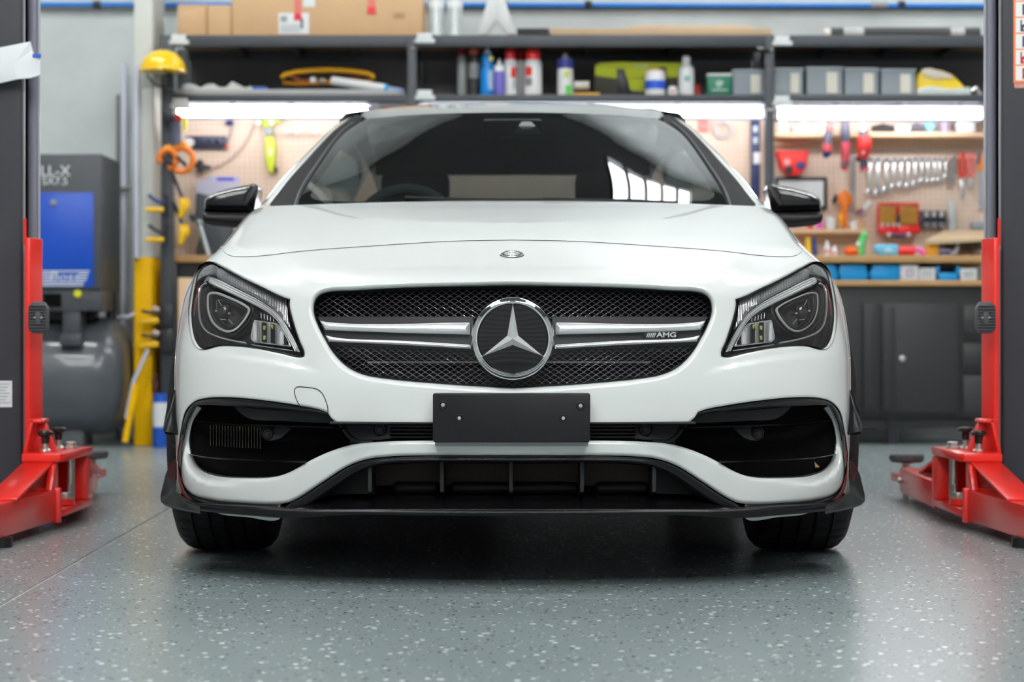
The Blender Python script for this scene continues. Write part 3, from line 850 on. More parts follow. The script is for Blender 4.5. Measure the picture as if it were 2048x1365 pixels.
patch('grille_back', offset_loop(grille_open, 6), [], pos(off(S, .16)), P('grille_cavity', (.008, .008, .009), .75, noise=.4, nscale=9), car, step=20, bstep=10, wall=-.12)
Yb = .19
MB().box(X_(735, Yb), X_(1300, Yb), Yb, Yb + .012, Z_(727, Yb), Z_(723, Yb)).build('radiator_rail', P('rail_grey', (.34, .34, .31), .5, metal=.5), car)
lip('grille_gasket', grille_open, posS, [(-1.0, .02), (1.2, .024), (2.6, .05)], M_gask, car)
def S_flat(u, v): return S(u, 660 + (v - 660) * .4)
for sgn in (1, -1):
    def pl(pts, step=6):
        l = cr(Lh(pts), closed=True, step=step); return l if sgn == 1 else mirror(l)
    patch('grille_bar_base', pl([(636, 634, 1), (946, 634, 1), (946, 702, 1), (660, 690, 1)]), [], pos(off(S_flat, .034)), P('bar_base_dark', (.03, .03, .034), .4, noise=.2, nscale=30), car, step=14, bstep=10, wall=.02)
    b1 = patch('upper_silver_bar', pl([(639, 642, 1), (660, 645.5), (939, 646, 1), (939, 669.5, 1), (800, 666), (650, 660.5, 1)]), [], pos(off(S_flat, .012)), M_satin, car, step=7, bstep=5, pil=(.014, 11), wall=.02)
    b2 = patch('lower_silver_bar', pl([(650, 671, 1), (672, 676), (800, 682), (941, 690.5, 1), (941, 698, 1), (800, 690), (657, 683.5, 1)]), [], pos(off(S_flat, .016)), M_satin, car, step=5, bstep=4, pil=(.008, 4.5), wall=.02)
# star badge
bc = np.array([X0 - .001, S(np.array([0.]), np.array([678.]))[0] + .0, 0]); Ys = .008
sc_px = F / (Ys - CAMY); cz = Z_(678, Ys)
def Rp(p): return p / sc_px
MB().lathe([(Rp(83), .05), (Rp(83.5), .012), (Rp(82), .004), (Rp(79), -.001), (Rp(75), -.003), (Rp(71.5), .0), (Rp(69.5), .006), (Rp(68.5), .016)], (X0, Ys, cz), 'Y', 72).build('star_ring', M_chrome, car, angle=60)
MB().lathe([(Rp(70), .03), (Rp(70), .013), (Rp(40), .012), (0, .0115)], (X0, Ys, cz), 'Y', 64).build('star_disc', P('black_glass', (.002, .002, .003), .06, coat=.3, coat_rough=.01), car)
mb = MB(); k = len(mb.v); yb = Ys + .010; yt = Ys - .007
tips = []; val = []
for i in range(3):
    a = math.pi / 2 + i * 2 * math.pi / 3; b = a + math.pi / 3
    tips.append((X0 + Rp(70) * math.cos(a), yb - .003, cz + Rp(70) * math.sin(a)))
    val.append((X0 + Rp(12.5) * math.cos(b), yb, cz + Rp(12.5) * math.sin(b)))
vs_ = [(X0, yt, cz)] + tips + val + [(p[0], yb + .004, p[2]) for p in tips + val]
fs_ = []
for i in range(3):
    t_, va, vb = 1 + i, 4 + i, 4 + (i - 1) % 3
    fs_ += [(0, t_, va), (0, vb, t_), (t_, t_ + 6, va + 6, va), (vb, vb + 6, t_ + 6, t_)]
mb.add(vs_, fs_); mb.build('star', P('star_silver', (.92, .93, .94), .25, metal=.5), car, angle=5)
# small lettering plate between the bars on the right
Yp = .045
pl_ = MB().prism(poly([(1284, 677), (1291, 664), (1356, 664), (1356, 677)], Yp), Yp, Yp + .006).build('letter_plate', M_plas, car, bevel=.0006)
M_let = P('letter_silver', (.75, .76, .77), .3, metal=.8)
text_mesh('letters', 'AMG', R_(13.5, Yp), M_let, pl_, (X_(1333, Yp), Yp - .0006, Z_(670.6, Yp)), depth=.0006, sx=1.35, bold=.0004)
mb = MB()
for i in range(5):
    a = 1292 + i * 3.6
    mb.prism(poly([(a, 675.5), (a + 4, 666), (a + 6, 666), (a + 2, 675.5)], Yp), Yp - .0012, Yp + .001)
mb.build('letter_stripes', M_let, pl_)
# round hood badge lying on the slope
hb = pos(S)(np.array([[-1.5, 510.]]))[0]
e = 1.0; nrm = np.cross(pos(S)(np.array([[e, 510.]]))[0] - pos(S)(np.array([[-e, 510.]]))[0], pos(S)(np.array([[0, 510. - e]]))[0] - pos(S)(np.array([[0, 510. + e]]))[0]); nrm /= np.linalg.norm(nrm)
nv = Vector(nrm); nv = nv if nv.z > 0 else -nv
rot = nv.to_track_quat('Z', 'Y').to_matrix(); hbv = Vector(hb)
def on_hood(mb):
    mb.v = [tuple(hbv + rot @ Vector(p)) for p in mb.v]; return mb
r0 = 24.5 / (F / (hb[1] - CAMY))
MB_ = lambda: MB()
hbadge = on_hood(MB().lathe([(r0, -.002), (r0, .002), (r0 * .9, .0035), (r0 * .62, .0035), (r0 * .6, .002), (0, .002)], n=40)).build('hood_badge', M_gask, car)
m1 = MB(); m1.lathe([(r0 * 1.0, .002), (r0 * .96, .004), (r0 * .92, .0034)], n=40); m1.lathe([(r0 * .66, .003), (r0 * .62, .0048), (r0 * .58, .003)], n=40)
M_bs = P('badge_silver', (.8, .8, .82), .3, metal=.8)
on_hood(m1).build('badge_ring', M_bs, hbadge)
m1 = MB(); tp = [(r0 * .6 * math.cos(math.pi / 2 + i * 2.0944), r0 * .6 * math.sin(math.pi / 2 + i * 2.0944), .0026) for i in range(3)]
vl = [(r0 * .1 * math.cos(math.pi / 2 + 1.0472 + i * 2.0944), r0 * .1 * math.sin(math.pi / 2 + 1.0472 + i * 2.0944), .0026) for i in range(3)]
m1.add([(0, 0, .005)] + tp + vl, [(0, 1, 4), (0, 6, 1), (0, 2, 5), (0, 4, 2), (0, 3, 6), (0, 5, 3)]); on_hood(m1).build('badge_star', M_bs, hbadge, angle=5)
m1 = MB()
for i in range(26):
    a = i / 26 * 2 * math.pi
    if i % 2 == 0 or i in (17, 19, 21): m1.box(r0 * .72, r0 * .86, -.0012, .0012, .003, .0042, rz=a, piv=(0, 0, .003))
on_hood(m1).build('badge_wreath', M_bs, hbadge)

# ---- plate holder
Yn = -.022
hold = MB().prism(poly([(868, 787), (1178, 787), (1180.5, 790), (1180.5, 881), (1177, 885.5), (869, 885.5), (865.5, 881), (865.5, 790)], Yn), Yn, Yn + .03).build('plate_holder', P('holder_plastic', (.009, .009, .010), .4, noise=.35, nscale=14, spec=.35), car, bevel=.003, seg=3)
M_screw = P('screw_steel', (.55, .55, .56), .35, metal=.9)
for px, py, r in ((886, 810.5, 9), (1161, 812, 9), (918.5, 837, 8), (1126.5, 837, 8)):
    c = W(px, py, Yn)
    rr = R_(r, Yn)
    st = MB().lathe([(rr, .002), (rr, -.001), (rr * .85, -.0025), (rr * .55, .0005), (0, .0005)], c, 'Y', 24).build('screw_boss', P('boss_black', (.012, .012, .013), .5), hold)
    MB().lathe([(rr * .42, .001), (rr * .42, -.0015), (rr * .2, -.002), (0, -.0012)], c, 'Y', 16).build('screw', M_screw, st if False else hold)
for px, py in ((872, 799.5), (1173, 799.5), (872, 866), (1173, 866)):
    MB().lathe([(.0022, .001), (.0022, -.0006), (.0012, -.0006), (.001, .001)], W(px, py, Yn), 'Y', 12).build('pin_hole_rim', M_plas2, hold)
MB().prism([(.0, Z_(884, .0)), (.0, Z_(893, .0)), (.03, Z_(889, .03)), (.03, Z_(884, .03))], X_(870, 0), X_(1176, 0), 'X').build('holder_foot', P('foot_clear_grey', (.30, .33, .33), .3), hold)

# ---- headlamps
M_bezel = P('bezel_black', (.012, .011, .012), .25, coat=.6)
M_drl = P('light_guide', (.90, .92, .93), .2, coat=1.0)
M_refl = P('lamp_reflector', (.88, .89, .90), .3, metal=.55)
M_ringm = P('lamp_ring_silver', (.92, .93, .94), .22, metal=.45)
M_led = P('led_yellow', (.60, .62, .16), .4)
M_redm = P('red_marker', (.45, .02, .02), .25, coat=1)
M_ribs = P('rib_clear', (.80, .82, .84), .25, metal=.4)
ring_out = lamp; ring_in = offset_loop(lamp, -3.2)
for sgn, side in ((1, 'right'), (-1, 'left')):
    def mm(l): l = np.asarray(l); return l if sgn == 1 else mirror(l)
    hl_c = pos(S)(np.array([[sgn * 530., 620.]]))[0]
    hl = bpy.data.objects.new('headlight', None); COL.objects.link(hl); hl.parent = car
    hl.location = (hl_c[0] - X0, hl_c[1], hl_c[2]); hl['label'] = 'black bezel headlight with silver light guide'
    def po(fn): return pos(fn)
    patch('gasket', mm(ring_out), [mm(ring_in)], po(off(S, .004)), M_gask, hl, step=6, bstep=4, pil=(.003, 1.6), wall=.03)
    patch('lens', mm(ring_in), [], po(off(S, .004)), M_lens, hl, step=9, bstep=5)
    patch('bezel', mm(offset_loop(lamp, -1)), [], po(lambda u, v: S(u, v) + .062), M_bezel, hl, step=12, bstep=6, wall=-.056)
    drl = cr(Lh([(419, 555.6), (434.4, 559), (474.8, 579), (508.5, 596), (533.8, 611), (550.7, 624.7), (567.5, 645), (581, 668.6), (594.5, 695.5), (599, 705, 1), (588, 702, 1), (579.3, 682), (565.9, 660), (555.7, 643.3),
                 (538.9, 628), (508.5, 611), (474.8, 594.4), (441, 579), (424.3, 570.8), (415.8, 564)]), closed=True, step=4)
    patch('light_guide', mm(drl), [], po(off(S, .022)), M_drl, hl, step=5, bstep=4, pil=(.010, 6), wall=.03)
    for dpx, rr in (((2.5, -4.5), .0011), ((-1.5, 4.), .0010), ((.5, -.5), .0008)):
        c = cr(Lh([(424 + dpx[0], 563 + dpx[1]), (474.8 + dpx[0], 587 + dpx[1]), (508.5 + dpx[0], 603.5 + dpx[1]), (536 + dpx[0], 619.5 + dpx[1]), (553 + dpx[0], 634 + dpx[1]), (566.5 + dpx[0], 652 + dpx[1]), (580 + dpx[0], 675 + dpx[1]), (592 + dpx[0], 699 + dpx[1])]), step=6)
        c[:, 0] *= sgn
        MB().tube([tuple(p) for p in po(off(S, .0195))(c)], rr, n=6).build('guide_line', M_refl, hl)
    topr = cr(Lh([(430, 541, 1), (446, 537), (470, 550), (520, 574.5), (560, 594), (575, 600, 1), (573, 618), (577, 640), (582, 660, 1), (567.5, 642), (550.7, 622), (533.8, 608.5), (508.5, 593.5), (474.8, 576.5), (434.4, 556, 1)]), closed=True, step=5)
    patch('upper_reflector', mm(topr), [], po(off(S, .034)), P('reflector_smoke', (.30, .30, .32), .28, metal=.5), hl, step=8, bstep=5, wall=.02)
    mb = MB()
    for i in range(44):
        a = 436 + i * 3.2
        p = np.array([[CC - a, 520.], [CC - a - 5, 660.]])
        seg = np.array([p[0] + (p[1] - p[0]) * t for t in np.linspace(0, 1, 90)])
        ins = pip(topr, seg)
        idx = np.flatnonzero(ins)
        if len(idx) < 3: continue
        s2 = seg[idx[0]:idx[-1]:max(1, (len(idx) // 4))]
        if len(s2) < 2: continue
        s2 = s2.copy(); s2[:, 0] *= sgn
        mb.tube([tuple(q) for q in po(off(S, .031))(s2)], .0010, n=4, caps=False)
    mb.build('reflector_ribs', M_ribs, hl, kind='stuff')
    # projector bowl
    prj = cr(Lh([(417.5, 589), (427.6, 586), (458, 596), (491.7, 613), (498.4, 619.7), (495, 629.8), (485, 645), (471.5, 658.4), (456.3, 663.5), (441, 658.4), (426, 645), (417.5, 624.7), (415.8, 601)]), closed=True, step=4)
    pc = prj.mean(0)
    pr = patch('projector_glass', mm(prj), [], po(lambda u, v: S(u, v) + .040 - .012 * np.clip(1 - ((np.abs(u) - pc[0])**2 + (v - pc[1])**2) / 1500., 0, 1)), P('projector_black', (.010, .010, .011), .05, coat=1.0, coat_rough=.01), hl, step=6, bstep=4, pil=(.01, 10), wall=.02)
    q = prj.copy(); q[:, 0] *= sgn
    MB().tube([tuple(p) for p in po(off(S, .032))(q)], .0021, n=8, closed=True, flat=1.6).build('projector_ring', M_ringm, hl)
    q = offset_loop(prj, 9)[:, :]; q[:, 0] *= sgn
    MB().tube([tuple(p) for p in po(off(S, .040))(q)], .0042, n=8, closed=True).build('projector_shroud', M_bezel, hl)
    c3 = po(off(S, .022))(np.array([[sgn * (CC - 450), 626.]]))[0]
    MB().ball((c3[0], c3[1] + .01, c3[2]), .020, .012, .020, n=24, m=12).build('projector_dome', P('dome_glass', (.02, .021, .022), .03, coat=1.0, coat_rough=.0), hl)
    for a, b in ((432, 622), (444, 624), (458, 627)):
        c3 = po(off(S, .014))(np.array([[sgn * (CC - a), b]]))[0]
        MB().box(c3[0] - .0026, c3[0] + .0026, c3[1] - .001, c3[1] + .008, c3[2] - .0022, c3[2] + .0022).build('led_chip', M_led, hl, bevel=.0006)
    for path in ([(437, 601), (443, 612)], [(457, 639), (465, 648)], [(441, 639), (452, 640)]):
        c3 = po(off(S, .016))(np.array(Lh(path)) * np.array([sgn, 1]))
        MB().tube([tuple(p) for p in c3], .0009, n=5).build('projector_glint_bar', M_ringm, hl)
    # outer trim line
    tl = cr(Lh([(412, 567), (404, 573), (399.5, 583), (398, 604.5), (399, 628), (404, 650), (414, 663.5), (434, 673.6), (458, 680.5), (492, 687)]), step=4); tl[:, 0] *= sgn
    MB().tube([tuple(p) for p in po(off(S, .024))(tl)], .0024, n=8, flat=1.4).build('outer_trim_line', M_ringm, hl)
    # small square lamp
    sq = cr(Lh([(509, 641, 1), (552.4, 647.5, 1), (563, 657), (573, 675), (582.0, 693.5, 1), (509, 684.6, 1), (503, 679), (504.3, 661.8)]), closed=True, step=4)
    patch('dip_lamp', mm(sq), [], po(off(S, .042)), M_refl, hl, step=6, bstep=4, wall=.02)
    q = sq.copy(); q[:, 0] *= sgn
    MB().tube([tuple(p) for p in po(off(S, .034))(q)], .0011, n=6, closed=True).build('dip_lamp_frame', M_ringm, hl)
    f_t = pchip([(505, 645), (510, 642), (552, 648), (563, 658), (573, 675), (581, 691)]); f_b = pchip([(505, 681), (510, 684), (582, 692.5)])
    cuts = [506, 514, 523, 533, 541, 550, 559, 568, 577]
    for i in range(len(cuts) - 1):
        a, b = cuts[i], cuts[i + 1]; mid = (a + b) / 2; d0, d1 = ((.041, .028) if i % 2 else (.030, .040))
        fp = [(a, float(f_t(a)) + 2, d0), (mid, float(f_t(mid)) + 2, d1), (b, float(f_t(b)) + 2, d0), (b, float(f_b(b)) - 2, d0), (mid, float(f_b(mid)) - 2, d1), (a, float(f_b(a)) - 2, d0)]
        q3 = [tuple(po(off(S, d_))(np.array([[sgn * (CC - p_), v_]]))[0]) for p_, v_, d_ in fp]
        MB().add(q3, [(0, 1, 4, 5), (1, 2, 3, 4)]).build('lamp_facet', M_refl if i in (0, 1, 3, 5, 6) else P('facet_dark', (.10, .10, .11), .25, metal=.6), hl, angle=5)
    for a, b in ((529, 656), (529, 676), (543, 654)):
        c3 = po(off(S, .033))(np.array([[sgn * (CC - a), b]]))[0]
        MB().box(c3[0] - .003, c3[0] + .003, c3[1], c3[1] + .006, c3[2] - .005, c3[2] + .005).build('led_chip', M_led, hl)
    for i in range(5):
        a = 522 + i * 6.2; c3 = po(off(S, .045))(np.array(Lh([(a, 626 + i * 2.6), (a + .6, 637 + i * 1.6)])) * np.array([sgn, 1]))
        MB().tube([tuple(p) for p in c3], .0007, n=4).build('cooling_slit', M_ribs, hl)
    tl = cr(Lh([(503, 690), (540, 695.5), (585, 702)]), step=8); tl[:, 0] *= sgn
    MB().tube([tuple(p) for p in po(off(S, .03))(tl)], .0012, n=5).build('lower_trim_line', M_ribs, hl)
    tl = cr(Lh([(398.5, 569), (393, 592), (390.5, 615), (388.5, 632)]), step=5); tl[:, 0] *= sgn
    MB().tube([tuple(p) for p in po(off(S, .022))(tl)], [.001] + [.0028] * (len(tl) - 2) + [.001], n=6).build('side_marker', M_redm, hl)

# ---- greenhouse
def f_wc(v):
    """straight raked glass in the middle section"""
    k = (CY - np.asarray(v, float)) / F; m = .462
    return (.979 - 1.30 * m - .57 + CAMY * k) / (k - m)
f_we = pchip([(425, 1.60), (400, 1.66), (320, 1.98), (240, 2.36), (226, 2.42), (215, 2.45)])
f_wu = pchip([(425, 519), (412, 506), (400, 494), (365, 467), (323, 428), (270, 375), (260, 365), (236, 330), (228, 312), (215, 290)])
def Sw(u, v):
    u = np.abs(u); t = u / f_wu(v); yc = f_wc(v)
    return yc + (f_we(v) - yc) * gcorner(t, .5, 3.4)
glass_h = cr([(0, 225, 1), (125, 227), (225, 232), (285, 238.5), (303, 244, 1), (338, 268), (381, 325), (415, 380), (430, 410), (434, 420, 1), (0, 420, 1)], step=6)
glass_l = full(glass_h)
patch('windscreen', glass_l, [], pos(Sw), M_shield, car, step=14, bstep=7)
# dark band printed round the glass
band_in = cr([(0, 233, 1), (125, 235), (222, 240), (280, 247), (296, 254), (330, 283), (369, 335), (398, 378), (404, 392), (396, 399), (370, 402), (0, 398, 1)], step=6)
patch('glass_border', glass_l, [full(band_in)], pos(off(Sw, .004)), P('frit_black', (.008, .008, .009), .4), car, step=8, bstep=6)
trim_l = np.vstack([cr([(303, 243, 1), (338, 268), (381, 325), (415, 380), (430, 410), (436, 422, 1)], step=5),
                    cr([(498, 422, 1), (481, 404), (468, 388), (449, 363), (414, 323), (357, 262), (326, 238), (312, 228, 1), (300, 233, 1)], step=5)])
pil_l = np.vstack([cr([(312, 226, 1), (327, 237), (358, 261), (415, 322), (450, 362), (469, 387), (482, 403), (500, 424, 1)], step=5),
                   np.array([(float(f_wu(v)), v) for v in np.arange(424, 224, -5)])])
for sgn in (1, -1):
    g_ = (lambda l: l if sgn == 1 else mirror(l))
    patch('pillar_trim', g_(trim_l), [], pos(off(Sw, .004)), P('pillar_black', (.012, .012, .013), .65, spec=.1), car, step=8, bstep=5, pil=(.006, 6), wall=.02)
    gl = cr([(436, 417), (424, 383), (391, 330), (346, 270), (318, 246)], step=6); gl[:, 0] *= sgn
    MB().tube([tuple(p) for p in pos(off(Sw, -.001))(gl)], .006, n=8).build('pillar_seal', P('seal_grey', (.03, .032, .036), .35), car)
    patch('windscreen_pillar', g_(pil_l), [], pos(Sw), M_white, car, step=5, bstep=4, pil=(.004, 3), wall=.04)
    # side glass and rear pillar
    mb = MB(); vs_ = []; m = 0
    vv = np.arange(420, 224, -12)
    for v in vv:
        y0 = float(f_we(v)); x = float(f_wu(v)) * (y0 - CAMY) / F; z = Z_(v, y0)
        for k, y in enumerate(np.linspace(y0, 3.75 - .5 * max(0, (z - 1.0)), 8)):
            s = k / 7; vs_.append((sgn * (x + .02 * math.sin(math.pi * s) - .05 * s * s) + X0, y, z + .02 * math.sin(math.pi * s)))
    mb.add(vs_, [(i * 8 + k, i * 8 + k + 1, (i + 1) * 8 + k + 1, (i + 1) * 8 + k) for i in range(len(vv) - 1) for k in range(7)])
    mb.build('side_window', M_sideglass, car)
# roof
tc = cr([(0, 226, 1), (125, 228), (225, 233), (285, 239), (312, 228, 1)], step=12)
r0p = pos(Sw)(np.array([(0, 225), (63, 225.5), (125, 227), (180, 229), (225, 231.5), (260, 235), (290, 238), (312, 228)], float))
st = [(2.35, 1.398, .57), (2.65, 1.428, .585), (3.0, 1.42, .58), (3.35, 1.385, .56), (3.6, 1.335, .54)]
vs_ = []; ncol = len(r0p); tt = r0p[:, 0] - X0; tt = tt / tt[-1]
for sgn in (1, -1):
    pass
def roof_row(y, zc, hw): return [(t * hw, y, zc - .036 * abs(t)**2.2) for t in tt]
rws = [[(p[0] - X0, p[1], p[2]) for p in r0p]] + [roof_row(*s) for s in st]
mb = MB()
for sgn in (1, -1):
    vs_ = [(sgn * p[0] + X0, p[1], p[2]) for r in rws for p in r]
    mb.add(vs_, [(j * ncol + i, j * ncol + i + 1, (j + 1) * ncol + i + 1, (j + 1) * ncol + i) for j in range(len(rws) - 1) for i in range(ncol - 1)])
mb.build('roof', P('roof_black_glass', (.030, .032, .033), .12, coat=1.0, coat_rough=.05), car, angle=80)
for sgn in (1, -1):
    mb = MB(); vs_ = []
    edge = [rws[0][-1]] + [r[-1] for r in rws[1:]] + [(.5, 4.3, 1.06)]
    for p in edge:
        for dx, dz in ((-.012, .004), (.012, .0), (.03, -.02), (.034, -.05)): vs_.append((sgn * (p[0] + dx) + X0, p[1] + .02, p[2] + dz))
    mb.add(vs_, [(i * 4 + k, i * 4 + k + 1, (i + 1) * 4 + k + 1, (i + 1) * 4 + k) for i in range(len(edge) - 1) for k in range(3)])
    mb.build('roof_rail', M_white, car, angle=70)
# rear glass, boot lid, tail
mb = MB()
mb.add([(-.50 + X0, 3.62, 1.255), (.50 + X0, 3.62, 1.255), (.60 + X0, 4.3, 1.05), (-.60 + X0, 4.3, 1.05)], [(0, 1, 2, 3)]); mb.build('rear_window', clear_mat('rear_glass', (.72, .76, .76), 1.45, 1.0), car)
mb = MB(); n_ = 9
rr = [[(x * w_, y, z - .03 * abs(x)**3) for x in np.linspace(-1, 1, n_)] for y, z, w_ in ((3.75, 1.02, .78), (4.28, 1.055, .72), (4.5, 1.05, .66), (4.56, 1.0, .68), (4.6, .8, .72), (4.58, .5, .72), (4.5, .3, .7))]
mb.add([(p[0] + X0, p[1], p[2]) for r in rr for p in r], [(j * n_ + i, j * n_ + i + 1, (j + 1) * n_ + i + 1, (j + 1) * n_ + i) for j in range(len(rr) - 1) for i in range(n_ - 1)])
mb.build('boot_lid', M_white, car, angle=60)
MB().box(-.56 + X0, .56 + X0, 3.57, 3.62, 1.25, 1.345).build('rear_header', M_dark, car)
MB().box(-.74 + X0, .74 + X0, .30, 4.4, .17, .2).build('underbody', M_dark, car)
MB().box(-.60 + X0, .60 + X0, .32, 1.25, .2, .62).build('engine_bay', M_dark, car)
MB().box(-.60 + X0, .60 + X0, 1.22, 1.42, .55, .93).build('cowl', M_plas, car, bevel=.02)
# cabin
M_trimd = P('cabin_trim', (.012, .012, .013), .7, noise=.2)
MB().prism([(1.36, .80), (1.36, .955), (1.5, .985), (1.95, .995), (2.05, .93), (2.05, .6), (1.36, .6)], -.7 + X0, .7 + X0, 'X').build('dashboard', M_trimd, car, bevel=.02)
MB().box(-.72 + X0, .72 + X0, 1.5, 4.2, .25, .3).build('cabin_floor', M_trimd, car)
for x in (-.37, .37):
    t = MB().prism([(2.45, .3), (2.95, .3), (3.1, .95), (2.95, 1.0), (2.85, .95), (2.75, .5), (2.45, .48)], x - .24 + X0, x + .24 + X0, 'X').build('front_seat', M_trimd, car, bevel=.04, seg=3)
    MB().prism([(2.92, 1.0), (3.08, 1.02), (3.12, 1.2), (3.02, 1.22)], x - .13 + X0, x + .13 + X0, 'X').build('headrest', M_trimd, car, bevel=.03, seg=3)
MB().box(-.66 + X0, .66 + X0, 3.45, 3.7, .4, 1.06).build('rear_seat', M_trimd, car, bevel=.05, seg=3)
sw = [(-.345 + X0 + .175 * math.cos(a), 2.02 - .06 * math.sin(a), .905 + .165 * math.sin(a)) for a in np.linspace(0, 2 * math.pi, 40)[:-1]]
MB().tube(sw, .015, n=8, closed=True).build('steering_wheel', P('wheel_leather_lit', (.38, .45, .45), .4), car)  # pale teal base colour includes the light falling on the wheel
MB().box(-.10 + X0, .10 + X0, 1.98, 2.02, 1.24, 1.30).build('interior_mirror', M_plas, car, bevel=.012, seg=2)
MB().prism([(X0 - .05 + .05, 1.245), (X0 + .1, 1.245), (X0 + .06, 1.285), (X0 + .03, 1.285)], 1.93, 1.96).build('camera_shroud', P('shroud_grey', (.16, .19, .18), .4), car, bevel=.004)
MB().tube([tuple(pos(off(Sw, -.008))(np.array([[u, v]]))[0]) for u, v in ((-215, 396), (-120, 399), (-20, 401.5), (120, 401), (260, 402.5))], .006, n=6).build('wiper_arm', M_gask, car)
MB().tube([tuple(pos(off(Sw, -.012))(np.array([[u, v]]))[0]) for u, v in ((60, 400), (180, 402), (330, 407))], .007, n=6).build('wiper_arm', M_gask, car)

# ---- door mirrors
for sgn in (1, -1):
    Ym = 1.62
    mr = bpy.data.objects.new('door_mirror', None); COL.objects.link(mr); mr.parent = car; mr.location = (sgn * .9, Ym, .9)
    mr['label'] = 'gloss black door mirror'
    k_ = 0
    cap = cr(Lh([(403, 421, 1), (402, 405), (405, 395), (418, 385), (450, 374), (490, 366.5), (505, 364.5), (511, 369), (510, 380), (506, 402), (502, 424, 1)]), closed=True, step=4)
    lowc = cr(Lh([(403, 423, 1), (401, 434), (404, 443), (430, 448), (470, 451), (492, 449), (512, 436, 1), (514, 424, 1)]), closed=True, step=4)
    for nm, l, h, mt_, th in (('mirror_cap', cap, .07, M_gloss, .12), ('mirror_base', lowc, .045, M_plas, .10)):
        lx = l if sgn == 1 else mirror(l)
        patch(nm, lx, [], lambda p: np.c_[p[:, 0] * (Ym - CAMY) / F + X0, np.full(len(p), Ym), CAMZ - (p[:, 1] - CY) * (Ym - CAMY) / F], mt_, mr, step=6, bstep=4, pil=(h, 22 if nm == 'mirror_cap' else 12), wall=th)
    back = cap if sgn == 1 else mirror(cap)
    patch('mirror_glass', back, [], lambda p: np.c_[p[:, 0] * (Ym - CAMY) / F + X0, np.full(len(p), Ym + .15), CAMZ - (p[:, 1] - CY) * (Ym - CAMY) / F], M_chrome, mr, step=12, bstep=6)
    MB().box(min(sgn * .70, sgn * .82) + X0, max(sgn * .70, sgn * .82) + X0, Ym + .02, Ym + .12, .925, .96).build('mirror_stalk', M_plas, mr, bevel=.01)

# ---- wheels
def wheel(cy, sgn, first):
    xo = .902; wd_ = .262; R = ZW; root = bpy.data.objects.new('wheel', None); COL.objects.link(root); root.parent = car; root.location = (sgn * (xo - wd_ / 2), cy, 0)
    # profile across the tyre: (offset from outer face, radius, groove?)
    cols = [(.0, .215), (.004, .245), (.002, .275), (.010, .300), (.024, R - .010), (.040, R - .003), (.062, R), (.063, R - .008), (.071, R - .008), (.072, R), (.106, R), (.107, R - .008), (.117, R - .008), (.118, R),
            (.146, R), (.147, R - .008), (.157, R - .008), (.158, R), (.192, R), (.193, R - .008), (.201, R - .008), (.202, R), (.224, R - .003), (.240, R - .010), (.254, .300), (.260, .275), (.258, .245), (.262, .215)]
    n = 264; vs_ = []
    for c, (dx, r) in enumerate(cols):
        tread = r > R - .006
        for i in range(n):
            rr_ = r
            if tread and 4 <= c <= 23:
                ph = (i + int(dx * 160)) % 6 if (.063 < dx < .20) else (i % 5)
                if ph == 0: rr_ = r - .005
            a = 2 * math.pi * i / n
            z = ZW + rr_ * math.sin(a); vs_.append((sgn * (xo - dx) + X0, cy + rr_ * math.cos(a), max(z, .0005)))
    fs_ = [(c * n + i, c * n + (i + 1) % n, (c + 1) * n + (i + 1) % n, (c + 1) * n + i) for c in range(len(cols) - 1) for i in range(n)]
    MB().add(vs_, fs_).build('tyre', M_rub, root, angle=30)
    MB().lathe([(.218, 0), (.222, -.004), (.208, -.012), (.200, -.03), (.195, -.2), (.225, -.258)], (0, 0, 0), 'X', 48)
    mb = MB(); mb.lathe([(.218, -.002), (.222, -.006), (.208, -.014), (.200, -.04), (.195, -.2), (.218, -.26)], (0, 0, 0), 'X', 48)
    for i in range(10):
        a = i / 10 * 2 * math.pi; p0 = (-.03, .05 * math.cos(a), .05 * math.sin(a)); p1 = (-.025, .2 * math.cos(a + .08), .2 * math.sin(a + .08))
        mb.tube([p0, p1], .014, n=6)
    mb.lathe([(0, -.02), (.05, -.022), (.06, -.04), (.06, -.1)], (0, 0, 0), 'X', 24)
    mb.v = [(sgn * (xo + p[0]) + X0, cy + p[1], ZW + p[2]) for p in mb.v]
    mb.build('rim', P('rim_dark_silver', (.25, .26, .27), .3, metal=.9), root)
    mb = MB(); mb.lathe([(.16, -.12), (.16, -.15)], (0, 0, 0), 'X', 32); mb.v = [(sgn * (xo + p[0]) + X0, cy + p[1], ZW + p[2]) for p in mb.v]; mb.build('brake_disc', P('disc_steel', (.3, .3, .3), .3, metal=1), root)
for cy in (AX1, AX2):
    for sgn in (-1, 1): wheel(cy, sgn, True)

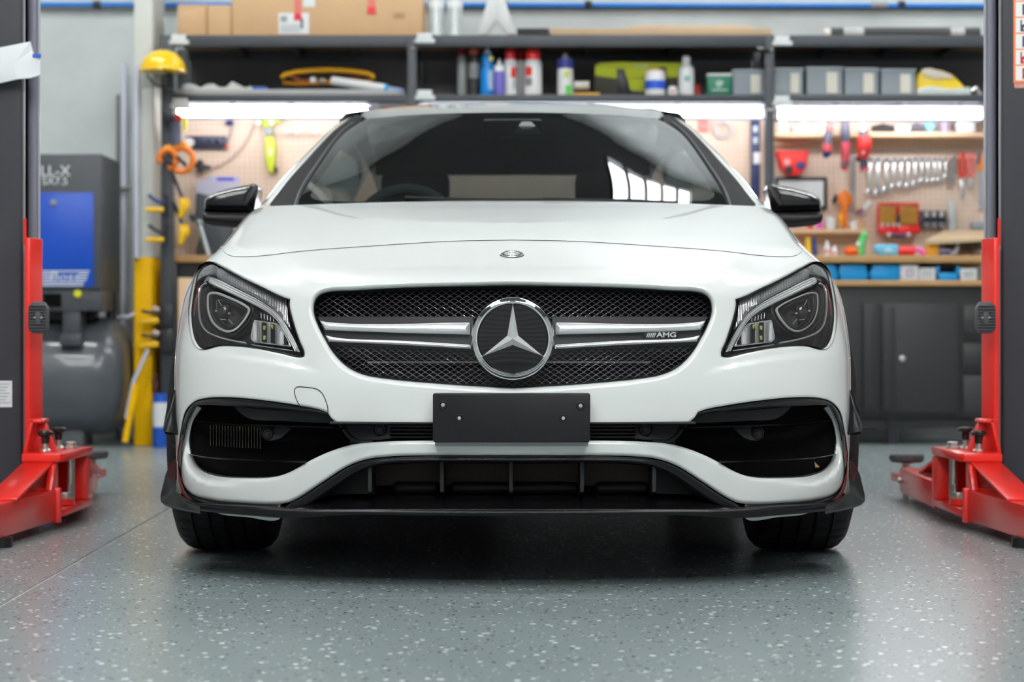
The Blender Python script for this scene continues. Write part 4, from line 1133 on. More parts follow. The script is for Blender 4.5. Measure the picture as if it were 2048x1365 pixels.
# ================================================================== the two-post lift
M_red = P('lift_red', (.78, .020, .012), .32, coat=.5, coat_rough=.15, noise=.06, nscale=5)
M_post = P('lift_post_grey', (.038, .040, .048), .45, noise=.08)
M_rail = P('lift_rail', (.24, .245, .30), .38, metal=.2)
M_rubber = P('pad_rubber', (.062, .064, .072), .55, noise=.2, nscale=40)
M_zinc = P('zinc_plated', (.62, .62, .58), .3, metal=.9, noise=.15, nscale=25)
M_knob = P('knob_black', (.012, .012, .013), .3)
M_paper = P('paper_white', (.72, .75, .77), .6, noise=.06, nscale=12)
M_ink = P('print_dark', (.05, .06, .09), .6)
def lift(s, label):
    base = (s * -1.42 * -1 if False else s * 1.45, 1.75, 0)
    t = thing('lift_post', label, 'car lift', base, 'two-post lift')
    m = lambda x: -s * x                                  # measurements are taken on the left (negative x)
    def B(mb, x0, x1, y0, y1, z0, z1, **k):
        a, b = m(x0), m(x1)
        return mb.box(min(a, b), max(a, b), y0, y1, z0, z1, **k)
    Yp = 1.70
    MB().prism([(m(-1.95), Yp), (m(X_(46, Yp)), Yp), (m(X_(46, Yp + .3) - .004), Yp + .3), (m(-1.95), Yp + .3)], .02, 4.3, 'Z').build('column', M_post, t, bevel=.012, seg=3)
    B(MB(), X_(45, Yp + .02), X_(49, Yp + .02), Yp + .02, Yp + .03, .02, 4.3).build('column_lip', P('lip_light', (.42, .43, .48), .35, metal=.3), t)
    B(MB(), X_(54, 1.8), X_(74, 1.8), 1.8, 1.83, .02, 4.3).build('carriage_rail', M_rail, t, bevel=.01, seg=3)
    B(MB(), X_(76.5, 1.81), X_(80, 1.81), 1.81, 1.815, .02, 4.3).build('rail_edge', P('lip_light', (.5, .5, .5)), t)
    B(MB(), X_(38, 1.86), X_(58, 1.86), 1.85, 1.86, .02, 4.3).build('column_back', M_dark, t)
    B(MB(), -2.05, -1.5, 1.6, 2.2, 0, .02).build('base_plate', M_post, t, bevel=.003)
    # carriage
    xs_ = [(X_(48, 1.62), 1.72), (X_(48, 1.62), 1.63), (X_(51, 1.62), 1.61), (X_(62, 1.62), 1.61), (X_(85, 1.68), 1.68), (X_(84, 1.76), 1.76)]
    z0, z1 = Z_(900, 1.62), Z_(476, 1.62)
    MB().prism([(m(a), b) for a, b in xs_], z0, z1, 'Z').build('carriage', M_red, t, bevel=.003)
    MB().cyl((m(X_(50, 1.66)), 1.66, z1 - .02), (m(X_(50, 1.66)), 1.66, Z_(437, 1.66)), .0045, n=8).build('release_rod', M_red, t)
    # gusset and yoke
    g = [(62, 840), (88, 840), (110, 897), (110, 926), (45, 926), (45, 905)]
    MB().prism([(m(X_(a, 1.58)), Z_(b, 1.58)) for a, b in g], 1.58, 1.61).build('gusset', M_red, t, bevel=.003)
    MB().prism([(m(X_(a, 1.5)), Z_(b, 1.5)) for a, b in [(60, 840), (67, 840), (52, 905), (45, 905)]], 1.5, 1.6).build('gusset_flange', M_red, t, bevel=.002)
    MB().prism([(m(X_(a, 1.55)), Z_(b, 1.55)) for a, b in [(63, 838), (89, 838), (91, 845), (62, 845)]], 1.5, 1.61).build('gusset_cap', M_red, t, bevel=.003)
    pl = [(-1.478, 1.45), (-1.362, 1.45), (-1.352, 1.47), (-1.352, 1.87), (-1.478, 1.87)]
    MB().prism([(m(a), b) for a, b in pl], .205, .230, 'Z').build('yoke_top_plate', M_red, t, bevel=.003)
    pb = [(-1.478, 1.47), (-1.362, 1.45), (-1.352, 1.47), (-1.352, 1.87), (-1.478, 1.87)]
    MB().prism([(m(a), b) for a, b in pb], .04, .062, 'Z').build('yoke_bottom_plate', M_red, t, bevel=.003)
    B(MB(), -1.478, -1.46, 1.47, 1.87, .062, .205).build('yoke_back_plate', M_red, t, bevel=.002)
    B(MB(), -1.392, -1.378, 1.46, 1.50, .062, .205).build('yoke_cheek', M_red, t, bevel=.004)
    B(MB(), -1.47, -1.36, 1.83, 1.87, .062, .205).build('yoke_rear_cheek', M_red, t, bevel=.004)
    # pins and gears
    for y, x in ((1.64, -1.372), (1.76, -1.40)):
        MB().cyl((m(x), y, .062), (m(x), y, .205), .013, n=16).build('pivot_pin', M_zinc, t)
    gear = MB(); gx, gy, gr = m(-1.385), 1.60, .03
    pts = []
    for i in range(20):
        a = i / 20 * 2 * math.pi; r = gr * (1.0 if i % 2 else .86); pts.append((gx + r * math.cos(a), gy + r * math.sin(a)))
    gear.prism(pts, .083, .103, 'Z'); gear.build('lock_gear', M_zinc, t, bevel=.001)
    MB().cyl((gx, gy, .064), (gx, gy, .083), .032, n=20).build('gear_collar', M_red, t)
    B(MB(), -1.405, -1.368, 1.46, 1.49, .064, .10).build('gear_block', M_zinc, t, bevel=.004)
    for x, y, r in ((-1.385, 1.475, .008), (-1.372, 1.62, .007)): MB().cyl((m(x), y, .10), (m(x), y, .125), r, n=12).build('bolt', M_zinc, t)
    # knobs on the yoke
    for px, v0, v1, Y in ((91, 869, 908, 1.52), (117, 862, 897, 1.68)):
        x = m(X_(px, Y)); za, zb = Z_(v1, Y), Z_(v0, Y)
        MB().lathe([(.0, -.002), (.016, .0), (.018, .006), (.013, .012), (.009, .014), (.009, .05)], (x, Y, .23), 'Z', 16).build('pin_nut', M_zinc, t)
        MB().cyl((x, Y, .24), (x, Y, zb), .008, n=12).build('pin_stem', M_zinc, t)
        MB().lathe([(.006, -.03), (.011, -.028), (.013, -.008), (.0225, -.002), (.0235, .006), (.019, .011), (0, .012)], (x, Y, zb), 'Z', 20).build('pin_knob', M_knob, t)
    x = m(X_(142, 1.74)); MB().lathe([(.024, 0), (.024, .006), (.018, .008), (.018, .02), (.012, .022), (0, .022)], (x, 1.74, .23), 'Z', 6).build('pivot_nut', M_zinc, t)
    # front arm, runs towards the camera
    af = -.063 if s < 0 else -.05
    piv = (m(-1.365), 1.47, .07)
    def arm(mb, x0, x1, y0, y1, z0, z1, ang):
        return B(mb, x0, x1, y0, y1, z0, z1, rz=-s * -1 * 0 + (ang * -s), piv=piv)
    ang = math.atan(af)
    arm(MB(), -1.50, -1.368, .25, 1.46, .028, .122, ang).build('front_arm', M_red, t, bevel=.004, seg=2)
    arm(MB(), -1.51, -1.356, 1.435, 1.455, .022, .128, ang).build('arm_end_plate', M_red, t, bevel=.005)
    MB().prism([(1.46, .198), (1.46, .206), (1.02, .130), (1.02, .122)], m(-1.475), m(-1.384), 'X').build('arm_brace', M_red, t, bevel=.002)
    MB().prism([(1.40, .122), (1.47, .122), (1.47, .200), (1.44, .196)], m(-1.395), m(-1.375), 'X').build('brace_web', M_red, t, bevel=.004)
    MB().cyl((m(-1.41), .95, .0), (m(-1.41), .95, .028), .03, n=14).build('arm_foot', M_knob, t)
    # rear arm
    a2 = .169 if s < 0 else .03
    y0, y1 = 1.88, (2.78 if s < 0 else 2.55)
    xa = -1.372 if s < 0 else -1.362
    def rp(y): return xa - a2 * (y - y0)
    MB().prism([(m(rp(y0)), y0), (m(rp(y1)), y1), (m(rp(y1) - .12), y1), (m(rp(y0) - .11), y0)], .03, .118, 'Z').build('rear_arm', M_red, t, bevel=.005)
    MB().prism([(y0, .20), (y0 + .01, .206), (y0 + .35, .128), (y0 + .34, .118)], m(rp(y0) - .02), m(rp(y0) - .10), 'X').build('rear_brace', M_red, t, bevel=.002)
    MB().prism([(m(rp(y0) + .006), y0 - .03), (m(rp(y0) + .006), y0), (m(rp(y0) - .1), y0), (m(rp(y0) - .1), y0 - .03)], .03, .2, 'Z').build('rear_arm_end', M_red, t, bevel=.004)
    cx_, cy_ = rp(y1) - .045, y1 + .10
    MB().cyl((m(cx_), cy_, .0), (m(cx_), cy_, .135), .016, n=12).build('pad_screw', M_zinc, t)
    MB().lathe([(.02, .128), (.055, .132), (.062, .140), (.062, .156), (.056, .162), (0, .160)], (m(cx_), cy_, 0), 'Z', 28).build('lift_pad', M_rubber, t)
    MB().prism([(m(rp(y1) + .0), y1 - .01), (m(rp(y1) - .12), y1 - .01), (m(rp(y1) - .1), y1 + .16), (m(rp(y1) - .0), y1 + .16)], .06, .09, 'Z').build('pad_carrier', M_red, t, bevel=.004)
    MB().cyl((m(rp(y1) + .012), y1 - .03, .075), (m(rp(y1) - .01), y1 - .03, .075), .011, n=10).build('arm_bolt', M_zinc, t)
    # rubber door pad
    Yd = 1.55
    oc = [(64, 604), (86, 604), (94, 616), (94, 657), (86, 668), (64, 668), (55.5, 657), (55.5, 616)]
    pad = MB().prism([(m(X_(a, Yd)), Z_(b, Yd)) for a, b in oc], Yd, Yd + .035).build('door_pad', M_rubber, t, bevel=.004)
    for i in range(9):
        v = 612 + i * 6
        a, b = m(X_(58, Yd)), m(X_(92, Yd))
        MB().prism([(Yd, Z_(v - 1.6, Yd)), (Yd - .006, Z_(v - .9, Yd)), (Yd - .006, Z_(v + .9, Yd)), (Yd, Z_(v + 1.6, Yd))], min(a, b), max(a, b), 'X').build('pad_rib', M_rubber, pad)
    MB().prism([(m(X_(a, Yd)), Z_(b, Yd)) for a, b in [(71, 625), (82, 625), (82, 648), (71, 648)]], Yd - .007, Yd).build('pad_emblem', M_rubber, pad, bevel=.002)
    for px in (70, 84): MB().ball((m(X_(px, Yd)), Yd - .006, Z_(636, Yd)), .004, n=10, m=6).build('pad_bolt', M_zinc, pad)
    return t, m
L1, mL = lift(-1, 'dark grey lift post with red carriage and arms beside the compressor')
L2, mR = lift(1, 'dark grey lift post with red carriage and arms beside the grey cabinet')
# rating plate on the left post
Yp = 1.70
lab = MB(); bx(lab, -8, 762, 24, 815, Yp - .002, .003); lab = lab.build('rating_plate', M_paper, L1)
for i in range(7):
    mb = MB(); bx(mb, -4, 768 + i * 6.2, 19 - (i % 3) * 4, 769.6 + i * 6.2, Yp - .003, .001); mb.build('print_line', P('print_grey', (.3, .33, .36), .7), lab)
# paper pouch taped to the left post
Yq = 1.66
q = MB(); pts = [(-40, 102, 0), (0, 95, -.004), (35, 88, -.008), (60, 83, -.002), (64, 100, .004), (68, 112, .0), (81, 116, .006), (80, 150, .01), (60, 156, .0), (35, 158, -.012), (0, 166, -.004), (-40, 172, 0)]
top = [W(a, b, Yq + c) for a, b, c in pts]; mid = W(28, 128, Yq - .016)
n = len(top)
q.add(top + [mid] + [(p[0], p[1] + .012, p[2]) for p in top], [(i, (i + 1) % n, n) for i in range(n)] + [(i, n + 1 + i, n + 1 + (i + 1) % n, (i + 1) % n) for i in range(n)] + [tuple(range(2 * n, n, -1))])
t = thing('document_pouch', 'crumpled white paper pouch taped to the post by the compressor', 'paper', W(28, 166, Yq))
q.build('pouch', M_paper, t, angle=20)
mb = MB(); bx(mb, 65, 108, 81, 114, Yq - .004, .012); mb.build('blue_tape', P('blue_tape', (.01, .12, .62), .5), t)
# instruction poster on the right post
Yq = Yp - .003
t = thing('instruction_poster', 'white instruction poster with orange border on the right lift post', 'poster', W(2048, 175, Yq))
mb = MB(); bx(mb, 2027, -30, 2075, 166, Yq, .002); mb.build('border', P('poster_orange', (.85, .25, .10), .5), t)
for i in range(6):
    mb = MB(); bx(mb, 2031.5, -28 + i * 32, 2073, 2 + i * 32 - .8, Yq - .001, .001); c = mb.build('cell', P('poster_white', (.80, .80, .78), .5), t)
    mb = MB(); y = -28 + i * 32
    if i % 2: bx(mb, 2045, y + 4, 2064, y + 26, Yq - .002, .001)
    else: mb.prism(poly([(2041, y + 4), (2044, y + 4), (2044, y + 14), (2056, y + 8), (2058, y + 12), (2046, y + 20), (2050, y + 27), (2041, y + 27)], Yq - .002), Yq - .002, Yq - .001)
    mb.build('pictogram', M_ink if i < 4 else P('print_red', (.45, .03, .04), .5), c)
mb = MB(); bx(mb, 2029, 167, 2074, 176, Yq, .002); mb.build('lower_strip', P('strip_red_white', (.62, .30, .27), .5, noise=.7, nscale=160), t)

# ================================================================== back of the workshop
YR, YP, YB = 6.25, 6.74, 6.35          # rack front, pegboard face, bench front
M_rack = P('rack_grey', (.050, .058, .068), .45, noise=.1)
M_rackd = P('rack_back', (.13, .125, .135), .7, noise=.4, nscale=3)
M_chip = P('particle_board', (.25, .17, .11), .75, noise=.15, nscale=12)
M_ply = P('plywood_edge', (.50, .30, .13), .6, noise=.15, nscale=10)
M_plyl = P('plywood_pale', (.72, .50, .32), .6, noise=.08, nscale=10)
M_peg = peg_mat()
M_card = P('cardboard', (.58, .38, .21), .75, noise=.06, nscale=6)
M_wht = P('white_plastic', (.74, .76, .77), .35, noise=.04)
M_gry = P('grey_plastic_tool', (.30, .31, .33), .45)
M_steel = P('tool_steel', (.72, .73, .74), .28, metal=.85, noise=.1, nscale=30)
M_blk = P('tool_black', (.018, .019, .024), .4)
M_tred = P('tool_red', (.68, .035, .03), .35)
M_lime = P('tool_lime', (.60, .72, .04), .4)
M_org = P('tool_orange', (.90, .22, .015), .4)
M_yel = P('tool_yellow', (.88, .52, .01), .4)
M_blu = P('bin_blue', (.012, .30, .68), .35)
M_navy = P('tool_navy', (.03, .04, .18), .4)
M_grn = P('tin_green', (.01, .17, .10), .4)
M_pur = P('label_purple', (.16, .14, .55), .5)
M_pink = P('hose_pink', (.85, .12, .55), .4)
M_gold = P('bit_gold', (.75, .42, .09), .3, metal=.7)
M_tube = P('bench_tube_lit', (1, 1, 1), .5, emit=(.97, .96, 1.0), estr=TUBE)
M_chan = P('tube_channel', (.60, .62, .72), .3)
M_clear = P('frosted_bin', (.42, .48, .53), .35, alpha=.55)
def one(name, label, cat, mb, mat, group=None, bevel=0.0, seg=2):
    return tag(mb.build(name, mat, None, bevel=bevel, seg=seg), label, cat, group)

# ---- rack
ZS1, ZS2 = Z_(70, YR), Z_(189, YR)
rack = thing('storage_rack', 'dark grey steel storage rack running along the back wall', 'shelving', (0, YR, 0))
UP = ((322, 346), (815, 833), (1530, 1548), (2050, 2070))
for a, b in UP:
    for y in (YR, YR + .52):
        mb = MB(); mb.box(X_(a, YR), X_(b, YR), y, y + .045, 0, ZS1)
        mb.build('upright', M_rack, rack, bevel=.003)
for (a, b) in ((346, 815), (833, 1530), (1548, 2050)):
    for z, h in ((ZS1, R_(23, YR)), (ZS2, R_(16, YR))):
        x0, x1 = X_(a, YR), X_(b, YR)
        MB().box(x0, x1, YR, YR + .03, z - h, z).build('beam', M_rack, rack, bevel=.003)
        MB().box(x0, x1, YR + .53, YR + .56, z - h, z).build('beam', M_rack, rack, bevel=.003)
        MB().box(x0, x1, YR + .03, YR + .53, z - .016, z).build('shelf_board', M_chip, rack)
        for k in range(1, 4):
            xx = x0 + (x1 - x0) * k / 4
            MB().box(xx - .02, xx + .02, YR + .03, YR + .53, z - .05, z - .016).build('cross_bar', M_rack, rack)
    MB().box(x0, x1, YR + .58, YR + .60, ZS2, ZS1 - .04).build('back_panel', M_rackd, rack)
for a, v in ((342, 69), (834, 66), (834, 180), (1549, 71), (1549, 191), (345, 196)):
    mb = MB(); mb.prism(poly([(a, v), (a + 30, v), (a + 30, v + 10), (a + 36, v + 12), (a + 36, v + 20), (a - 4, v + 20), (a - 4, v + 12), (a, v + 10)], YR - .006), YR - .006, YR - .002)
    mb.build('corner_clip', P('clip_white', (.62, .66, .66), .5, noise=.2, nscale=40), rack, bevel=.002)
for px, py in ((825, 97), (1536, 100), (1544, 100), (1538, 219), (1544, 219), (828, 84)):
    MB().ball(W(px, py, YR - .006), .008, n=10, m=6).build('bolt_head', M_zinc, rack)
mb = MB(); mb.tube([W(1512, 100, YR + .1), W(1530, 104, YR), W(1538, 98, YR - .01)], .012, n=6); mb.build('cable_tie', M_blk, rack)

# ---- tube lights under the rack
def tube_light(a, b, v, label, lit_to=None):
    t = thing('tube_light', label, 'light', W((a + b) / 2, v + 20, YR + .06), 'tube lights under the rack')
    y = YR + .05
    mb = MB(); mb.cyl(W(a, v - 10, y), W(b, v - 10, y), R_(5.2, y), n=12); mb.build('channel', M_chan, t)
    for k in range(4):
        px = a + (b - a) * (k + .5) / 4
        MB().cyl((X_(px, y) - .012, y, Z_(v - 10, y)), (X_(px, y) + .012, y, Z_(v - 10, y)), R_(6.3, y), n=12).build('clip', M_wht, t)
    lb = lit_to or b
    MB().cyl(W(a + 6, v + 8, y), W(lb - 6, v + 8, y), R_(7.0, y), n=14).build('tube', M_tube, t)
    if lit_to: MB().cyl(W(lb - 6, v + 8, y), W(b - 6, v + 8, y), R_(8.0, y), n=14).build('dim_tube_end', M_chan, t)  # unlit stretch stands in for the tube's fading brightness
    mb = MB(); bx(mb, a, v + 15, b, v + 21, y, .03); mb.build('ballast', P('ballast_grey', (.10, .11, .14), .5), t)
    for px in (a + 2, b - 4): MB().cyl((X_(px, y), y, Z_(v + 8, y)), (X_(px + 4, y), y, Z_(v + 8, y)), R_(9.4, y), n=14).build('end_cap', M_wht, t)
tube_light(350, 812, 218, 'lit tube light above the left pegboard', 740)
tube_light(836, 1528, 219, 'lit tube light right behind the car roof')
tube_light(1550, 1966, 222, 'lit tube light above the hanging wrenches')

# ---- pegboards
for a, b, nm in ((347, 814, 'left pegboard panel behind the black door mirror'), (834, 1529, 'middle pegboard panel hidden mostly by the car'), (1549, 1990, 'right pegboard panel with wrenches hung on it')):
    mb = MB(); mb.box(X_(a, YP), X_(b, YP), YP, YP + .012, 1.02, ZS2 - .05)
    o = one('pegboard', nm, 'pegboard', mb, M_peg, 'pegboard panels')

# ---- workbench, lower shelf, cabinets
bench = thing('workbench', 'long plywood workbench against the pegboard wall', 'workbench', (0, YB, 0))
ZB, ZL = Z_(511, YB), Z_(561, YB)
MB().box(X_(340, YB), X_(1990, YB), YB, YP, ZB - R_(14, YB), ZB).build('bench_top', M_ply, bench, bevel=.002)
MB().box(X_(1560, YB), X_(1990, YB), YB, YP, ZL - R_(11, YB), ZL).build('lower_shelf', M_ply, bench, bevel=.002)
MB().box(X_(1560, YB), X_(1990, YB), YP - .02, YP, ZL, ZB - .03).build('shelf_back', M_ply, bench)
M_cab = P('cabinet_charcoal', (.024, .025, .026), .55, noise=.2, nscale=4)
M_cab2 = P('cabinet_charcoal_door', (.029, .030, .031), .5, noise=.25, nscale=3)
def cabinet(a, b, label, doors, drawers=None, zt=None):
    Y = YB + .03; zb = Z_(836, Y)
    zt = zt or ZL - R_(11, YB) - .001
    t = thing('tool_cabinet', label, 'cabinet', (X_((a + b) / 2, Y), Y, 0), 'cabinets under the bench')
    MB().box(X_(a, Y), X_(b, Y), Y, YP, zb, zt).build('body', M_cab, t, bevel=.003)
    MB().box(X_(a, Y), X_(b, Y), Y + .03, YP, Z_(858, Y), zb).build('plinth', M_cab, t)
    for px in (a + 6, (a + b) / 2, b - 14): MB().box(X_(px, Y), X_(px, Y) + .06, Y + .02, Y + .08, 0, zb).build('foot', M_blk, t)
    for d0, d1, lock in doors:
        dd = MB().box(X_(d0, Y), X_(d1, Y), Y - .022, Y - .001, Z_(826, Y), Z_(608, Y)).build('door', M_cab2, t, bevel=.003)
        MB().box(X_(d0 + 2, Y), X_(d0 + 25, Y), Y - .03, Y - .022, Z_(820, Y), Z_(614, Y)).build('door_pull', M_cab, dd, bevel=.004)
        if lock: MB().lathe([(.017, 0), (.017, -.008), (.01, -.012), (0, -.012)], (X_(lock, Y), Y - .022, Z_(718, Y)), 'Y', 16).build('lock', M_zinc, dd)
    for d0, d1, v0, v1 in drawers or ():
        dd = MB().box(X_(d0, Y), X_(d1, Y), Y - .018, Y - .001, Z_(v1, Y), Z_(v0, Y)).build('drawer', M_cab2, t, bevel=.003)
        MB().box(X_(d0, Y), X_(d1, Y), Y - .012, Y - .001, Z_(v1 + 8, Y), Z_(v1 + 1, Y)).build('drawer_grip', M_blk, dd)
cabinet(1562, 1990, 'charcoal steel cabinet with doors and drawers right of the car', [(1600, 1722, None), (1725, 1757, None), (1763, 1912, 1803)], [(1925, 1988, 612, 668), (1925, 1988, 688, 734), (1925, 1988, 752, 826)])
cabinet(352, 980, 'charcoal steel cabinet under the left end of the bench', [(356, 500, None), (505, 650, 620), (660, 810, 780)], zt=ZB - R_(14, YB) - .001)
# wooden block and dark bits under the left bench end
one('wooden_block', 'pale timber block under the left bench end', 'timber', MB().box(X_(357, 6.2), X_(384, 6.2), 6.18, 6.32, 0, Z_(556, 6.2)), M_plyl, bevel=.004)

# ---- concrete wall fittings
Yw = RY1
t = thing('air_pipe', 'blue compressed air pipe clipped along the back wall', 'pipe', W(1024, 12, Yw))
MB().cyl(W(20, 9, Yw - .04), W(2030, 12, Yw - .04), R_(5.0, Yw), n=12).build('pipe', P('pipe_blue', (.005, .17, .58), .4), t)
for px in (197, 1008, 1176, 1752, 1800): MB().cyl((X_(px - 7, Yw), Yw - .04, Z_(11, Yw)), (X_(px + 7, Yw), Yw - .04, Z_(11, Yw)), R_(7.5, Yw), n=12).build('clip', M_blk, t)
MB().cyl((X_(1740, Yw), Yw - .04, Z_(11.5, Yw)), (X_(1772, Yw), Yw - .04, Z_(11.5, Yw)), R_(8, Yw), n=12).build('coupling', M_gry, t)
# timber batten on wall under the pipe casts a soft line
one('wall_batten', 'thin grey batten under the blue air pipe', 'batten', MB().box(X_(20, Yw), X_(2030, Yw), Yw - .02, Yw, Z_(20, Yw), Z_(16.5, Yw)), P('batten_grey', (.30, .29, .27), .8, noise=.3), bevel=.002)
for px, v0, nm in ((248, 128, 'thin pale conduit standing against the concrete wall'), (236, 190, 'darker conduit behind the pale one on the concrete wall'), (273, 130, 'white conduit running up beside the yellow column')):
    Y = Yw - .06 if px < 260 else 6.277
    one('conduit', nm, 'conduit', MB().cyl((X_(px, Y), Y, 0 if px < 260 else 1.02), (X_(px, Y), Y, Z_(v0, Y)), R_(6.5 if px != 236 else 4.5, Y), n=12), M_chan if px != 236 else P('conduit_dark', (.20, .20, .19), .5), 'conduits by the column')
one('conduit_elbow', 'short horizontal pipe joint behind the compressor', 'pipe', MB().tube([W(215, 377, Yw - .1), W(262, 377, Yw - .1)], R_(4, Yw), n=10), P('conduit_dark', (.2, .2, .19)))
# column
t = thing('steel_column', 'steel column painted white above and yellow below', 'column', W(300, 890, 6.34))
Yc0, Yc1 = 6.30, 6.66
zc = Z_(515, Yc0)
MB().box(X_(268, Yc0), X_(304, Yc0), Yc0, Yc1, 0, zc).build('lower_part', P('column_yellow', (.98, .54, .0), .5, spec=.2), t, bevel=.006)
MB().box(X_(268, Yc0), X_(306, Yc0), Yc0, Yc1, zc, RZ).build('upper_part', P('column_white', (.66, .68, .64), .5, noise=.04), t, bevel=.006)

# ---- compressor
Yk = 5.98
comp = thing('air_compressor', 'dark grey air compressor with blue panel on a round tank', 'compressor', W(150, 890, Yk + .2))
M_cmp = P('compressor_grey', (.062, .068, .078), .42, noise=.08)
MB().box(X_(-60, Yk), X_(204, Yk), Yk, Yk + .50, Z_(580, Yk), Z_(308, Yk)).build('cabinet', M_cmp, comp, bevel=.008, seg=3)
bp = MB(); bx(bp, -40, 385, 187, 574, Yk - .006, .006); bp = bp.build('blue_panel', P('panel_blue', (.004, .075, .52), .35, noise=.2, nscale=3), comp, bevel=.002)
M_prt = P('print_white', (.75, .80, .80), .5)
text_mesh('lettering', 'LL-X', R_(30, Yk), M_prt, comp, (X_(111, Yk), Yk - .002, Z_(343, Yk)), depth=.0008)
text_mesh('lettering', 'SX7.5', R_(22, Yk), M_prt, comp, (X_(110, Yk), Yk - .002, Z_(363, Yk)), depth=.0008)
for i in range(6):
    v = 541.5 + i * 5.6
    for a, b in (((84, 179 - i * 2),) if i in (0,) else ((84, 101), (158, 178 - i * 1.6))) if i < 4 else ((85, 168 - (i - 4) * 2),):
        mb = MB(); bx(mb, a, v, b, v + 2.6, Yk - .009, .003); mb.build('logo_stripe', M_prt, bp)
text_mesh('logo_lettering', 'Boss', R_(24, Yk), M_prt, bp, (X_(129, Yk), Yk - .008, Z_(554, Yk)), depth=.001, sx=1.35, shear=.15)
MB().lathe([(.018, 0), (.018, -.012), (.012, -.02), (0, -.02)], W(108, 406, Yk), 'Y', 14).build('panel_knob', M_gry, comp)
mb = MB(); bx(mb, -60, 580, 204, 622, Yk + .02, .40); mb.build('sub_frame', M_cmp, comp, bevel=.004)
mb = MB(); bx(mb, 86, 588, 122, 614, Yk + .01, .02); mb.build('frame_recess', M_dark, comp)
MB().ball(W(155, 588, Yk + .005), .022, .006, .022, n=14, m=8).build('warning_sticker', P('sticker_yellow', (.75, .72, .03), .5), comp)
mb = MB(); bx(mb, 125, 622, 160, 668, Yk + .03, .16); bx(mb, 119, 668, 162, 692, Yk + .02, .18); mb.build('mount_block', M_cmp, comp, bevel=.005)
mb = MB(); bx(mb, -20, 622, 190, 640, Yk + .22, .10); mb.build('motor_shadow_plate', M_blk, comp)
yt = Yk + .36; rt = R_(117, yt); zt_ = Z_(752, yt); xe = X_(266, yt); xa_ = X_(-80, yt)
prof = [(0, xa_ - .1), (rt * .7, xa_ - .05), (rt, xa_ + .05), (rt, xe - .16), (rt * .96, xe - .10), (rt * .82, xe - .045), (rt * .55, xe - .012), (rt * .25, xe - .002), (0, xe)]
MB().lathe(prof, (0, yt, zt_), 'X', 48).build('tank', P('tank_grey', (.085, .095, .108), .32, coat=.4, noise=.06), comp)
for px in (152, -30):
    mb = MB(); mb.prism([(X_(px - 25, yt), 0), (X_(px + 25, yt), 0), (X_(px + 22, yt), Z_(840, yt)), (X_(px - 22, yt), Z_(840, yt))], yt - .12, yt + .12); mb.build('tank_foot', P('foot_grey', (.14, .15, .16), .5), comp, bevel=.004)
mb = MB(); mb.tube([W(236, 636, Yk + .3), W(245, 632, Yk + .28), W(256, 634, Yk + .27), W(268, 628, Yk + .3)], .008, n=8); mb.build('hose', M_chan, comp)
mb = MB(); mb.cyl(W(222, 586, Yk + .35), W(222, 640, Yk + .35), R_(11, Yk), n=14); mb.build('air_filter', M_blk, comp)
MB().cyl(W(218, 565, Yk + .35), W(218, 588, Yk + .35), R_(9, Yk), n=14).build('filter_cap', P('brass', (.55, .36, .12), .4, metal=.6), comp)
one('drain_pole', 'grey pipe leaning between the tank and yellow column', 'pipe', MB().tube([W(252, 838, 6.12), W(268, 760, 6.14), W(296, 700, 6.16)], .011, n=8), M_chan)
one('yellow_strut', 'yellow angled strut beside the compressor tank', 'strut', MB().tube([W(250, 885, 5.9), W(271, 770, 5.92)], .016, n=8), P('column_yellow', (.86, .5, .005)))

# ================================================================== things on the rack
def up(px, top, Y, z0): return X_(px, Y), Z_(top, Y) - z0
def can(name, label, cat, a, b, top, Y, z0, body, cap=None, capf=.2, band=None, bandr=(.25, .75), neck=.8, nozzle=None, group=None, shape='can', extra=None):
    """upright round container: a..b pixel columns, top row, standing at height z0"""
    x = X_((a + b) / 2, Y); r = R_((b - a) / 2, Y); H = Z_(top, Y) - z0; yc = Y + r
    t = thing(name, label, cat, (x, yc, z0), group)
    hb = H * (1 - capf)
    if shape == 'can': pr = [(r * .95, 0), (r, .006), (r, hb * .90), (r * .92, hb * .95), (r * neck, hb)]
    elif shape == 'bottle': pr = [(r * .94, 0), (r, .008), (r, hb * .80), (r * .93, hb * .88), (r * .6, hb * .96), (r * .45, hb)]
    else: pr = [(r * .94, 0), (r, .008), (r, hb * .62), (r * .82, hb * .70), (r * .86, hb * .80), (r * .7, hb * .95), (r * .5, hb)]
    MB().lathe(pr, (x, yc, z0), 'Z', 24).build('body', body, t)
    if cap is not None:
        cr_ = r * (neck if shape == 'can' else .5)
        MB().lathe([(cr_, hb), (cr_, hb + H * capf * .75), (cr_ * .85, H), (0, H)], (x, yc, z0), 'Z', 20).build('cap', cap, t)
    if nozzle is not None:
        MB().lathe([(r * .5, hb), (r * .42, hb + (H - hb) * .5), (r * .2, hb + (H - hb) * .6), (r * .2, H), (0, H)], (x, yc, z0), 'Z', 16).build('nozzle', nozzle, t)
    if band is not None:
        MB().lathe([(r * 1.01, hb * bandr[0]), (r * 1.015, hb * bandr[0] + .002), (r * 1.015, hb * bandr[1] - .002), (r * 1.01, hb * bandr[1])], (x, yc, z0), 'Z', 24).build('label_band', band, t)
    for (nm, m_, f0, f1, w0, w1) in (extra or ()):
        a0 = -math.pi / 2; ang = [a0 + (w0 + (w1 - w0) * k / 5) for k in range(6)]
        vs_ = [(x + r * 1.025 * math.cos(q), yc + r * 1.025 * math.sin(q), z0 + hb * f) for f in (f0, f1) for q in ang]
        MB().add(vs_, [(k, k + 1, 7 + k, 6 + k) for k in range(5)]).build(nm, m_, t)
    return t
Y2 = 6.33
G = 'cans and bottles on the rack'
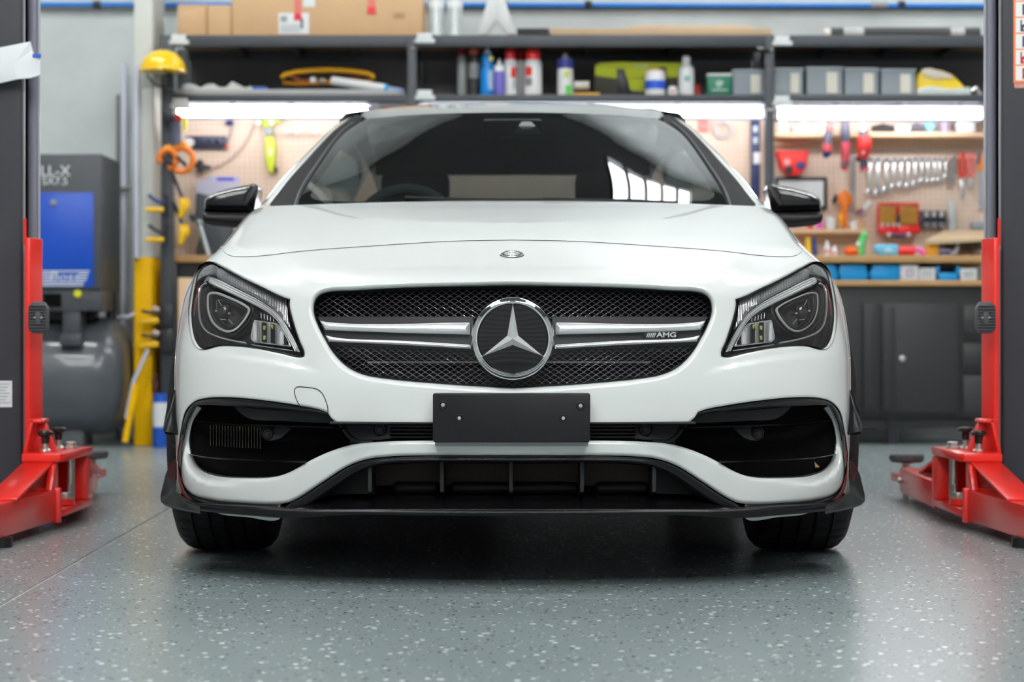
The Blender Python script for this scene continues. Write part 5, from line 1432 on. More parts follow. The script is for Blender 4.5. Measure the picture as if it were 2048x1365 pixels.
can('spray_can', 'slim grey spray can with dark red cap, leftmost can', 'spray can', 914, 934, 98, Y2 + .12, ZS2, P('can_grey', (.36, .42, .42), .35), P('cap_darkred', (.35, .02, .03), .4), .12, group=G)
can('spray_can', 'black printed spray can with orange cap', 'spray can', 936, 960, 96, Y2 + .06, ZS2, P('can_black', (.04, .04, .045), .35), P('cap_coral', (.75, .18, .12), .4), .13, band=P('can_print', (.30, .31, .32), .5, noise=.6, nscale=70), bandr=(.45, .8), group=G)
can('detergent_bottle', 'bright blue bottle with white nozzle on the rack', 'bottle', 960, 990, 92, Y2, ZS2, P('bottle_blue', (.01, .25, .72), .3), None, .14, nozzle=M_wht, shape='waist', group=G, extra=[('sticker', P('label_pale', (.5, .62, .75), .5), .15, .6, .2, .9), ('sticker', P('label_yellow', (.75, .68, .1), .5), .82, .93, .2, .8)])
can('glue_bottle', 'small purple bottle with white top between blue bottle and red capped cans', 'bottle', 988, 1009, 117, Y2 - .03, ZS2, M_pur, None, .16, nozzle=M_wht, band=M_wht, bandr=(.78, .98), group=G)
can('spray_can', 'white spray can with red cap, left of the red capped trio', 'spray can', 1007, 1034, 97, Y2, ZS2, M_wht, P('cap_red', (.62, .02, .03), .35), .22, group=G, extra=[('sticker', M_tred, .5, .78, .1, 1.0), ('sticker', P('label_greyblue', (.45, .50, .56), .5), .2, .45, .3, 1.1)])
can('spray_can', 'white spray can with dark red cap standing behind its pair', 'spray can', 1030, 1052, 100, Y2 + .10, ZS2, P('can_white_dull', (.5, .5, .5), .4), P('cap_maroon', (.36, .015, .03), .35), .2, group=G)
can('spray_can', 'white spray can with bright red cap, rightmost of the trio', 'spray can', 1048, 1084, 96, Y2 - .01, ZS2, M_wht, P('cap_brightred', (.85, .03, .03), .35), .23, group=G, extra=[('sticker', M_tred, .55, .8, -1.0, -.1), ('sticker', P('label_dark', (.2, .2, .22), .5), .28, .5, -1.0, -.1)])
can('spray_can', 'white and green spray can with navy top standing alone', 'spray can', 1115, 1147, 104, Y2, ZS2, M_wht, None, .14, nozzle=M_gry, band=P('can_navy', (.05, .06, .32), .4), bandr=(.74, 1.0), group=G, extra=[('sticker', P('label_green', (.12, .6, .1), .5), .05, .3, .0, .9), ('sticker', P('label_lime', (.55, .65, .1), .5), .5, .68, -.2, .5)])
can('sealant_tin', 'white tin with blue diagonal label beside the lime bag', 'tin', 1291, 1332, 137, Y2 - .02, ZS2, M_wht, P('cap_orange_rim', (.7, .3, .1), .4), .06, band=P('label_blue', (.02, .10, .62), .4), bandr=(.28, .62), neck=.9, group=G)
can('white_bottle', 'tall white plastic bottle with narrow white cap', 'bottle', 1358, 1390, 111, Y2, ZS2, M_wht, M_wht, .18, shape='bottle', group=G, extra=[('sticker', P('label_teal', (.15, .42, .40), .5), .45, .6, -.3, .4)])
can('small_pot', 'small white pot with red cross beside the white bottle', 'pot', 1336, 1356, 172, Y2 - .02, ZS2, M_wht, M_wht, .2, group=G, extra=[('sticker', M_tred, .4, .7, -.3, .3)])
can('small_pot', 'tiny red round pot right of the white bottle', 'pot', 1388, 1402, 168, Y2 + .1, ZS2, M_tred, M_tred, .2, group=G)
# tape roll and torch lying on the shelf
t = thing('tape_gun', 'white roll with orange end lying on the rack shelf', 'tape', W(1172, 188, Y2))
MB().cyl(W(1148, 171, Y2 + .04), W(1178, 171, Y2 + .04), R_(8.5, Y2), n=14).build('roll', P('roll_cream', (.62, .60, .55), .5), t)
MB().cyl((X_(1146, Y2), Y2 + .04, ZS2 + .012), (X_(1200, Y2), Y2 + .04, ZS2 + .012), .012, n=10).build('handle', P('amber', (.8, .42, .04), .4), t)
# lime bag
t = thing('tool_bag', 'lime and black tool bag on the rack shelf', 'bag', W(1280, 188, Y2 + .2))
Yb2 = Y2 + .12
z = lambda v: Z_(v, Yb2)
MB().prism([(X_(1187, Yb2), ZS2), (X_(1376, Yb2), ZS2), (X_(1376, Yb2), z(150)), (X_(1366, Yb2), z(130)), (X_(1330, Yb2), z(124)), (X_(1230, Yb2), z(126)), (X_(1200, Yb2), z(128)), (X_(1187, Yb2), z(150))], Yb2, Yb2 + .22).build('bag_body', P('bag_dark', (.07, .07, .06), .8, noise=.3), t, bevel=.015, seg=3)
for pts in ([(1190, 132), (1200, 126), (1230, 124), (1370, 126), (1372, 155), (1230, 157), (1190, 152)], [(1255, 157), (1292, 157), (1290, 184), (1262, 188)]):
    MB().prism(poly(pts, Yb2 - .006), Yb2 - .008, Yb2 - .001).build('lime_panel', P('bag_lime', (.52, .60, .03), .7, noise=.08), t, bevel=.003)
for pts in ([(1233, 138), (1248, 138), (1262, 188), (1236, 188)], [(1318, 134), (1332, 134), (1336, 188), (1318, 188)], [(1255, 180), (1290, 184), (1290, 188), (1255, 188)]):
    MB().prism(poly(pts, Yb2 - .012), Yb2 - .014, Yb2 - .008).build('strap', M_blk, t, bevel=.002)
text_mesh('lettering', 'RYOBI', R_(9, Yb2), M_prt, t, (X_(1283, Yb2), Yb2 - .010, Z_(133, Yb2)), depth=.0008)
# green tin
t = thing('green_tin', 'square dark green tin with a white lid edge', 'tin', W(1440, 190, Y2))
mb = MB(); mb.box(X_(1415, Y2), X_(1464, Y2), Y2, Y2 + .12, ZS2, Z_(152, Y2)); mb.build('body', M_grn, t, bevel=.004)
mb = MB(); mb.box(X_(1414.5, Y2), X_(1464.5, Y2), Y2 - .001, Y2 + .121, Z_(152, Y2), Z_(147, Y2)); mb.build('lid', M_wht, t, bevel=.002)
mb = MB(); mb.prism(poly([(1430, 166), (1438, 160), (1448, 164), (1444, 172), (1436, 176)], Y2), Y2 - .002, Y2); mb.build('emblem', P('emblem_pale', (.35, .5, .42), .5), t)
mb = MB(); bx(mb, 1424, 178, 1455, 182, Y2 - .002, .002); mb.build('emblem', P('emblem_pale', (.35, .5, .42), .5), t)
# clear bins
for i, (a, b, top) in enumerate(((1466, 1530, 139), (1549, 1606, 136), (1613, 1685, 134), (1689, 1757, 136), (1762, 1831, 138))):
    lab = ('leftmost clear storage bin, next to the green tin', 'clear storage bin right beside the rack upright', 'third clear storage bin from the green tin', 'fourth clear storage bin from the green tin', 'clear storage bin next to the yellow bag')[i]
    t = thing('storage_bin', lab, 'storage bin', W((a + b) / 2, 190, Y2), 'clear storage bins')
    x0, x1, z0, z1 = X_(a, Y2), X_(b, Y2), ZS2, Z_(top, Y2)
    mb = MB(); th = .004
    mb.box(x0, x1, Y2, Y2 + th, z0, z1); mb.box(x0, x0 + th, Y2, Y2 + .3, z0, z1); mb.box(x1 - th, x1, Y2, Y2 + .3, z0, z1); mb.box(x0, x1, Y2 + .3 - th, Y2 + .3, z0, z1)
    mb.build('shell', M_clear, t)
    MB().box(x0 - .003, x1 + .003, Y2 - .006, Y2 + .306, z1 - .012, z1).build('rim', P('bin_rim', (.36, .42, .47), .3), t, bevel=.003)
    w_ = b - a
    mb = MB(); bx(mb, b - w_ * .44, top + 10, b - w_ * .14, 186, Y2 - .004, .003); mb.build('label_card', P('label_cream', (.68, .66, .58), .6), t)
    mb = MB(); bx(mb, a + w_ * .12, top + 13, a + w_ * .42, 172, Y2 + .03, .05); mb.build('contents', P('bin_contents_dark', (.12, .15, .18), .6), t, bevel=.012)
    for k in range(4):
        MB().ball((x0 + (x1 - x0) * (.15 + .2 * k), Y2 + .08, ZS2 + .035), .032, .04, .03, n=10, m=6).build('contents', P('bin_contents_light', (.42, .45, .47), .5), t)
    MB().box(x0 + .006, x1 - .006, Y2 + .15, Y2 + .28, z0 + .003, z1 - .03).build('contents', P('bin_contents_grey', (.24, .28, .31), .6, noise=.3, nscale=14), t)
# yellow bag
t = thing('plastic_bag', 'yellow and white plastic bag slumped on the rack', 'bag', W(1885, 190, Y2))
bagp = [(1832, 190), (1834, 160), (1840, 142), (1858, 136), (1885, 140), (1905, 148), (1920, 162), (1934, 178), (1942, 190)]
MB().prism(poly(bagp, Y2), Y2, Y2 + .16).build('bag_body', P('bag_yellow', (.80, .58, .03), .4, noise=.3, nscale=9), t, bevel=.02, seg=3)
MB().prism(poly([(1842, 139), (1860, 136), (1900, 147), (1908, 156), (1870, 158), (1848, 152)], Y2 - .006), Y2 - .008, Y2).build('bag_label', P('bag_cream', (.70, .62, .52), .4), t, bevel=.004)
MB().prism(poly([(1834, 178), (1860, 172), (1900, 178), (1940, 174), (1942, 190), (1834, 190)], Y2 - .006), Y2 - .008, Y2).build('bag_foot', P('bag_clear', (.55, .62, .62), .3, noise=.3, nscale=20), t, bevel=.004)
mb = MB(); mb.tube([W(1944, 182, Y2), W(1952, 176, Y2), W(1958, 186, Y2), W(1962, 190, Y2)], .012, n=8); one('metal_fitting', 'small bright metal fitting right of the yellow bag', 'fitting', mb, M_steel)
# flat stock and saw on the left bay
one('panel_stack', 'flat grey panels stacked on the left rack shelf', 'panel', MB().box(X_(350, Y2), X_(808, Y2), Y2 - .03, Y2 + .3, ZS2, ZS2 + .034), P('panel_grey', (.40, .41, .41), .5, noise=.1), bevel=.004)
zg = ZS2 + .034
mb = MB(); yy = Y2 + .02
pts = []
for i in range(12):
    px = 362 + i * 12.8; pts.append((X_(px, yy), zg + R_(10 + 5 * math.sin(i * 1.7) + (4 if i in (2, 8) else 0), yy)))
mb.prism([(X_(362, yy), zg)] + pts + [(X_(505, yy), zg)], yy, yy + .25); one('plastic_sheeting', 'crumpled clear plastic sheeting on the left rack shelf', 'plastic', mb, P('sheet_pale', (.55, .58, .56), .3, noise=.2, nscale=14), bevel=.006)
one('blue_strip', 'short blue strip lying right of the plastic sheeting', 'strip', MB().box(X_(505, yy), X_(533, yy), yy, yy + .1, zg, zg + R_(7, yy)), P('strip_blue', (.05, .17, .6), .4), bevel=.002)
t = thing('bow_saw', 'yellow bow saw lying on the left rack shelf', 'saw', W(655, 178, Y2 + .15))
ys = Y2 + .15
sp = [(563, 156), (568, 150), (590, 144), (620, 141), (660, 140), (700, 142), (735, 147), (746, 152), (746, 158)]
MB().tube([W(a, b, ys) for a, b in sp], R_(5.0, ys), n=10).build('frame', P('saw_yellow', (.95, .48, .005), .4), t)
MB().tube([W(566, 166, ys + .02), W(600, 168, ys + .02), W(745, 162, ys + .02)], R_(3.2, ys), n=8).build('lower_frame', P('saw_orange', (.75, .3, .01), .4), t)
MB().tube([W(582, 152, ys + .03), W(600, 162, ys + .03), W(640, 164, ys + .03), W(720, 158, ys + .03)], R_(4.5, ys), n=8).build('copper_pipe', P('copper', (.45, .14, .06), .4, metal=.5), t)
t = thing('cartridge_tube', 'white tube with blue tip lying across the panels', 'tube', W(730, 180, Y2 - .01))
MB().cyl(W(664, 161, Y2 + .05), W(772, 177, Y2 - .01), R_(8.5, Y2), n=14).build('tube', M_wht, t)
MB().cyl(W(772, 177, Y2 - .01), W(806, 181, Y2 - .03), R_(5, Y2), R_(3, Y2), n=12).build('tip', P('tip_blue', (.3, .42, .75), .4), t)
MB().cyl(W(769, 176.6, Y2 - .012), W(775, 177.4, Y2 - .012), R_(9, Y2), n=14).build('tip_ring', P('ring_cyan', (.02, .4, .75), .4), t)
one('plastic_ball', 'white round ball under the yellow saw', 'ball', MB().ball(W(626, 160, Y2 + .06), R_(7, Y2), n=14, m=8), M_wht)
one('brass_fitting', 'brass coloured round fitting under the yellow saw', 'fitting', MB().ball(W(645, 162, Y2 + .06), R_(9, Y2), R_(7, Y2), R_(7, Y2), n=14, m=8), P('dull_brass', (.35, .30, .2), .4, metal=.5))

# ---- top of the rack
Yt = 6.36
def cbox(name, label, a, b, top, dep, Y=Yt, tilt=None):
    t = thing(name, label, 'box', W((a + b) / 2, 70, Y))
    MB().box(X_(a, Y), X_(b, Y), Y, Y + dep, ZS1, Z_(top, Y)).build('carton', M_card, t, bevel=.004)
    return t
t = cbox('cardboard_box', 'small cardboard box at the left end of the rack top', 355, 414, 14, .30)
MB().prism([(Yt, Z_(14, Yt)), (Yt, Z_(14, Yt) + .008), (Yt + .05, Z_(6, Yt)), (Yt + .05, Z_(6, Yt) - .01)], X_(355, Yt), X_(414, Yt), 'X').build('flap', M_card, t)
t = cbox('cardboard_box', 'mid sized cardboard box between the small and the long one', 415.5, 462, 10, .26, Yt - .02)
t = cbox('cardboard_box', 'long cardboard carton with red straps on the rack top', 463.5, 846, -12, .42, Yt - .01)
Yl = Yt - .012
mb = MB(); bx(mb, 557, 26, 618, 68, Yl - .002, .002); lb = mb.build('shipping_label', M_paper, t)
mb = MB(); bx(mb, 561, 32, 574, 44, Yl - .003, .001); mb.build('barcode', P('print_grey', (.3, .33, .36)), lb)
for k in range(4): mb = MB(); bx(mb, 561, 50 + k * 4, 600, 51.5 + k * 4, Yl - .003, .001); mb.build('print_line', P('print_grey', (.3, .33, .36)), lb)
mb = MB(); bx(mb, 601, 36, 606, 57, Yl - .004, .002); mb.build('arrow_mark', M_ink, lb)
for a, b, v in ((589, 602, 41), (736, 750, 28)):
    mb = MB(); bx(mb, a, -12, b, v - 12, Yl - .003, .003); mb.build('red_strap', P('strap_red_pale', (.70, .16, .13), .4), t)
    mb = MB(); bx(mb, a - 1, v - 14, b + 1, v, Yl - .004, .004); mb.build('strap_end', P('strap_red', (.70, .01, .03), .4), t)
text_mesh('stencil', 'SRS', R_(15, Yl), P('stencil_brown', (.30, .19, .10), .8), t, (X_(798, Yl), Yl - .001, Z_(32, Yl)), depth=.0006)
mb = MB(); bx(mb, 606, -6, 630, 14, Yl - .002, .002); mb.build('shipping_label', M_paper, t)
one('blue_folder', 'flat blue folder lying on the small cardboard boxes', 'folder', MB().box(X_(360, Yt), X_(455, Yt), Yt + .06, Yt + .24, Z_(9.8, Yt), Z_(9.8, Yt) + .014), P('folder_blue', (.03, .16, .5), .5), bevel=.003)
for a, b, nm in ((855, 889, 'left of two galvanised rolls on the rack top'), (893, 925, 'right of two galvanised rolls on the rack top')):
    t = thing('metal_roll', nm, 'roll', W((a + b) / 2, 70, Yt), 'galvanised rolls')
    r = R_((b - a) / 2, Yt); x = X_((a + b) / 2, Yt)
    MB().lathe([(r, 0), (r, .36), (r * .9, .365), (r * .85, .36), (r * .85, .05)], (x, Yt + r, ZS1), 'Z', 24).build('roll', P('galvanised', (.55, .60, .61), .4, metal=.35, noise=.25, nscale=18), t)
    MB().lathe([(r * 1.02, .17), (r * 1.02, .21)], (x, Yt + r, ZS1), 'Z', 24).build('paper_band', M_wht, t)
t = thing('axle_stand', 'white A-shaped stand on the rack top', 'stand', W(993, 70, Yt))
for pts in ([(955, 69), (972, 69), (993, 40), (990, -10), (978, -10)], [(1014, 69), (1031, 69), (1008, -10), (990, -10), (993, 40)]):
    MB().prism([(X_(a, Yt), max(Z_(b, Yt), ZS1)) for a, b in pts], Yt, Yt + .05).build('leg', P('stand_white', (.60, .62, .62), .4), t, bevel=.004)
MB().prism([(X_(a, Yt), max(Z_(b, Yt), ZS1)) for a, b in [(1000, -6), (1005, -6), (1034, 69), (1024, 69)]], Yt + .12, Yt + .16).build('rear_leg', P('stand_white', (.6, .62, .62)), t)
one('board_sheet', 'brown board sheets lying along the rack top', 'board', MB().box(X_(1100, Yt), X_(1540, Yt), Yt - .08, Yt + .3, ZS1, Z_(61, Yt)), P('board_brown', (.50, .36, .23), .7, noise=.1), bevel=.003)
one('board_sheet', 'short upper brown board at the right of the sheets', 'board', MB().box(X_(1257, Yt), X_(1500, Yt), Yt - .06, Yt + .28, Z_(61, Yt), Z_(55, Yt)), P('board_tan', (.62, .44, .28), .7, noise=.1), bevel=.003)
one('black_mat', 'folded black mat beside the white A-shaped stand', 'mat', MB().box(X_(1034, Yt), X_(1098, Yt), Yt - .1, Yt + .3, ZS1, Z_(62, Yt)), P('mat_black', (.03, .03, .03), .8), bevel=.004)
t = thing('black_roll', 'long black rolled mat on the right rack top', 'roll', W(1815, 70, Yt))
r = R_(11.5, Yt)
MB().cyl((X_(1663, Yt), Yt + r, ZS1 + r), (X_(1962, Yt), Yt + r, ZS1 + r), r, n=18).build('roll', P('roll_black', (.035, .036, .04), .6, noise=.2), t)
for a, b in ((1688, 1728), (1902, 1930)): MB().cyl((X_(a, Yt), Yt + r, ZS1 + r), (X_(b, Yt), Yt + r, ZS1 + r), r * 1.04, n=18).build('wrapping', P('wrap_grey', (.40, .41, .42), .3, noise=.3, nscale=20), t)
MB().cyl((X_(1649, Yt), Yt + r, ZS1 + r * .9), (X_(1662, Yt), Yt + r, ZS1 + r * .9), r * .9, n=14).build('end_cap', P('roll_cream', (.62, .6, .55)), t)

# ================================================================== left pegboard and clamps
Yh = YP - .045
t = thing('face_shield', 'yellow face shield hanging on the rack upright', 'face shield', W(325, 175, YR - .12))
yf = YR - .12; c = W(326, 143, yf)
vs_ = MB().ball(c, R_(46, yf), R_(40, yf), R_(43, yf), n=28, m=10, z0=0.0); vs_.build('brow_guard', P('guard_yellow', (.95, .60, .01), .3, coat=.5), t)
MB().lathe([(R_(46, yf), -.004), (R_(47.5, yf), .0), (R_(46, yf), .006)], c, 'Z', 28).build('rim', P('guard_yellow', (.95, .6, .01)), t)
mb = MB(); n = 14; rr = R_(43, yf)
vs2 = [(c[0] + rr * math.cos(a) , c[1] + rr * .9 * math.sin(a), c[2] - h) for h in (0.005, .05, .10) for a in np.linspace(math.pi * 1.0, math.pi * 2, n)]
mb.add(vs2, [(j * n + i, j * n + i + 1, (j + 1) * n + i + 1, (j + 1) * n + i) for j in range(2) for i in range(n - 1)]); mb.build('visor', clear_mat('smoke_visor', (.62, .65, .66), 1.45, 1.0), t)
MB().tube([W(294, 150, yf), W(305, 165, yf), W(322, 174, yf), W(340, 172, yf)], .006, n=6).build('strap', M_blk, t)
MB().cyl(W(337, 148, yf), W(339, 178, yf), R_(8, yf), n=10).build('head_band', M_blk, t)
# orange spring clamps clipped to the upright
def ring_clamp(label, cx, cy, R, rot, Y):
    t = thing('spring_clamp', label, 'clamp', W(cx, cy, Y), 'orange spring clamps')
    pts = [W(cx + R * math.cos(rot + a), cy + R * 1.05 * math.sin(rot + a), Y) for a in np.linspace(.5, 5.6, 22)]
    MB().tube(pts, R_(6.2, Y), n=10).build('jaw', M_org, t)
    MB().tube([W(cx - 10, cy - 6, Y - .02), W(cx + 4, cy + 6, Y - .02), W(cx + 9, cy + 12, Y - .02)], R_(4, Y), n=8).build('pad', M_blk, t)
    MB().tube([W(cx + R * .7, cy - R * .8, Y), W(cx + R * .2, cy - R * 1.5, Y), W(cx - R * .5, cy - R * 1.3, Y)], R_(4, Y), n=8).build('handle', P('clamp_amber', (.95, .38, .01), .4), t)
ring_clamp('smaller orange spring clamp on the left of the pair', 336, 318, 17, 2.2, YR - .06)
ring_clamp('larger orange spring clamp on the right of the pair', 363, 320, 23, 3.3, YR - .05)
# bar clamps on the upright
def bar_clamp(label, v, left, Y=YR - .04):
    t = thing('bar_clamp', label, 'clamp', W(335, v, Y), 'yellow bar clamps')
    if left:
        MB().cyl(W(292, v, Y), W(328, v, Y), R_(5.5, Y), n=10).build('handle', M_yel, t)
        MB().tube([W(297, v - 30, Y), W(306, v - 22, Y), W(318, v - 16, Y), W(330, v - 14, Y)], R_(4, Y), n=8).build('jaw', M_navy if v < 430 else M_blk, t)
        MB().tube([W(332, v - 30, Y), W(332, v + 8, Y)], R_(4, Y), n=6).build('bar', M_blk, t)
    else:
        MB().prism(poly([(357, v - 22), (366, v - 26), (372, v - 12), (369, v + 8), (362, v + 18), (354, v + 16), (358, v)], Y), Y, Y + .04).build('grip', M_yel, t, bevel=.008)
        MB().prism(poly([(370, v - 26), (376, v - 24), (378, v - 6), (372, v + 4), (370, v - 8)], Y), Y + .01, Y + .04).build('trigger', M_yel, t, bevel=.006)
        MB().tube([W(346, v - 70, Y + .02), W(366, v - 20, Y + .02)], R_(4, Y), n=6).build('bar', M_blk, t)
bar_clamp('upper yellow bar clamp handle left of the upright', 420, True)
bar_clamp('lower yellow bar clamp handle left of the upright', 480, True)
bar_clamp('upper yellow bar clamp grip right of the upright', 420, False)
bar_clamp('lower yellow bar clamp grip right of the upright', 473, False)
for v, nm in ((636, 'upper black jawed clamp on the yellow column'), (684, 'lower black jawed clamp on the yellow column')):
    t = thing('bar_clamp', nm, 'clamp', W(310, v, YR - .04), 'clamps on the yellow column'); Y = YR - .05
    MB().tube([W(283, v - 14, Y), W(296, v - 11, Y), W(316, v - 10, Y)], R_(3.5, Y), n=8).build('jaw', M_blk, t)
    MB().prism(poly([(276, v + 2), (315, v - 2), (318, v + 10), (276, v + 14)], Y), Y, Y + .05).build('handle', M_yel, t, bevel=.008)
    MB().cyl(W(306, v - 20, Y), W(318, v - 15, Y), R_(5, Y), n=10).build('screw', P('clamp_pad_cream', (.6, .5, .42), .5), t)
    mb = MB(); bx(mb, 320, v - 26, 347, v + 22, Y, .05); mb.build('head', M_blk, t, bevel=.01)
# squeegee or brush at the end of the tube light
t = thing('paddle_brush', 'black flared paddle with red collar at the rack upright', 'brush', W(340, 250, YR - .08)); Y = YR - .08
MB().prism(poly([(322, 220), (352, 231), (352, 240), (322, 249)], Y), Y, Y + .02).build('blade', M_blk, t, bevel=.003)
MB().cyl(W(351, 235, Y + .01), W(363, 236, Y + .01), R_(8, Y), n=12).build('collar', M_tred, t)
MB().prism(poly([(363, 232), (374, 236), (372, 262), (366, 262)], Y), Y, Y + .02).build('tag', P('tag_yellow', (.85, .75, .05), .5), t, bevel=.003)
MB().cyl(W(352, 240, Y + .03), W(352, 288, Y + .03), R_(11, Y), n=12).build('sleeve', P('sleeve_slate', (.09, .10, .16), .5), t)
# power strip
t = thing('power_strip', 'black power strip screwed to the left pegboard', 'power strip', W(410, 297, Yh))
mb = MB(); bx(mb, 372, 272, 452, 296, Yh, .04); mb.build('body', P('strip_navy', (.02, .025, .06), .4), t, bevel=.006)
MB().lathe([(R_(10, Yh), .0), (R_(10, Yh), -.02), (R_(8, Yh), -.03), (0, -.03)], W(379, 286, Yh), 'Y', 16).build('white_plug', M_wht, t)
for px in (401, 417, 433): MB().lathe([(R_(6, Yh), 0), (R_(6, Yh), -.004), (R_(4.5, Yh), -.004), (R_(4.5, Yh), 0)], W(px, 284, Yh), 'Y', 14).build('socket', P('socket_blue', (.05, .07, .14), .4), t)
mb = MB(); bx(mb, 450, 288, 455, 296, Yh - .003, .02); mb.build('switch', M_tred, t)
MB().tube([W(452, 288, Yh + .02), W(461, 270, Yh + .02), W(463, 247, Yh + .02)], .005, n=6).build('cable', M_gry, t)
MB().tube([W(452, 247, Yh), W(466, 245, Yh)], .014, n=8).build('plug', M_navy, t)
# lime tool hanging
t = thing('lime_pistol_tool', 'lime green long tool hanging on the left pegboard', 'power tool', W(540, 350, Yh)); Y = Yh - .02
MB().prism(poly([(516, 235), (563, 235), (560, 244), (548, 246), (545, 254), (525, 254), (522, 244)], Y), Y, Y + .05).build('head', M_lime, t, bevel=.006)
MB().prism(poly([(525, 254), (542, 254), (546, 268), (540, 272), (530, 272)], Y), Y, Y + .05).build('neck', M_gry, t, bevel=.006)
MB().prism(poly([(530, 272), (546, 272), (551, 290), (550, 318), (546, 346), (538, 347), (532, 330), (529, 300)], Y), Y, Y + .06).build('grip', M_lime, t, bevel=.012, seg=3)
MB().prism(poly([(546, 328), (556, 338), (550, 344), (546, 344)], Y), Y + .01, Y + .05).build('trigger', M_blk, t, bevel=.005)
mb = MB(); bx(mb, 537, 296, 544, 312, Y - .003, .004); mb.build('sticker', P('sticker_pale', (.7, .75, .5), .5), t)
for k, (px, py) in enumerate(((517, 245), (542, 245), (575, 263), (593, 263), (632, 263))):
    lab = ('left peg ball holding the lime tool', 'right peg ball holding the lime tool', 'first bare white peg right of the lime tool', 'second bare white peg right of the lime tool', 'third bare white peg near the windscreen pillar')[k]
    one('peg_hook', lab, 'peg', MB().ball(W(px, py, Yh - .05), R_(6, Yh), n=12, m=8).cyl(W(px, py, Yh - .05), W(px, py, YP), .004, n=6), M_wht, 'white pegs')
one('hose_clip', 'dark star shaped clip on the left pegboard', 'clip', MB().tube([W(390, 336, Yh), W(400, 322, Yh), W(408, 334, Yh), W(420, 336, Yh)], .014, n=8).tube([W(400, 322, Yh), W(402, 345, Yh)], .018, n=8), M_blk)
one('thin_cable', 'thin grey cable drooping across the left pegboard', 'cable', MB().tube([W(a, b, Yh + .03) for a, b in ((508, 250), (500, 270), (485, 295), (462, 318), (440, 332), (420, 338))], .004, n=6), P('cable_pale', (.45, .36, .32), .6))
t = thing('blue_sign', 'white card with blue print on the left pegboard', 'sign', W(445, 375, Yh)); mb = MB(); bx(mb, 392, 362, 480, 396, Yh, .006); mb.build('card', P('card_lilac', (.62, .62, .76), .5), t)
mb = MB(); bx(mb, 434, 355, 468, 362, Yh - .002, .006); mb.build('blue_print', P('print_blue', (.10, .10, .62), .5), t)
mb = MB(); bx(mb, 412, 353, 478, 363, Yh + .001, .004); mb.build('strip', P('strip_lilac', (.55, .55, .78), .5), t)
# bench vice
t = thing('bench_vice', 'dark bench vice with grey handle behind the black door mirror', 'vice', W(425, 511, YB + .12)); Y = YB + .10
MB().prism(poly([(388, 510), (470, 510), (458, 450), (440, 440), (430, 395), (392, 384), (390, 430), (402, 460)], Y), Y, Y + .18).build('body', P('vice_slate', (.055, .065, .075), .5, noise=.2), t, bevel=.012, seg=3)
MB().prism(poly([(380, 428), (396, 432), (396, 442), (388, 446), (380, 436)], Y), Y - .03, Y + .06).build('anvil', P('vice_slate', (.055, .065, .075)), t, bevel=.008)
MB().cyl(W(398, 446, Y - .05), W(420, 520, Y - .08), R_(5, Y), n=10).build('handle', P('handle_grey', (.35, .40, .41), .35, metal=.6), t)
MB().ball(W(398, 446, Y - .05), R_(8, Y), n=12, m=8).build('handle_ball', P('handle_grey', (.35, .4, .41)), t)
mb = MB(); mb.box(X_(476, YB + .1), X_(520, YB + .1), YB + .1, YB + .3, ZB, ZB + .14); one('yellow_black_case', 'dark case with lime edge on the bench left of the car', 'case', mb, M_blk, bevel=.01)
# bottle by the column
can('cleaner_bottle', 'blue and white bottle standing at the foot of the yellow column', 'bottle', 303, 333, 788, 6.08, 0.0, P('bottle_royal', (.01, .09, .50), .35), P('bottle_royal', (.01, .09, .5)), .05, band=M_wht, bandr=(.40, .88), neck=.9)
one('hanging_brush', 'thin dark brush with white tip hanging on the yellow column', 'brush', MB().cyl(W(311, 782, 6.285), W(311, 760, 6.285), .016, n=10).ball(W(311, 752, 6.28), R_(5, 6.2), n=10, m=6), P('brush_dark', (.12, .04, .03), .5))

# ================================================================== right bay
Yh = YP - .045
# tool shelf with the things on it
t = thing('tool_shelf', 'pale wooden shelf fixed across the right pegboard', 'shelf', W(1760, 272, YP - .2))
YSf = YP - .20
zt_ = Z_(264, YSf)
MB().box(X_(1552, YSf), X_(1990, YSf), YSf, YP, zt_ - R_(10, YSf), zt_).build('board', M_plyl, t, bevel=.002)
MB().box(X_(1552, YSf), X_(1990, YSf), YP - .03, YP, zt_ - R_(22, YSf), zt_ - R_(10, YSf)).build('cleat', M_plyl, t)
YI = YSf + .02
def sit(name, label, cat, mb, mat, **k): return one(name, label, cat, mb, mat, 'things on the tool shelf', **k)
sit('white_jar', 'round white jar at the left end of the tool shelf', 'jar', MB().lathe([(R_(9, YI), 0), (R_(10, YI), .01), (R_(10, YI), .06), (R_(6, YI), .07), (0, .07)], (X_(1567, YI), YI + .03, zt_), 'Z', 16), P('jar_pinkwhite', (.72, .62, .66), .4))
sit('white_tray', 'low white tray of parts on the tool shelf', 'tray', MB().box(X_(1588, YI), X_(1635, YI), YI, YI + .1, zt_, zt_ + .035), M_wht, bevel=.008)
sit('white_cup', 'white cup resting above the low tray', 'cup', MB().lathe([(.02, .035), (.018, .06), (0, .062)], (X_(1611, YI), YI + .04, zt_), 'Z', 14), M_wht)
sit('small_fitting', 'silver fitting left of the hanging red tools', 'fitting', MB().lathe([(.022, 0), (.022, .02), (.012, .03), (.012, .06), (0, .06)], (X_(1648, YI), YI + .03, zt_), 'Z', 12), M_steel)
for a, b, nm, m_ in ((1745, 1790, 'dark handled ratchet lying left on the tool shelf', M_blk), (1792, 1822, 'white handled tool lying mid on the tool shelf', M_wht), (1820, 1850, 'dark slate tool lying right on the tool shelf', P('tool_slate', (.08, .09, .13), .4))):
    sit('hand_tool', nm, 'hand tool', MB().tube([(X_(a, YI), YI + .03, zt_ + .022), (X_((a + b) / 2, YI), YI + .03, zt_ + .03), (X_(b, YI), YI + .03, zt_ + .022)], [.016, .024, .018], n=10), m_)
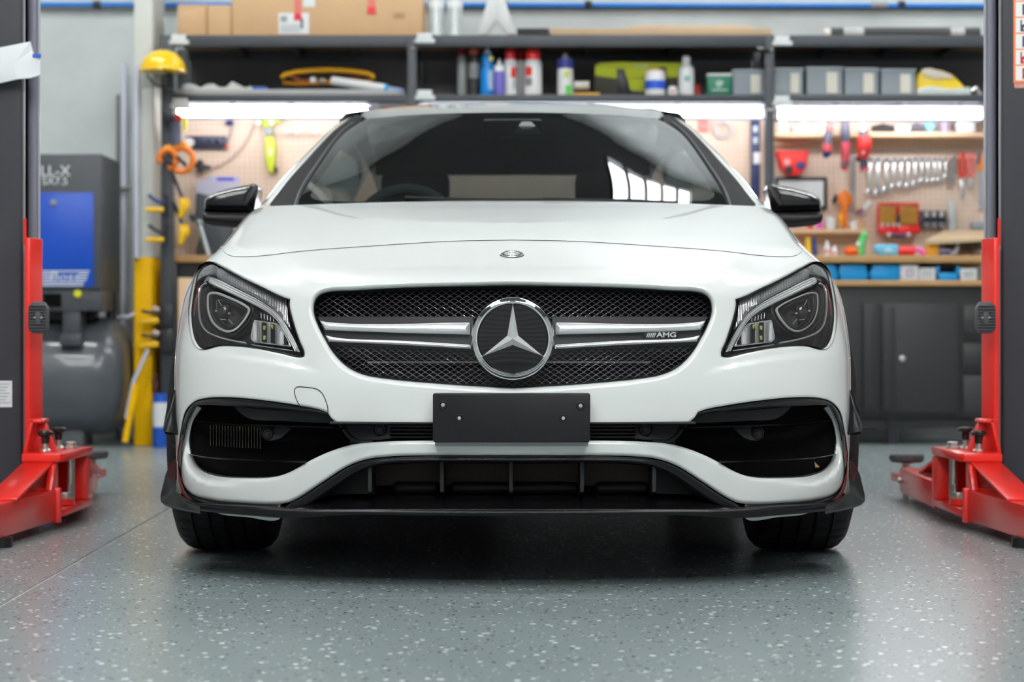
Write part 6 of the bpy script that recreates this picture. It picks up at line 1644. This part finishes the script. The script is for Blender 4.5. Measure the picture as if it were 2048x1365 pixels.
sit('blue_ball_gauge', 'round pale blue gauge on the tool shelf', 'gauge', MB().ball((X_(1863, YI), YI + .05, zt_ + R_(13, YI)), R_(13, YI), n=16, m=10), P('gauge_blue', (.25, .55, .70), .35))
sit('striped_can', 'short purple and white can on the tool shelf', 'can', MB().lathe([(.026, 0), (.028, .004), (.028, .09), (.022, .095), (0, .095)], (X_(1892, YI), YI + .03, zt_), 'Z', 16), P('can_lilac', (.35, .28, .42), .4))
sit('white_carton', 'white carton at the right end of the tool shelf', 'box', MB().box(X_(1915, YI), X_(1950, YI), YI, YI + .1, zt_, zt_ + R_(30, YI)), M_wht, bevel=.003)

# hanging cordless tools
def hung(name, label, cat): return thing(name, label, cat, (0, Yh, 0), 'hanging power tools')
Y = YSf - .05
t = thing('ratchet_tool', 'short red and grey cordless tool, leftmost hanging one', 'power tool', W(1655, 316, Y), 'hanging power tools')
MB().ball(W(1658, 255, Y), R_(9.5, Y), n=14, m=10).build('head', P('tool_coral', (.80, .16, .15), .35), t)
MB().cyl(W(1658, 262, Y), W(1655, 290, Y), R_(8, Y), R_(10, Y), n=14).build('barrel', P('tool_slate2', (.10, .10, .14), .4), t)
MB().cyl(W(1655, 288, Y), W(1654, 304, Y), R_(10, Y), n=14).build('band', P('tool_pinkred', (.62, .10, .12), .35), t)
MB().cyl(W(1654, 304, Y), W(1651, 316, Y), R_(9, Y), R_(5, Y), n=14).build('tip', M_navy, t)
t = thing('ratchet_tool', 'long slim red and black cordless tool, middle hanging one', 'power tool', W(1691, 342, Y), 'hanging power tools')
MB().tube([W(1690, 246, Y), W(1690, 262, Y), W(1691, 285, Y)], [R_(8, Y), R_(10, Y), R_(9, Y)], n=14).build('head', P('tool_slate3', (.06, .06, .10), .4), t)
MB().cyl(W(1691, 285, Y), W(1690, 325, Y), R_(9.5, Y), R_(8.5, Y), n=14).build('grip', P('tool_rosered', (.62, .08, .12), .35), t)
MB().cyl(W(1690, 325, Y), W(1689, 334, Y), R_(8, Y), n=14).build('band', P('tool_grey_dark', (.15, .13, .16), .4), t)
MB().cyl(W(1689, 333, Y), W(1689, 341, Y), R_(7, Y), R_(6, Y), n=14).build('foot', M_tred, t)
t = thing('impact_driver', 'fat red cordless driver, rightmost hanging one', 'power tool', W(1727, 345, Y), 'hanging power tools')
MB().cyl(W(1726, 242, Y), W(1726, 262, Y), R_(4, Y), R_(6, Y), n=12).build('chuck', M_steel, t)
MB().cyl(W(1726, 262, Y), W(1728, 274, Y), R_(7, Y), R_(11, Y), n=14).build('collar', P('tool_slate2', (.1, .1, .14)), t)
MB().tube([W(1728, 272, Y), W(1729, 280, Y), W(1728, 298, Y), W(1726, 318, Y)], [R_(11, Y), R_(15, Y), R_(15, Y), R_(10, Y)], n=16).build('body', M_tred, t)
MB().cyl(W(1727, 316, Y), W(1728, 336, Y), R_(8, Y), n=12).build('grip', P('tool_slate3', (.06, .06, .1)), t)
MB().cyl(W(1728, 335, Y), W(1729, 342, Y), R_(8, Y), n=12).build('battery', P('tool_rosered', (.62, .08, .12)), t)
MB().prism(poly([(1712, 312), (1720, 312), (1722, 322), (1714, 324)], Y), Y, Y + .03).build('trigger', M_blk, t, bevel=.004)
MB().lathe([(.009, 0), (.009, -.004), (0, -.004)], W(1726, 306, Y - .04), 'Y', 12).build('badge', P('badge_white', (.6, .6, .65), .4), t)
# red wall caddy
t = thing('wall_caddy', 'red bowl shaped wall caddy on the right pegboard', 'caddy', W(1585, 350, Yh - .05)); Y = Yh - .06
MB().prism(poly([(1554, 304), (1617, 304), (1614, 330), (1604, 348), (1590, 351), (1574, 349), (1562, 336)], Y), Y, YP - .002).build('bowl', P('caddy_red', (.80, .035, .03), .35), t, bevel=.012, seg=3)
mb = MB(); bx(mb, 1552.5, 301, 1618.5, 307, Y - .006, .08); mb.build('rim', P('caddy_red', (.8, .035, .03)), t, bevel=.004)
for px, py, r_, m_ in ((1574, 325, 7, P('caddy_pink', (.85, .35, .33), .35)), (1601, 331, 8, M_navy), (1577, 340, 8, M_blk)):
    MB().lathe([(R_(r_, Y), .0), (R_(r_, Y), -.006), (R_(r_ * .6, Y), -.008), (0, -.006)], W(px, py, Y), 'Y', 16).build('dial', m_, t)
# black framed picture behind the mirror
t = thing('framed_notice', 'black framed white notice behind the right door mirror', 'frame', W(1603, 420, Yh)); mb = MB(); bx(mb, 1551, 354, 1654, 420, Yh + .01, .02); mb.build('frame', M_blk, t, bevel=.003)
mb = MB(); bx(mb, 1558, 362, 1647, 412, Yh + .006, .006); mb.build('sheet', M_paper, t)
# long grey rule
one('steel_rule', 'long grey steel rule hanging on the right pegboard', 'ruler', MB().box(X_(1704, Yh), X_(1712, Yh), Yh + .02, Yh + .025, Z_(426, Yh), Z_(312, Yh)), P('rule_grey', (.34, .36, .40), .35, metal=.5))
# wrenches
WR = [(1741, 308, 392, 5.5), (1757, 308, 393, 5.5), (1774, 308, 387, 5.5), (1789, 308, 380, 5), (1803.5, 308, 378, 5), (1818, 308, 379, 5), (1831, 308, 374, 4.8), (1845, 308, 368, 4.6), (1857, 308, 367, 4.2), (1870, 308, 367, 4.2), (1880, 308, 366, 4), (1892, 308, 360, 4)]
ords = ['leftmost and longest', 'second', 'third', 'fourth', 'fifth', 'sixth', 'seventh', 'eighth', 'ninth', 'tenth', 'eleventh', 'rightmost and shortest']
for i, (px, v0, v1, w_) in enumerate(WR):
    t = thing('wrench', ('%s combination wrench in the hanging row' if i in (0, 11) else '%s combination wrench from the left in the hanging row') % ords[i], 'wrench', W(px, v1, Yh), 'hanging wrenches')
    a = R_(w_, Yh); x = X_(px, Yh); zt2, zb2 = Z_(v0 + 12, Yh), Z_(v1, Yh)
    MB().box(x - a * .75, x + a * .75, Yh, Yh + .01, zb2 + a * 1.2, zt2 - a).build('shaft', M_steel, t, bevel=.003)
    MB().lathe([(a * 1.35, 0), (a * 1.35, .014), (a * .75, .014), (a * .75, 0)], (x, Yh - .002, zt2), 'Y', 16, closed=True).build('ring_end', M_steel, t)
    o = MB(); o.prism([(x - a * 1.5, zb2 + a * .4), (x - a * 1.6, zb2 + a * 1.6), (x - a * .8, zb2 + a * 2.6), (x + a * .8, zb2 + a * 2.6), (x + a * 1.6, zb2 + a * 1.6), (x + a * 1.3, zb2 - a * .1), (x + a * .6, zb2 + a * .2), (x + a * .4, zb2 + a * 1.2), (x - a * .4, zb2 + a * 1.2), (x - a * .7, zb2 + a * .2)], Yh, Yh + .013)
    o.build('open_end', M_steel, t, bevel=.002)
    MB().cyl((x, Yh - .01, zt2 + .004), (x, YP, zt2 + .004), .006, n=8).build('hook', P('hook_maroon', (.18, .05, .06), .4), t)
# spring, pliers, saw
sp = [(X_(1908 - 6 * k / 60, Yh) + R_(6.5, Yh) * math.cos(k * 1.05), Yh + R_(6, Yh) * math.sin(k * 1.05), Z_(312 + k * 1.0, Yh)) for k in range(60)]
one('coil_spring', 'bright coiled cable hanging right of the wrenches', 'coil', MB().tube(sp, .006, n=6), M_steel)
for i, (px, v1, nm, hm) in enumerate(((1925, 396, 'long red handled pliers right of the coil', M_tred), (1942, 380, 'short coral handled pliers right of the long pair', P('tool_coral', (.8, .16, .15))))):
    t = thing('pliers', nm, 'pliers', W(px, v1, Yh), 'red handled pliers')
    for d in (-1, 1): MB().tube([W(px + d * 1.5, 306, Yh), W(px + d * 5.5, 322, Yh), W(px + d * 4.5, 345, Yh), W(px + d * 1.5, 356, Yh)], R_(3, Yh), n=8).build('handle', hm, t)
    MB().lathe([(R_(5, Yh), 0), (R_(5, Yh), .014), (0, .014)], W(px, 358, Yh - .004), 'Y', 12).build('joint', M_steel, t)
    MB().prism(poly([(px - 5, 358), (px + 5, 358), (px + 3, v1), (px - 2, v1)], Yh), Yh, Yh + .012).build('jaw', M_steel, t, bevel=.002)
t = thing('pull_saw', 'saw with orange and navy handle at the right post', 'saw', W(1960, 415, Yh))
MB().prism(poly([(1956, 306), (1964, 308), (1970, 342), (1958, 342), (1955, 325)], Yh), Yh, Yh + .02).build('handle', P('saw_handle', (.85, .28, .05), .4), t, bevel=.005)
MB().prism(poly([(1956, 306), (1960, 306), (1958, 330), (1954, 328)], Yh), Yh - .004, Yh).build('grip_inlay', M_navy, t)
MB().prism(poly([(1958, 342), (1970, 342), (1968, 420), (1959, 418)], Yh), Yh + .008, Yh + .011).build('blade', P('blade_grey', (.5, .52, .58), .3, metal=.6), t)
# orange quick clamp hung above the small shelf
t = thing('orange_clamp', 'bright orange plastic clamp hanging behind the right door mirror', 'clamp', W(1690, 460, Yh)); Y = Yh - .04
MB().prism(poly([(1676, 388), (1690, 378), (1704, 392), (1708, 402), (1698, 412), (1694, 432), (1696, 458), (1689, 460), (1688, 440), (1680, 456), (1678, 430), (1684, 412), (1676, 404)], Y), Y, Y + .03).build('body', M_org, t, bevel=.006)
MB().prism(poly([(1664, 402), (1672, 386), (1676, 398), (1670, 410)], Y), Y, Y + .03).build('pad', M_blk, t, bevel=.004)
MB().prism(poly([(1677, 430), (1686, 428), (1685, 452), (1679, 456)], Y - .01), Y - .012, Y).build('spring_plate', P('clamp_amber', (.95, .38, .01)), t, bevel=.004)
t = thing('putty_knife', 'white and purple scraper hanging above the small shelf', 'scraper', W(1730, 428, Yh))
MB().prism(poly([(1722, 418), (1738, 400), (1746, 406), (1730, 424)], Yh - .01), Yh - .012, Yh - .006).build('blade', M_wht, t, bevel=.002)
MB().prism(poly([(1711, 426), (1722, 416), (1728, 420), (1716, 430)], Yh - .02), Yh - .024, Yh - .004).build('handle', P('scraper_purple', (.20, .03, .35), .4), t, bevel=.004)
MB().ball(W(1716, 418, Yh - .015), R_(5, Yh), n=10, m=6).build('knob', M_yel, t)
# small shelf
t = thing('small_shelf', 'short pale shelf under the orange clamp', 'shelf', W(1650, 467, YP - .16)); Ysh = YP - .16
MB().box(X_(1560, Ysh), X_(1736, Ysh), Ysh, YP, Z_(467, Ysh), Z_(458, Ysh)).build('board', M_plyl, t, bevel=.002)
zs_ = Z_(458, Ysh)
for px, r_, h, nm, m_ in ((1622, 6, .05, 'small red topped pot at the left of the short shelf', M_tred), (1642, 6, .06, 'second small pot on the short shelf', M_pink), (1664, 9, .07, 'white tub beside the clamp foot on the short shelf', M_wht), (1712, 9, .045, 'squat white tub on the short shelf', M_wht)):
    one('small_tub', nm, 'tub', MB().lathe([(R_(r_, Ysh), 0), (R_(r_ * 1.08, Ysh), h * .8), (R_(r_, Ysh), h), (0, h)], (X_(px, Ysh), Ysh + .05, zs_), 'Z', 14), m_, 'tubs on the short shelf')
one('tape_roll', 'brown tape roll standing on the short shelf', 'tape', MB().lathe([(R_(9, Ysh), 0), (R_(9, Ysh), .03), (R_(4, Ysh), .03), (R_(4, Ysh), 0)], (X_(1724, Ysh), Ysh + .02, zs_ + R_(9, Ysh)), 'Y', 20, closed=True), P('tape_tan', (.62, .36, .16), .4))
# drill bit case
t = thing('drill_bit_case', 'open red case filled with golden drill bits', 'tool case', W(1797, 472, Yh)); Y = Yh - .06
for a, b in ((1757, 1794), (1797, 1838)):
    mb = MB(); bx(mb, a, 405, b, 468, Y, .05); sh = mb.build('shell', P('case_red', (.72, .02, .02), .35), t, bevel=.005)
    mb = MB(); bx(mb, a + 3, 410, b - 3, 450, Y - .004, .006); mb.build('tray', P('tray_brown', (.40, .16, .04), .5), sh)
    for k in range(7):
        px = a + 6 + k * (b - a - 12) / 6
        MB().cyl(W(px, 414 + k * .8, Y - .01), W(px, 448, Y - .01), R_(1.9, Y), n=8).build('drill_bit', M_gold, sh)
    mb = MB(); bx(mb, a - 1, 452, b + 1, 468, Y - .012, .03); mb.build('lower_lip', P('case_red', (.72, .02, .02)), sh, bevel=.004)
mb = MB(); bx(mb, 1793, 428, 1800, 452, Y - .014, .02); mb.build('latch', M_blk, t, bevel=.003)
for px in (1764, 1776, 1788, 1797): MB().lathe([(R_(3.4, Y), 0), (R_(3.4, Y), -.004), (0, -.004)], W(px, 450, Y - .012), 'Y', 10).build('rivet', M_steel, t)
MB().tube([W(1778, 470, Y), W(1797, 471, Y), W(1817, 470, Y)], R_(4, Y), n=8).build('handle', M_navy, t)
for px in (1778, 1817): MB().ball(W(px, 470, Y - .01), R_(5, Y), n=12, m=8).build('handle_boss', M_chan, t)
# socket holder
t = thing('socket_rail', 'dark socket rail beside the red drill bit case', 'socket set', W(1868, 456, Yh)); Y = Yh - .02
mb = MB(); bx(mb, 1840, 422, 1893, 454, Y, .04); mb.build('rail', P('rail_navy', (.04, .05, .08), .4), t, bevel=.004)
for px in (1853, 1868, 1883):
    MB().cyl(W(px, 424, Y - .015), W(px, 434, Y - .015), R_(5, Y), n=12).build('socket', M_steel, t)
    MB().lathe([(R_(5, Y), 0), (R_(5, Y), -.012), (R_(3, Y), -.012), (R_(3, Y), -.002)], W(px, 450, Y), 'Y', 12).build('socket', M_gry, t)
    mb = MB(); bx(mb, px - 6, 436, px + 6, 443, Y - .01, .02); mb.build('clip', M_blk, t, bevel=.002)
one('white_strip', 'slim white strip hanging right of the socket rail', 'strip', MB().box(X_(1898, Yh), X_(1911, Yh), Yh, Yh + .02, Z_(461, Yh), Z_(402, Yh)), P('strip_pale', (.60, .66, .66), .4), bevel=.003)
# tilted plywood board standing off the pegboard
Yo = YP - .34
t = thing('plywood_offcut', 'tilted plywood offcut above the bench at the right', 'board', W(1915, 485, Yo))
top_ = [W(1850, 482, Yo - .04), W(1888, 462, Yo + .16), W(1990, 459, Yo + .16), W(1990, 474, Yo - .04)]
MB().add(top_ + [(p[0], p[1], p[2] - .02) for p in top_], [(0, 1, 2, 3), (7, 6, 5, 4), (0, 4, 5, 1), (1, 5, 6, 2), (2, 6, 7, 3), (3, 7, 4, 0)]).build('panel', P('offcut_ply', (.55, .42, .27), .6, noise=.2), t)
one('offcut_prop', 'dark prop block under the tilted plywood offcut', 'block', MB().box(X_(1896, Yo), X_(1990, Yo), Yo + .02, YP - .02, Z_(494, Yo), Z_(481, Yo)), P('prop_dark', (.10, .07, .04), .8))
one('grey_box', 'small grey box at the right post above the offcut', 'box', MB().box(X_(1942, Yh), X_(1975, Yh), Yh - .02, Yh + .03, Z_(459, Yh), Z_(444, Yh)), P('box_grey', (.28, .29, .33), .5), bevel=.003)
# things on the bench top
Yq = YB + .05
def on_bench(name, label, cat, mb, m_, **k): return one(name, label, cat, mb, m_, 'things on the bench', **k)
for a, b, top, nm, m_, sh in ((1612, 1624, 470, 'yellow handled screwdriver upright on the bench', M_yel, 'b'), (1625, 1634, 474, 'navy handled screwdriver upright on the bench', M_navy, 'b')):
    on_bench('screwdriver', nm, 'screwdriver', MB().lathe([(.02, 0), (.022, .02), (.014, .05), (.012, .1), (0, .105)], (X_((a + b) / 2, Yq), Yq + .03, ZB), 'Z', 12), m_)
for px, nm in ((1656, 'white dropper bottle with pink tip on the bench'), (1671, 'smaller white dropper bottle on the bench')):
    h = .085 if px == 1656 else .055
    t = thing('dropper_bottle', nm, 'bottle', (X_(px, Yq), Yq + .03, ZB), 'things on the bench')
    MB().lathe([(R_(7, Yq), 0), (R_(7, Yq), h * .5), (R_(4, Yq), h * .62), (R_(2, Yq), h), (0, h)], (X_(px, Yq), Yq + .03, ZB), 'Z', 14).build('body', M_wht, t)
    MB().lathe([(R_(7.2, Yq), h * .15), (R_(7.2, Yq), h * .4)], (X_(px, Yq), Yq + .03, ZB), 'Z', 14).build('label_band', P('label_rose', (.7, .3, .3), .5), t)
on_bench('orange_reel', 'orange round reel lying on the bench', 'reel', MB().ball((X_(1706, Yq), Yq + .06, ZB + R_(9.5, Yq)), R_(15, Yq), R_(14, Yq), R_(9.5, Yq), n=18, m=10), P('reel_orange', (.90, .12, .01), .4))
t = thing('green_hose', 'green nozzle standing behind the orange reel', 'nozzle', (X_(1728, Yq), Yq + .1, ZB), 'things on the bench')
MB().tube([(X_(1724, Yq), Yq + .08, ZB + .01), (X_(1726, Yq), Yq + .08, ZB + .06), (X_(1732, Yq), Yq + .08, ZB + .11)], [.03, .024, .02], n=12).build('body', P('nozzle_green', (.10, .55, .15), .4), t)
MB().ball((X_(1733, Yq), Yq + .08, ZB + .115), .022, n=12, m=8).build('head', P('nozzle_green', (.1, .55, .15)), t)
MB().ball((X_(1720, Yq), Yq + .06, ZB + .065), .014, n=10, m=6).build('valve', M_wht, t)
t = thing('blue_spray_gun', 'light blue tool lying on the bench under the drill case', 'hand tool', W(1774, 510, Yq), 'things on the bench')
MB().prism([(X_(a, Yq), max(Z_(b, Yq + .03), ZB)) for a, b in [(1748, 494), (1756, 489), (1797, 489), (1798, 511), (1760, 511), (1750, 502)]], Yq + .01, Yq + .07).build('body', P('gun_blue', (.16, .52, .78), .35), t, bevel=.008)
mb = MB(); bx(mb, 1770, 497, 1784, 504, Yq + .006, .006); mb.build('window', P('gun_pale', (.5, .72, .85), .3), t)
on_bench('red_torch', 'red cylinder lying between the blue tool and pink hose', 'torch', MB().cyl((X_(1799, Yq), Yq + .05, ZB + R_(10, Yq)), (X_(1832, Yq), Yq + .05, ZB + R_(10, Yq)), R_(9.8, Yq), n=16), P('torch_red', (.75, .03, .04), .35))
on_bench('pink_hose', 'short bright pink hose bend on the bench', 'hose', MB().tube([(X_(1834, Yq), Yq + .05, ZB + R_(13, Yq)), (X_(1844, Yq), Yq + .05, ZB + R_(12, Yq)), (X_(1851, Yq), Yq + .05, ZB + R_(6, Yq)), (X_(1851, Yq), Yq + .05, ZB)], R_(5, Yq), n=10), M_pink)
on_bench('orange_box', 'small orange box on the bench', 'box', MB().box(X_(1855, Yq), X_(1877, Yq), Yq, Yq + .06, ZB, ZB + R_(24, Yq)), P('box_amber', (.88, .42, .03), .4), bevel=.003)
t = thing('navy_caulk_gun', 'navy and white device with curved spout on the bench', 'device', W(1895, 510, Yq), 'things on the bench')
mb = MB(); mb.box(X_(1878, Yq), X_(1902, Yq), Yq, Yq + .06, ZB, ZB + R_(13, Yq)); mb.build('body', P('device_lilac', (.35, .34, .45), .4), t, bevel=.004)
mb = MB(); mb.box(X_(1879, Yq), X_(1900, Yq), Yq - .003, Yq, ZB + .008, ZB + .022); mb.build('stripe', M_navy, t)
MB().tube([(X_(1902, Yq), Yq + .03, ZB + .012), (X_(1912, Yq), Yq + .03, ZB + .016), (X_(1917, Yq), Yq + .03, ZB + .045), (X_(1916, Yq), Yq + .03, ZB + .07)], .012, n=8).build('spout', M_chan, t)
on_bench('wooden_dowel', 'upright brown wooden dowel near the right post', 'dowel', MB().cyl((X_(1952, Yq), Yq + .1, ZB), (X_(1952, Yq), Yq + .1, ZB + .075), .012, n=10), P('handle_brown', (.32, .12, .05), .5))
# bins and boxes on the lower shelf
Yz = YB + .02
def bin_(label, a, b, lean, openf=False):
    t = thing('parts_bin', label, 'bin', W((a + b) / 2, 560, Yz), 'blue parts bins')
    z1 = ZL + R_(30, Yz); x0, x1 = X_(a, Yz), X_(b, Yz)
    if not openf:
        pts = [(x0 + (R_(6, Yz) if lean < 0 else 0), z1), (x1 - (R_(6, Yz) if lean > 0 else 0), z1), (x1, ZL + R_(12, Yz)), (x1 - R_(3, Yz), ZL), (x0 + R_(3, Yz), ZL), (x0, ZL + R_(12, Yz))]
        MB().prism(pts, Yz, Yz + .16).build('shell', M_blu, t, bevel=.006)
        mb = MB(); mb.box(x0 + R_(5, Yz), x1 - R_(5, Yz), Yz - .005, Yz, z1 - R_(7, Yz), z1 - R_(3, Yz)); mb.build('lip', M_blu, t, bevel=.001)
    else:
        for q0, q1 in ((x0, x0 + .016), (x1 - .016, x1)):
            MB().box(q0, q1, Yz, Yz + .16, ZL, z1 - .004).build('side', M_blu, t, bevel=.003)
        MB().box(x0, x1, Yz, Yz + .012, ZL, ZL + R_(15, Yz)).build('front_lip', M_blu, t, bevel=.003)
        MB().box(x0, x1, Yz + .148, Yz + .16, ZL, z1).build('back', M_navy, t)
bin_('leftmost blue parts bin, half hidden by the headlight', 1650, 1677, 1)
bin_('second blue parts bin on the lower shelf', 1679, 1737, 1)
bin_('third blue parts bin, beside the white carton', 1740, 1800, -1)
bin_('open fronted blue parts bin between white cartons', 1873, 1920, 0, True)
for a, b, h, nm in ((1801, 1837, 30, 'white carton with purple square mark on the lower shelf'), (1839, 1871, 25, 'pale grey carton left of the open blue bin'), (1921, 1954, 24, 'white carton right of the open blue bin')):
    t = thing('carton', nm, 'box', W((a + b) / 2, 560, Yz), 'cartons on the lower shelf')
    MB().box(X_(a, Yz), X_(b, Yz), Yz, Yz + .12, ZL, ZL + R_(h, Yz)).build('body', P('carton_white', (.66, .67, .67), .5, noise=.05), t, bevel=.002)
    if a == 1801:
        mb = MB(); bx(mb, 1813, 540, 1827, 553, Yz - .002, .001); e = mb.build('mark', P('mark_purple', (.38, .18, .45), .5), t)
        mb = MB(); bx(mb, 1815.5, 542.5, 1824.5, 550.5, Yz - .003, .001); mb.build('mark_inner', P('carton_white', (.66, .67, .67)), t)
    else:
        for k in range(3): mb = MB(); bx(mb, a + 5, 543 + k * 4, b - 6, 544.6 + k * 4, Yz - .002, .001); mb.build('print_line', P('print_soft', (.45, .45, .50), .6), t)
# middle bay: tape ring and level
one('tape_roll', 'grey ring of tape hanging right of the windscreen', 'tape', MB().lathe([(R_(18, Yh), 0), (R_(18, Yh), .035), (R_(12.5, Yh), .035), (R_(12.5, Yh), 0)], W(1446, 259, Yh), 'Y', 28, closed=True), P('tape_grey', (.48, .46, .46), .5))
t = thing('spirit_level', 'long navy spirit level hanging beside the rack upright', 'level', W(1511, 400, Yh)); mb = MB(); bx(mb, 1502, 240, 1520, 400, Yh, .03); mb.build('body', P('level_navy', (.03, .045, .12), .4), t, bevel=.003)
for v in (252, 275): 
    mb = MB(); bx(mb, 1506, v, 1516, v + 12, Yh - .003, .004); mb.build('vial', P('vial_pale', (.45, .55, .65), .3), t)
mb = MB(); bx(mb, 1507, 305, 1520, 328, Yh - .006, .008); mb.build('white_tag', M_wht, t)
one('red_strip', 'small red handle peeking out by the windscreen pillar', 'handle', MB().box(X_(1398, Yh), X_(1416, Yh), Yh, Yh + .02, Z_(262, Yh), Z_(240, Yh)), P('tool_coral', (.8, .16, .15)), bevel=.004)
